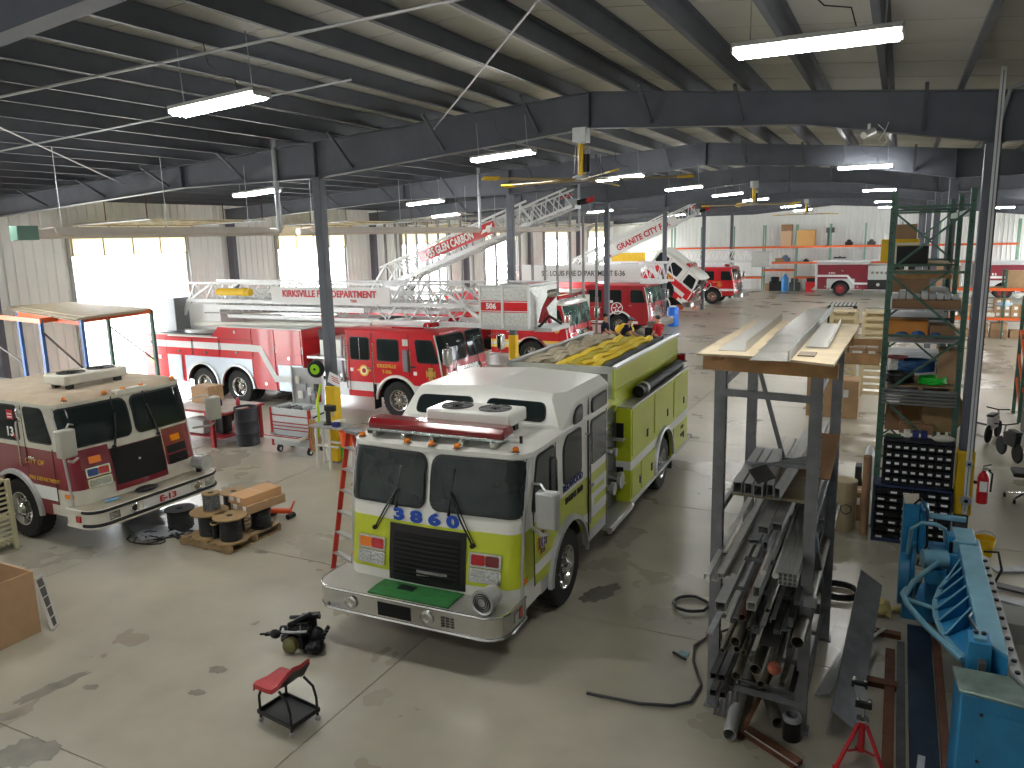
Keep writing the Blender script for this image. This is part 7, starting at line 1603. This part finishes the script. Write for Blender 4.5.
# blue and orange rack with boards by the first door
def lrack():
    t=thing('pallet_rack','blue and orange pallet rack carrying boards before the first open door','rack',(0,0,0)); bp=mat('blue rack paint',(64,100,160),.5)
    for (x,y) in ((-18.7,11.8),(-17.6,12.1),(-19.1,13.9),(-18.0,14.4),(-21.2,12.8),(-22.4,12.5)): MB().bx(x-.045,x+.045,y-.04,y+.04,0,3.2,bp if y<13 else green_paint).build('upright_post',t,smooth=False)
    for a,c in (((-18.7,11.8,2.9),(-17.6,12.1,1.9)),((-17.6,12.1,1.8),(-18.7,11.8,.8)),((-19.1,13.9,2.8),(-18.0,14.4,1.8)),((-22.4,12.5,2.6),(-21.2,12.8,1.8))): MB().bar(a,c,.035,.035,dark_steel).build('diagonal_brace',t,smooth=False)
    for a,c in (((-22.4,12.45,3.16),(-18.6,11.75,3.16)),((-18.7,11.8,3.16),(-19.1,13.9,3.16)),((-17.6,12.1,3.16),(-18.0,14.4,3.16)),((-21.2,12.8,3.16),(-17.6,12.1,3.1))): MB().bar(a,c,.05,.12,orange_paint).build('shelf_beam',t,smooth=False)
lrack()
for k in range(4): lone(MB().prism([(-23.0,13.5),(-17.3,11.7),(-17.7,13.9),(-22.4,14.9)],(.05*k,.06*k,3.20+.022*k),(1,0,0),(0,1,0),(0,0,.02),pale_wood if k%2 else mat('grey board',(176,166,150),.8,var=.1)),'plywood_sheet','wide board lying on the blue and orange rack, %s of the stack'%['lowest','second','third','topmost'][k],'board',smooth=False)

# ------------------------------------------------------------------ people and things beyond the lime engine
def person(label,x,y,rz,h,shirt,pose,capm,trousers=denim):
    t=thing('person',label,'person',(x,y,0),rz); k=h/1.75
    def skinned(name,pts,edges,rads,m,par,sub=1):
        me=bpy.data.meshes.new(name); me.from_pydata([tuple(c*k for c in p) for p in pts],edges,[]); o=bpy.data.objects.new(name,me); COL.objects.link(o); o.parent=par
        me.materials.append(m); o.modifiers.new('skin','SKIN')
        for v,r in zip(me.skin_vertices[0].data,rads): v.radius=(r*k,r*k) if not hasattr(r,'__len__') else (r[0]*k,r[1]*k)
        me.skin_vertices[0].data[0].use_root=True
        s=o.modifiers.new('sub','SUBSURF'); s.levels=s.render_levels=sub+1
        for p in me.polygons: p.use_smooth=True
        return o
    lean=pose.get('lean',0.); L=lambda x,z:(x+lean*max(0,z-.92),z-.25*lean*max(0,z-.92)*(1 if lean>.3 else 0))
    def P(x,y,z): a,b=L(x,z); return (a,y,b)
    body=[P(0,0,.95),P(0,0,1.12),P(0,0,1.32),P(0,0,1.44),P(.01,0,1.52),P(.02,0,1.60),P(.02,0,1.70)]
    lh,rh=pose['hands']; le,re=pose['elbows']
    body+=[P(0,.17,1.42),le,lh,P(0,-.17,1.42),re,rh, (0,.09,.92),(.03,.10,.50),(0,.10,.07),(.10,.11,.035),(0,-.09,.92),(.03,-.10,.50),(0,-.10,.07),(.10,-.11,.035)]
    ed=[(0,1),(1,2),(2,3),(3,4),(4,5),(5,6),(3,7),(7,8),(8,9),(3,10),(10,11),(11,12),(0,13),(13,14),(14,15),(15,16),(0,17),(17,18),(18,19),(19,20)]
    rd=[(.14,.11),(.145,.105),(.17,.11),(.10,.08),.055,(.085,.09),(.07,.08),.062,.046,.034,.062,.046,.034,.085,.062,.045,.038,.085,.062,.045,.038]
    skinned('body',body,ed,rd,skin,t)
    sh=[P(0,0,.93),P(0,0,1.12),P(0,0,1.32),P(0,0,1.43),P(.01,0,1.47),P(0,.18,1.42),tuple((V(P(0,.18,1.42))+ (V(le)-V(P(0,.18,1.42)))*.85)),P(0,-.18,1.42),tuple((V(P(0,-.18,1.42))+(V(re)-V(P(0,-.18,1.42)))*.85))]
    skinned('shirt',sh,[(0,1),(1,2),(2,3),(3,4),(3,5),(5,6),(3,7),(7,8)],[(.165,.13),(.165,.125),(.19,.13),(.125,.1),.07,.082,.066,.082,.066],shirt,t)
    skinned('trousers',[(0,0,.95),(0,.09,.90),(.03,.10,.50),(0,.10,.12),(0,-.09,.90),(.03,-.10,.50),(0,-.10,.12)],[(0,1),(1,2),(2,3),(0,4),(4,5),(5,6)],[(.16,.13),.105,.082,.07,.105,.082,.07],trousers,t)
    for s in(-1,1): MB().bx(-.06,.2,s*.1-.045,s*.1+.045,0,.085,black_plastic).build('boot',t,bev=.02)
    hd=V(P(.02,0,1.66))*k
    b=MB(); b.sphere((hd.x-.015,hd.y,hd.z+.045),(.102*k,.086*k,.085*k),hair,12,8); b.build('hair',t)
    b=MB(); b.sphere((hd.x-.005,hd.y,hd.z+.075),(.108*k,.092*k,.075*k),capm,12,8); b.bar((hd.x+.06,hd.y,hd.z+.065),(hd.x+.18,hd.y,hd.z+.05),.13,.012,capm); b.build('cap',t,bev=.004)
    f=MB(); f.sphere((hd.x+.10,hd.y,hd.z-.005),(.018,.014,.022),skin,8,6); [f.sphere((hd.x+.085,hd.y+s*.032,hd.z+.015),(.008,.012,.008),black_plastic,6,5) for s in(-1,1)]; f.bar((hd.x+.088,hd.y-.025,hd.z-.045),(hd.x+.088,hd.y+.025,hd.z-.045),.008,.008,mat('lip',(150,90,80),.6)); [f.sphere((hd.x,hd.y+s*.088,hd.z),(.018,.01,.028),skin,6,6) for s in(-1,1)]; f.build('face',t)
    for s,hn,el in ((1,lh,le),(-1,rh,re)):
        d=(V(hn)-V(el)).normalized(); o=d.orthogonal().normalized(); c=d.cross(o); hb=MB(); p=V(hn)*k
        hb.bar(p,p+d*.09*k,.075*k,.028*k,skin,up=o)
        for i in range(4): st=p+d*.085*k+c*(.027-.018*i)*k; hb.tube([st,st+d*(.038+.006*(i in(1,2)))*k+o*.006*k,st+d*(.06+.008*(i in(1,2)))*k+o*.022*k],.008*k,skin,6)
        st=p+d*.02*k+c*.038*k; hb.tube([st,st+d*.03*k+c*.022*k,st+d*.055*k+c*.024*k+o*.012*k],.009*k,skin,6); hb.build('hand',t)
    return t
person('person in a navy shirt and dark cap standing beyond the lime engine',-10.35,29.2,.3,1.78,navy_cloth,dict(hands=((.30,.20,1.02),(.26,-.22,1.0)),elbows=((.04,.27,1.14),(.04,-.27,1.14))),black_plastic,navy_cloth)
person('person in a navy shirt bending forward beyond the lime engine',-9.75,29.35,.1,1.72,navy_cloth,dict(lean=.55,hands=((.62,.16,.92),(.60,-.18,.92)),elbows=((.42,.27,1.08),(.42,-.27,1.08))),mat('grey cap',(110,116,124),.8),navy_cloth)
person('person in a red shirt and black cap standing alone beyond the lime engine',-8.2,29.2,2.7,1.74,red_cloth,dict(hands=((.16,.20,.98),(.14,-.22,.96)),elbows=((-.02,.26,1.16),(-.02,-.26,1.16))),black_plastic)
t=thing('plastic_barrel','blue plastic barrel on the floor near the tipped cab','barrel',(-10.62,40.7,0)); MB().lathe([(.0,0),(.27,0),(.30,.05),(.31,.3),(.29,.33),(.31,.36),(.31,.65),(.29,.68),(.31,.71),(.30,.96),(.26,1.02),(.0,1.02)],(0,0,0),(0,0,1),mat('barrel blue',(28,104,200),.4),24).build('barrel_body',t); MB().sphere((0,0,1.04),(.2,.2,.06),mat('clear bag',(206,210,214),.4),10,6).build('bag_top',t)
t=thing('turnout_bag','yellow bag beside the two people in navy','bag',(-9.9,30.3,.9)); MB().sphere((0,0,.15),(.42,.2,.26),yellow_steel,12,8).build('bag_body',t); MB().tube([(-.2,-.1,.35),(0,-.1,.48),(.2,-.1,.35)],.02,black_plastic,6).build('bag_handle',t)
t=thing('parts_bench','low dark bench with black boxes between the people','bench',(-9.2,30.2,0)); MB().bx(-1.0,.9,-.3,.3,.82,.88,dark_steel).build('bench_top',t,smooth=False); [MB().bx(x-.03,x+.03,y-.03,y+.03,0,.82,dark_steel).build('leg',t,smooth=False) for x in (-.95,.85) for y in (-.25,.25)]
lone(MB().bx(-8.95,-8.4,29.95,30.4,.88,1.2,black_plastic),'black_case','black open box on the low bench near the person in red','box',bev=.02)
lone(MB().lathe([(.0,0),(.17,0),(.17,.02),(.13,.03),(.03,.5),(.02,.5)],(-11.9,51.0,0),(0,0,1),orange_paint,16),'traffic_cone','orange cone on the floor before the far red cab','cone')
for k,(x,m,l) in enumerate(((-13.0,white_paint,'white'),(-12.5,mat('orange tub',(210,110,60),.6),'orange'))): lone(MB().bx(x-.2,x+.2,49.6,50.0,0,.35,m),'plastic_tub',l+' tub on the floor between the tipped cab and the far red cab','tub',bev=.03)
# clutter on the second ladder truck: pole standing parts and a tall pale locker beside the third truck
lone(MB().bx(-12.6,-12.2,31.9,32.4,0,2.3,mat('pale locker',(190,190,180),.5)),'steel_locker','pale tall locker beside the third left post','locker',bev=.01)
# ------------------------------------------------------------------ lettering to plain meshes
bpy.context.view_layer.update()
dg=bpy.context.evaluated_depsgraph_get()
for o in [o for o in list(bpy.data.objects) if o.type=='FONT']:
    me=bpy.data.meshes.new_from_object(o.evaluated_get(dg)); n=o.name; pa,ml=o.parent,o.matrix_local.copy(); ps={k:o[k] for k in o.keys()}
    bpy.data.objects.remove(o); p=bpy.data.objects.new(n,me); COL.objects.link(p); p.parent=pa; p.matrix_local=ml
    for k,v in ps.items(): p[k]=v
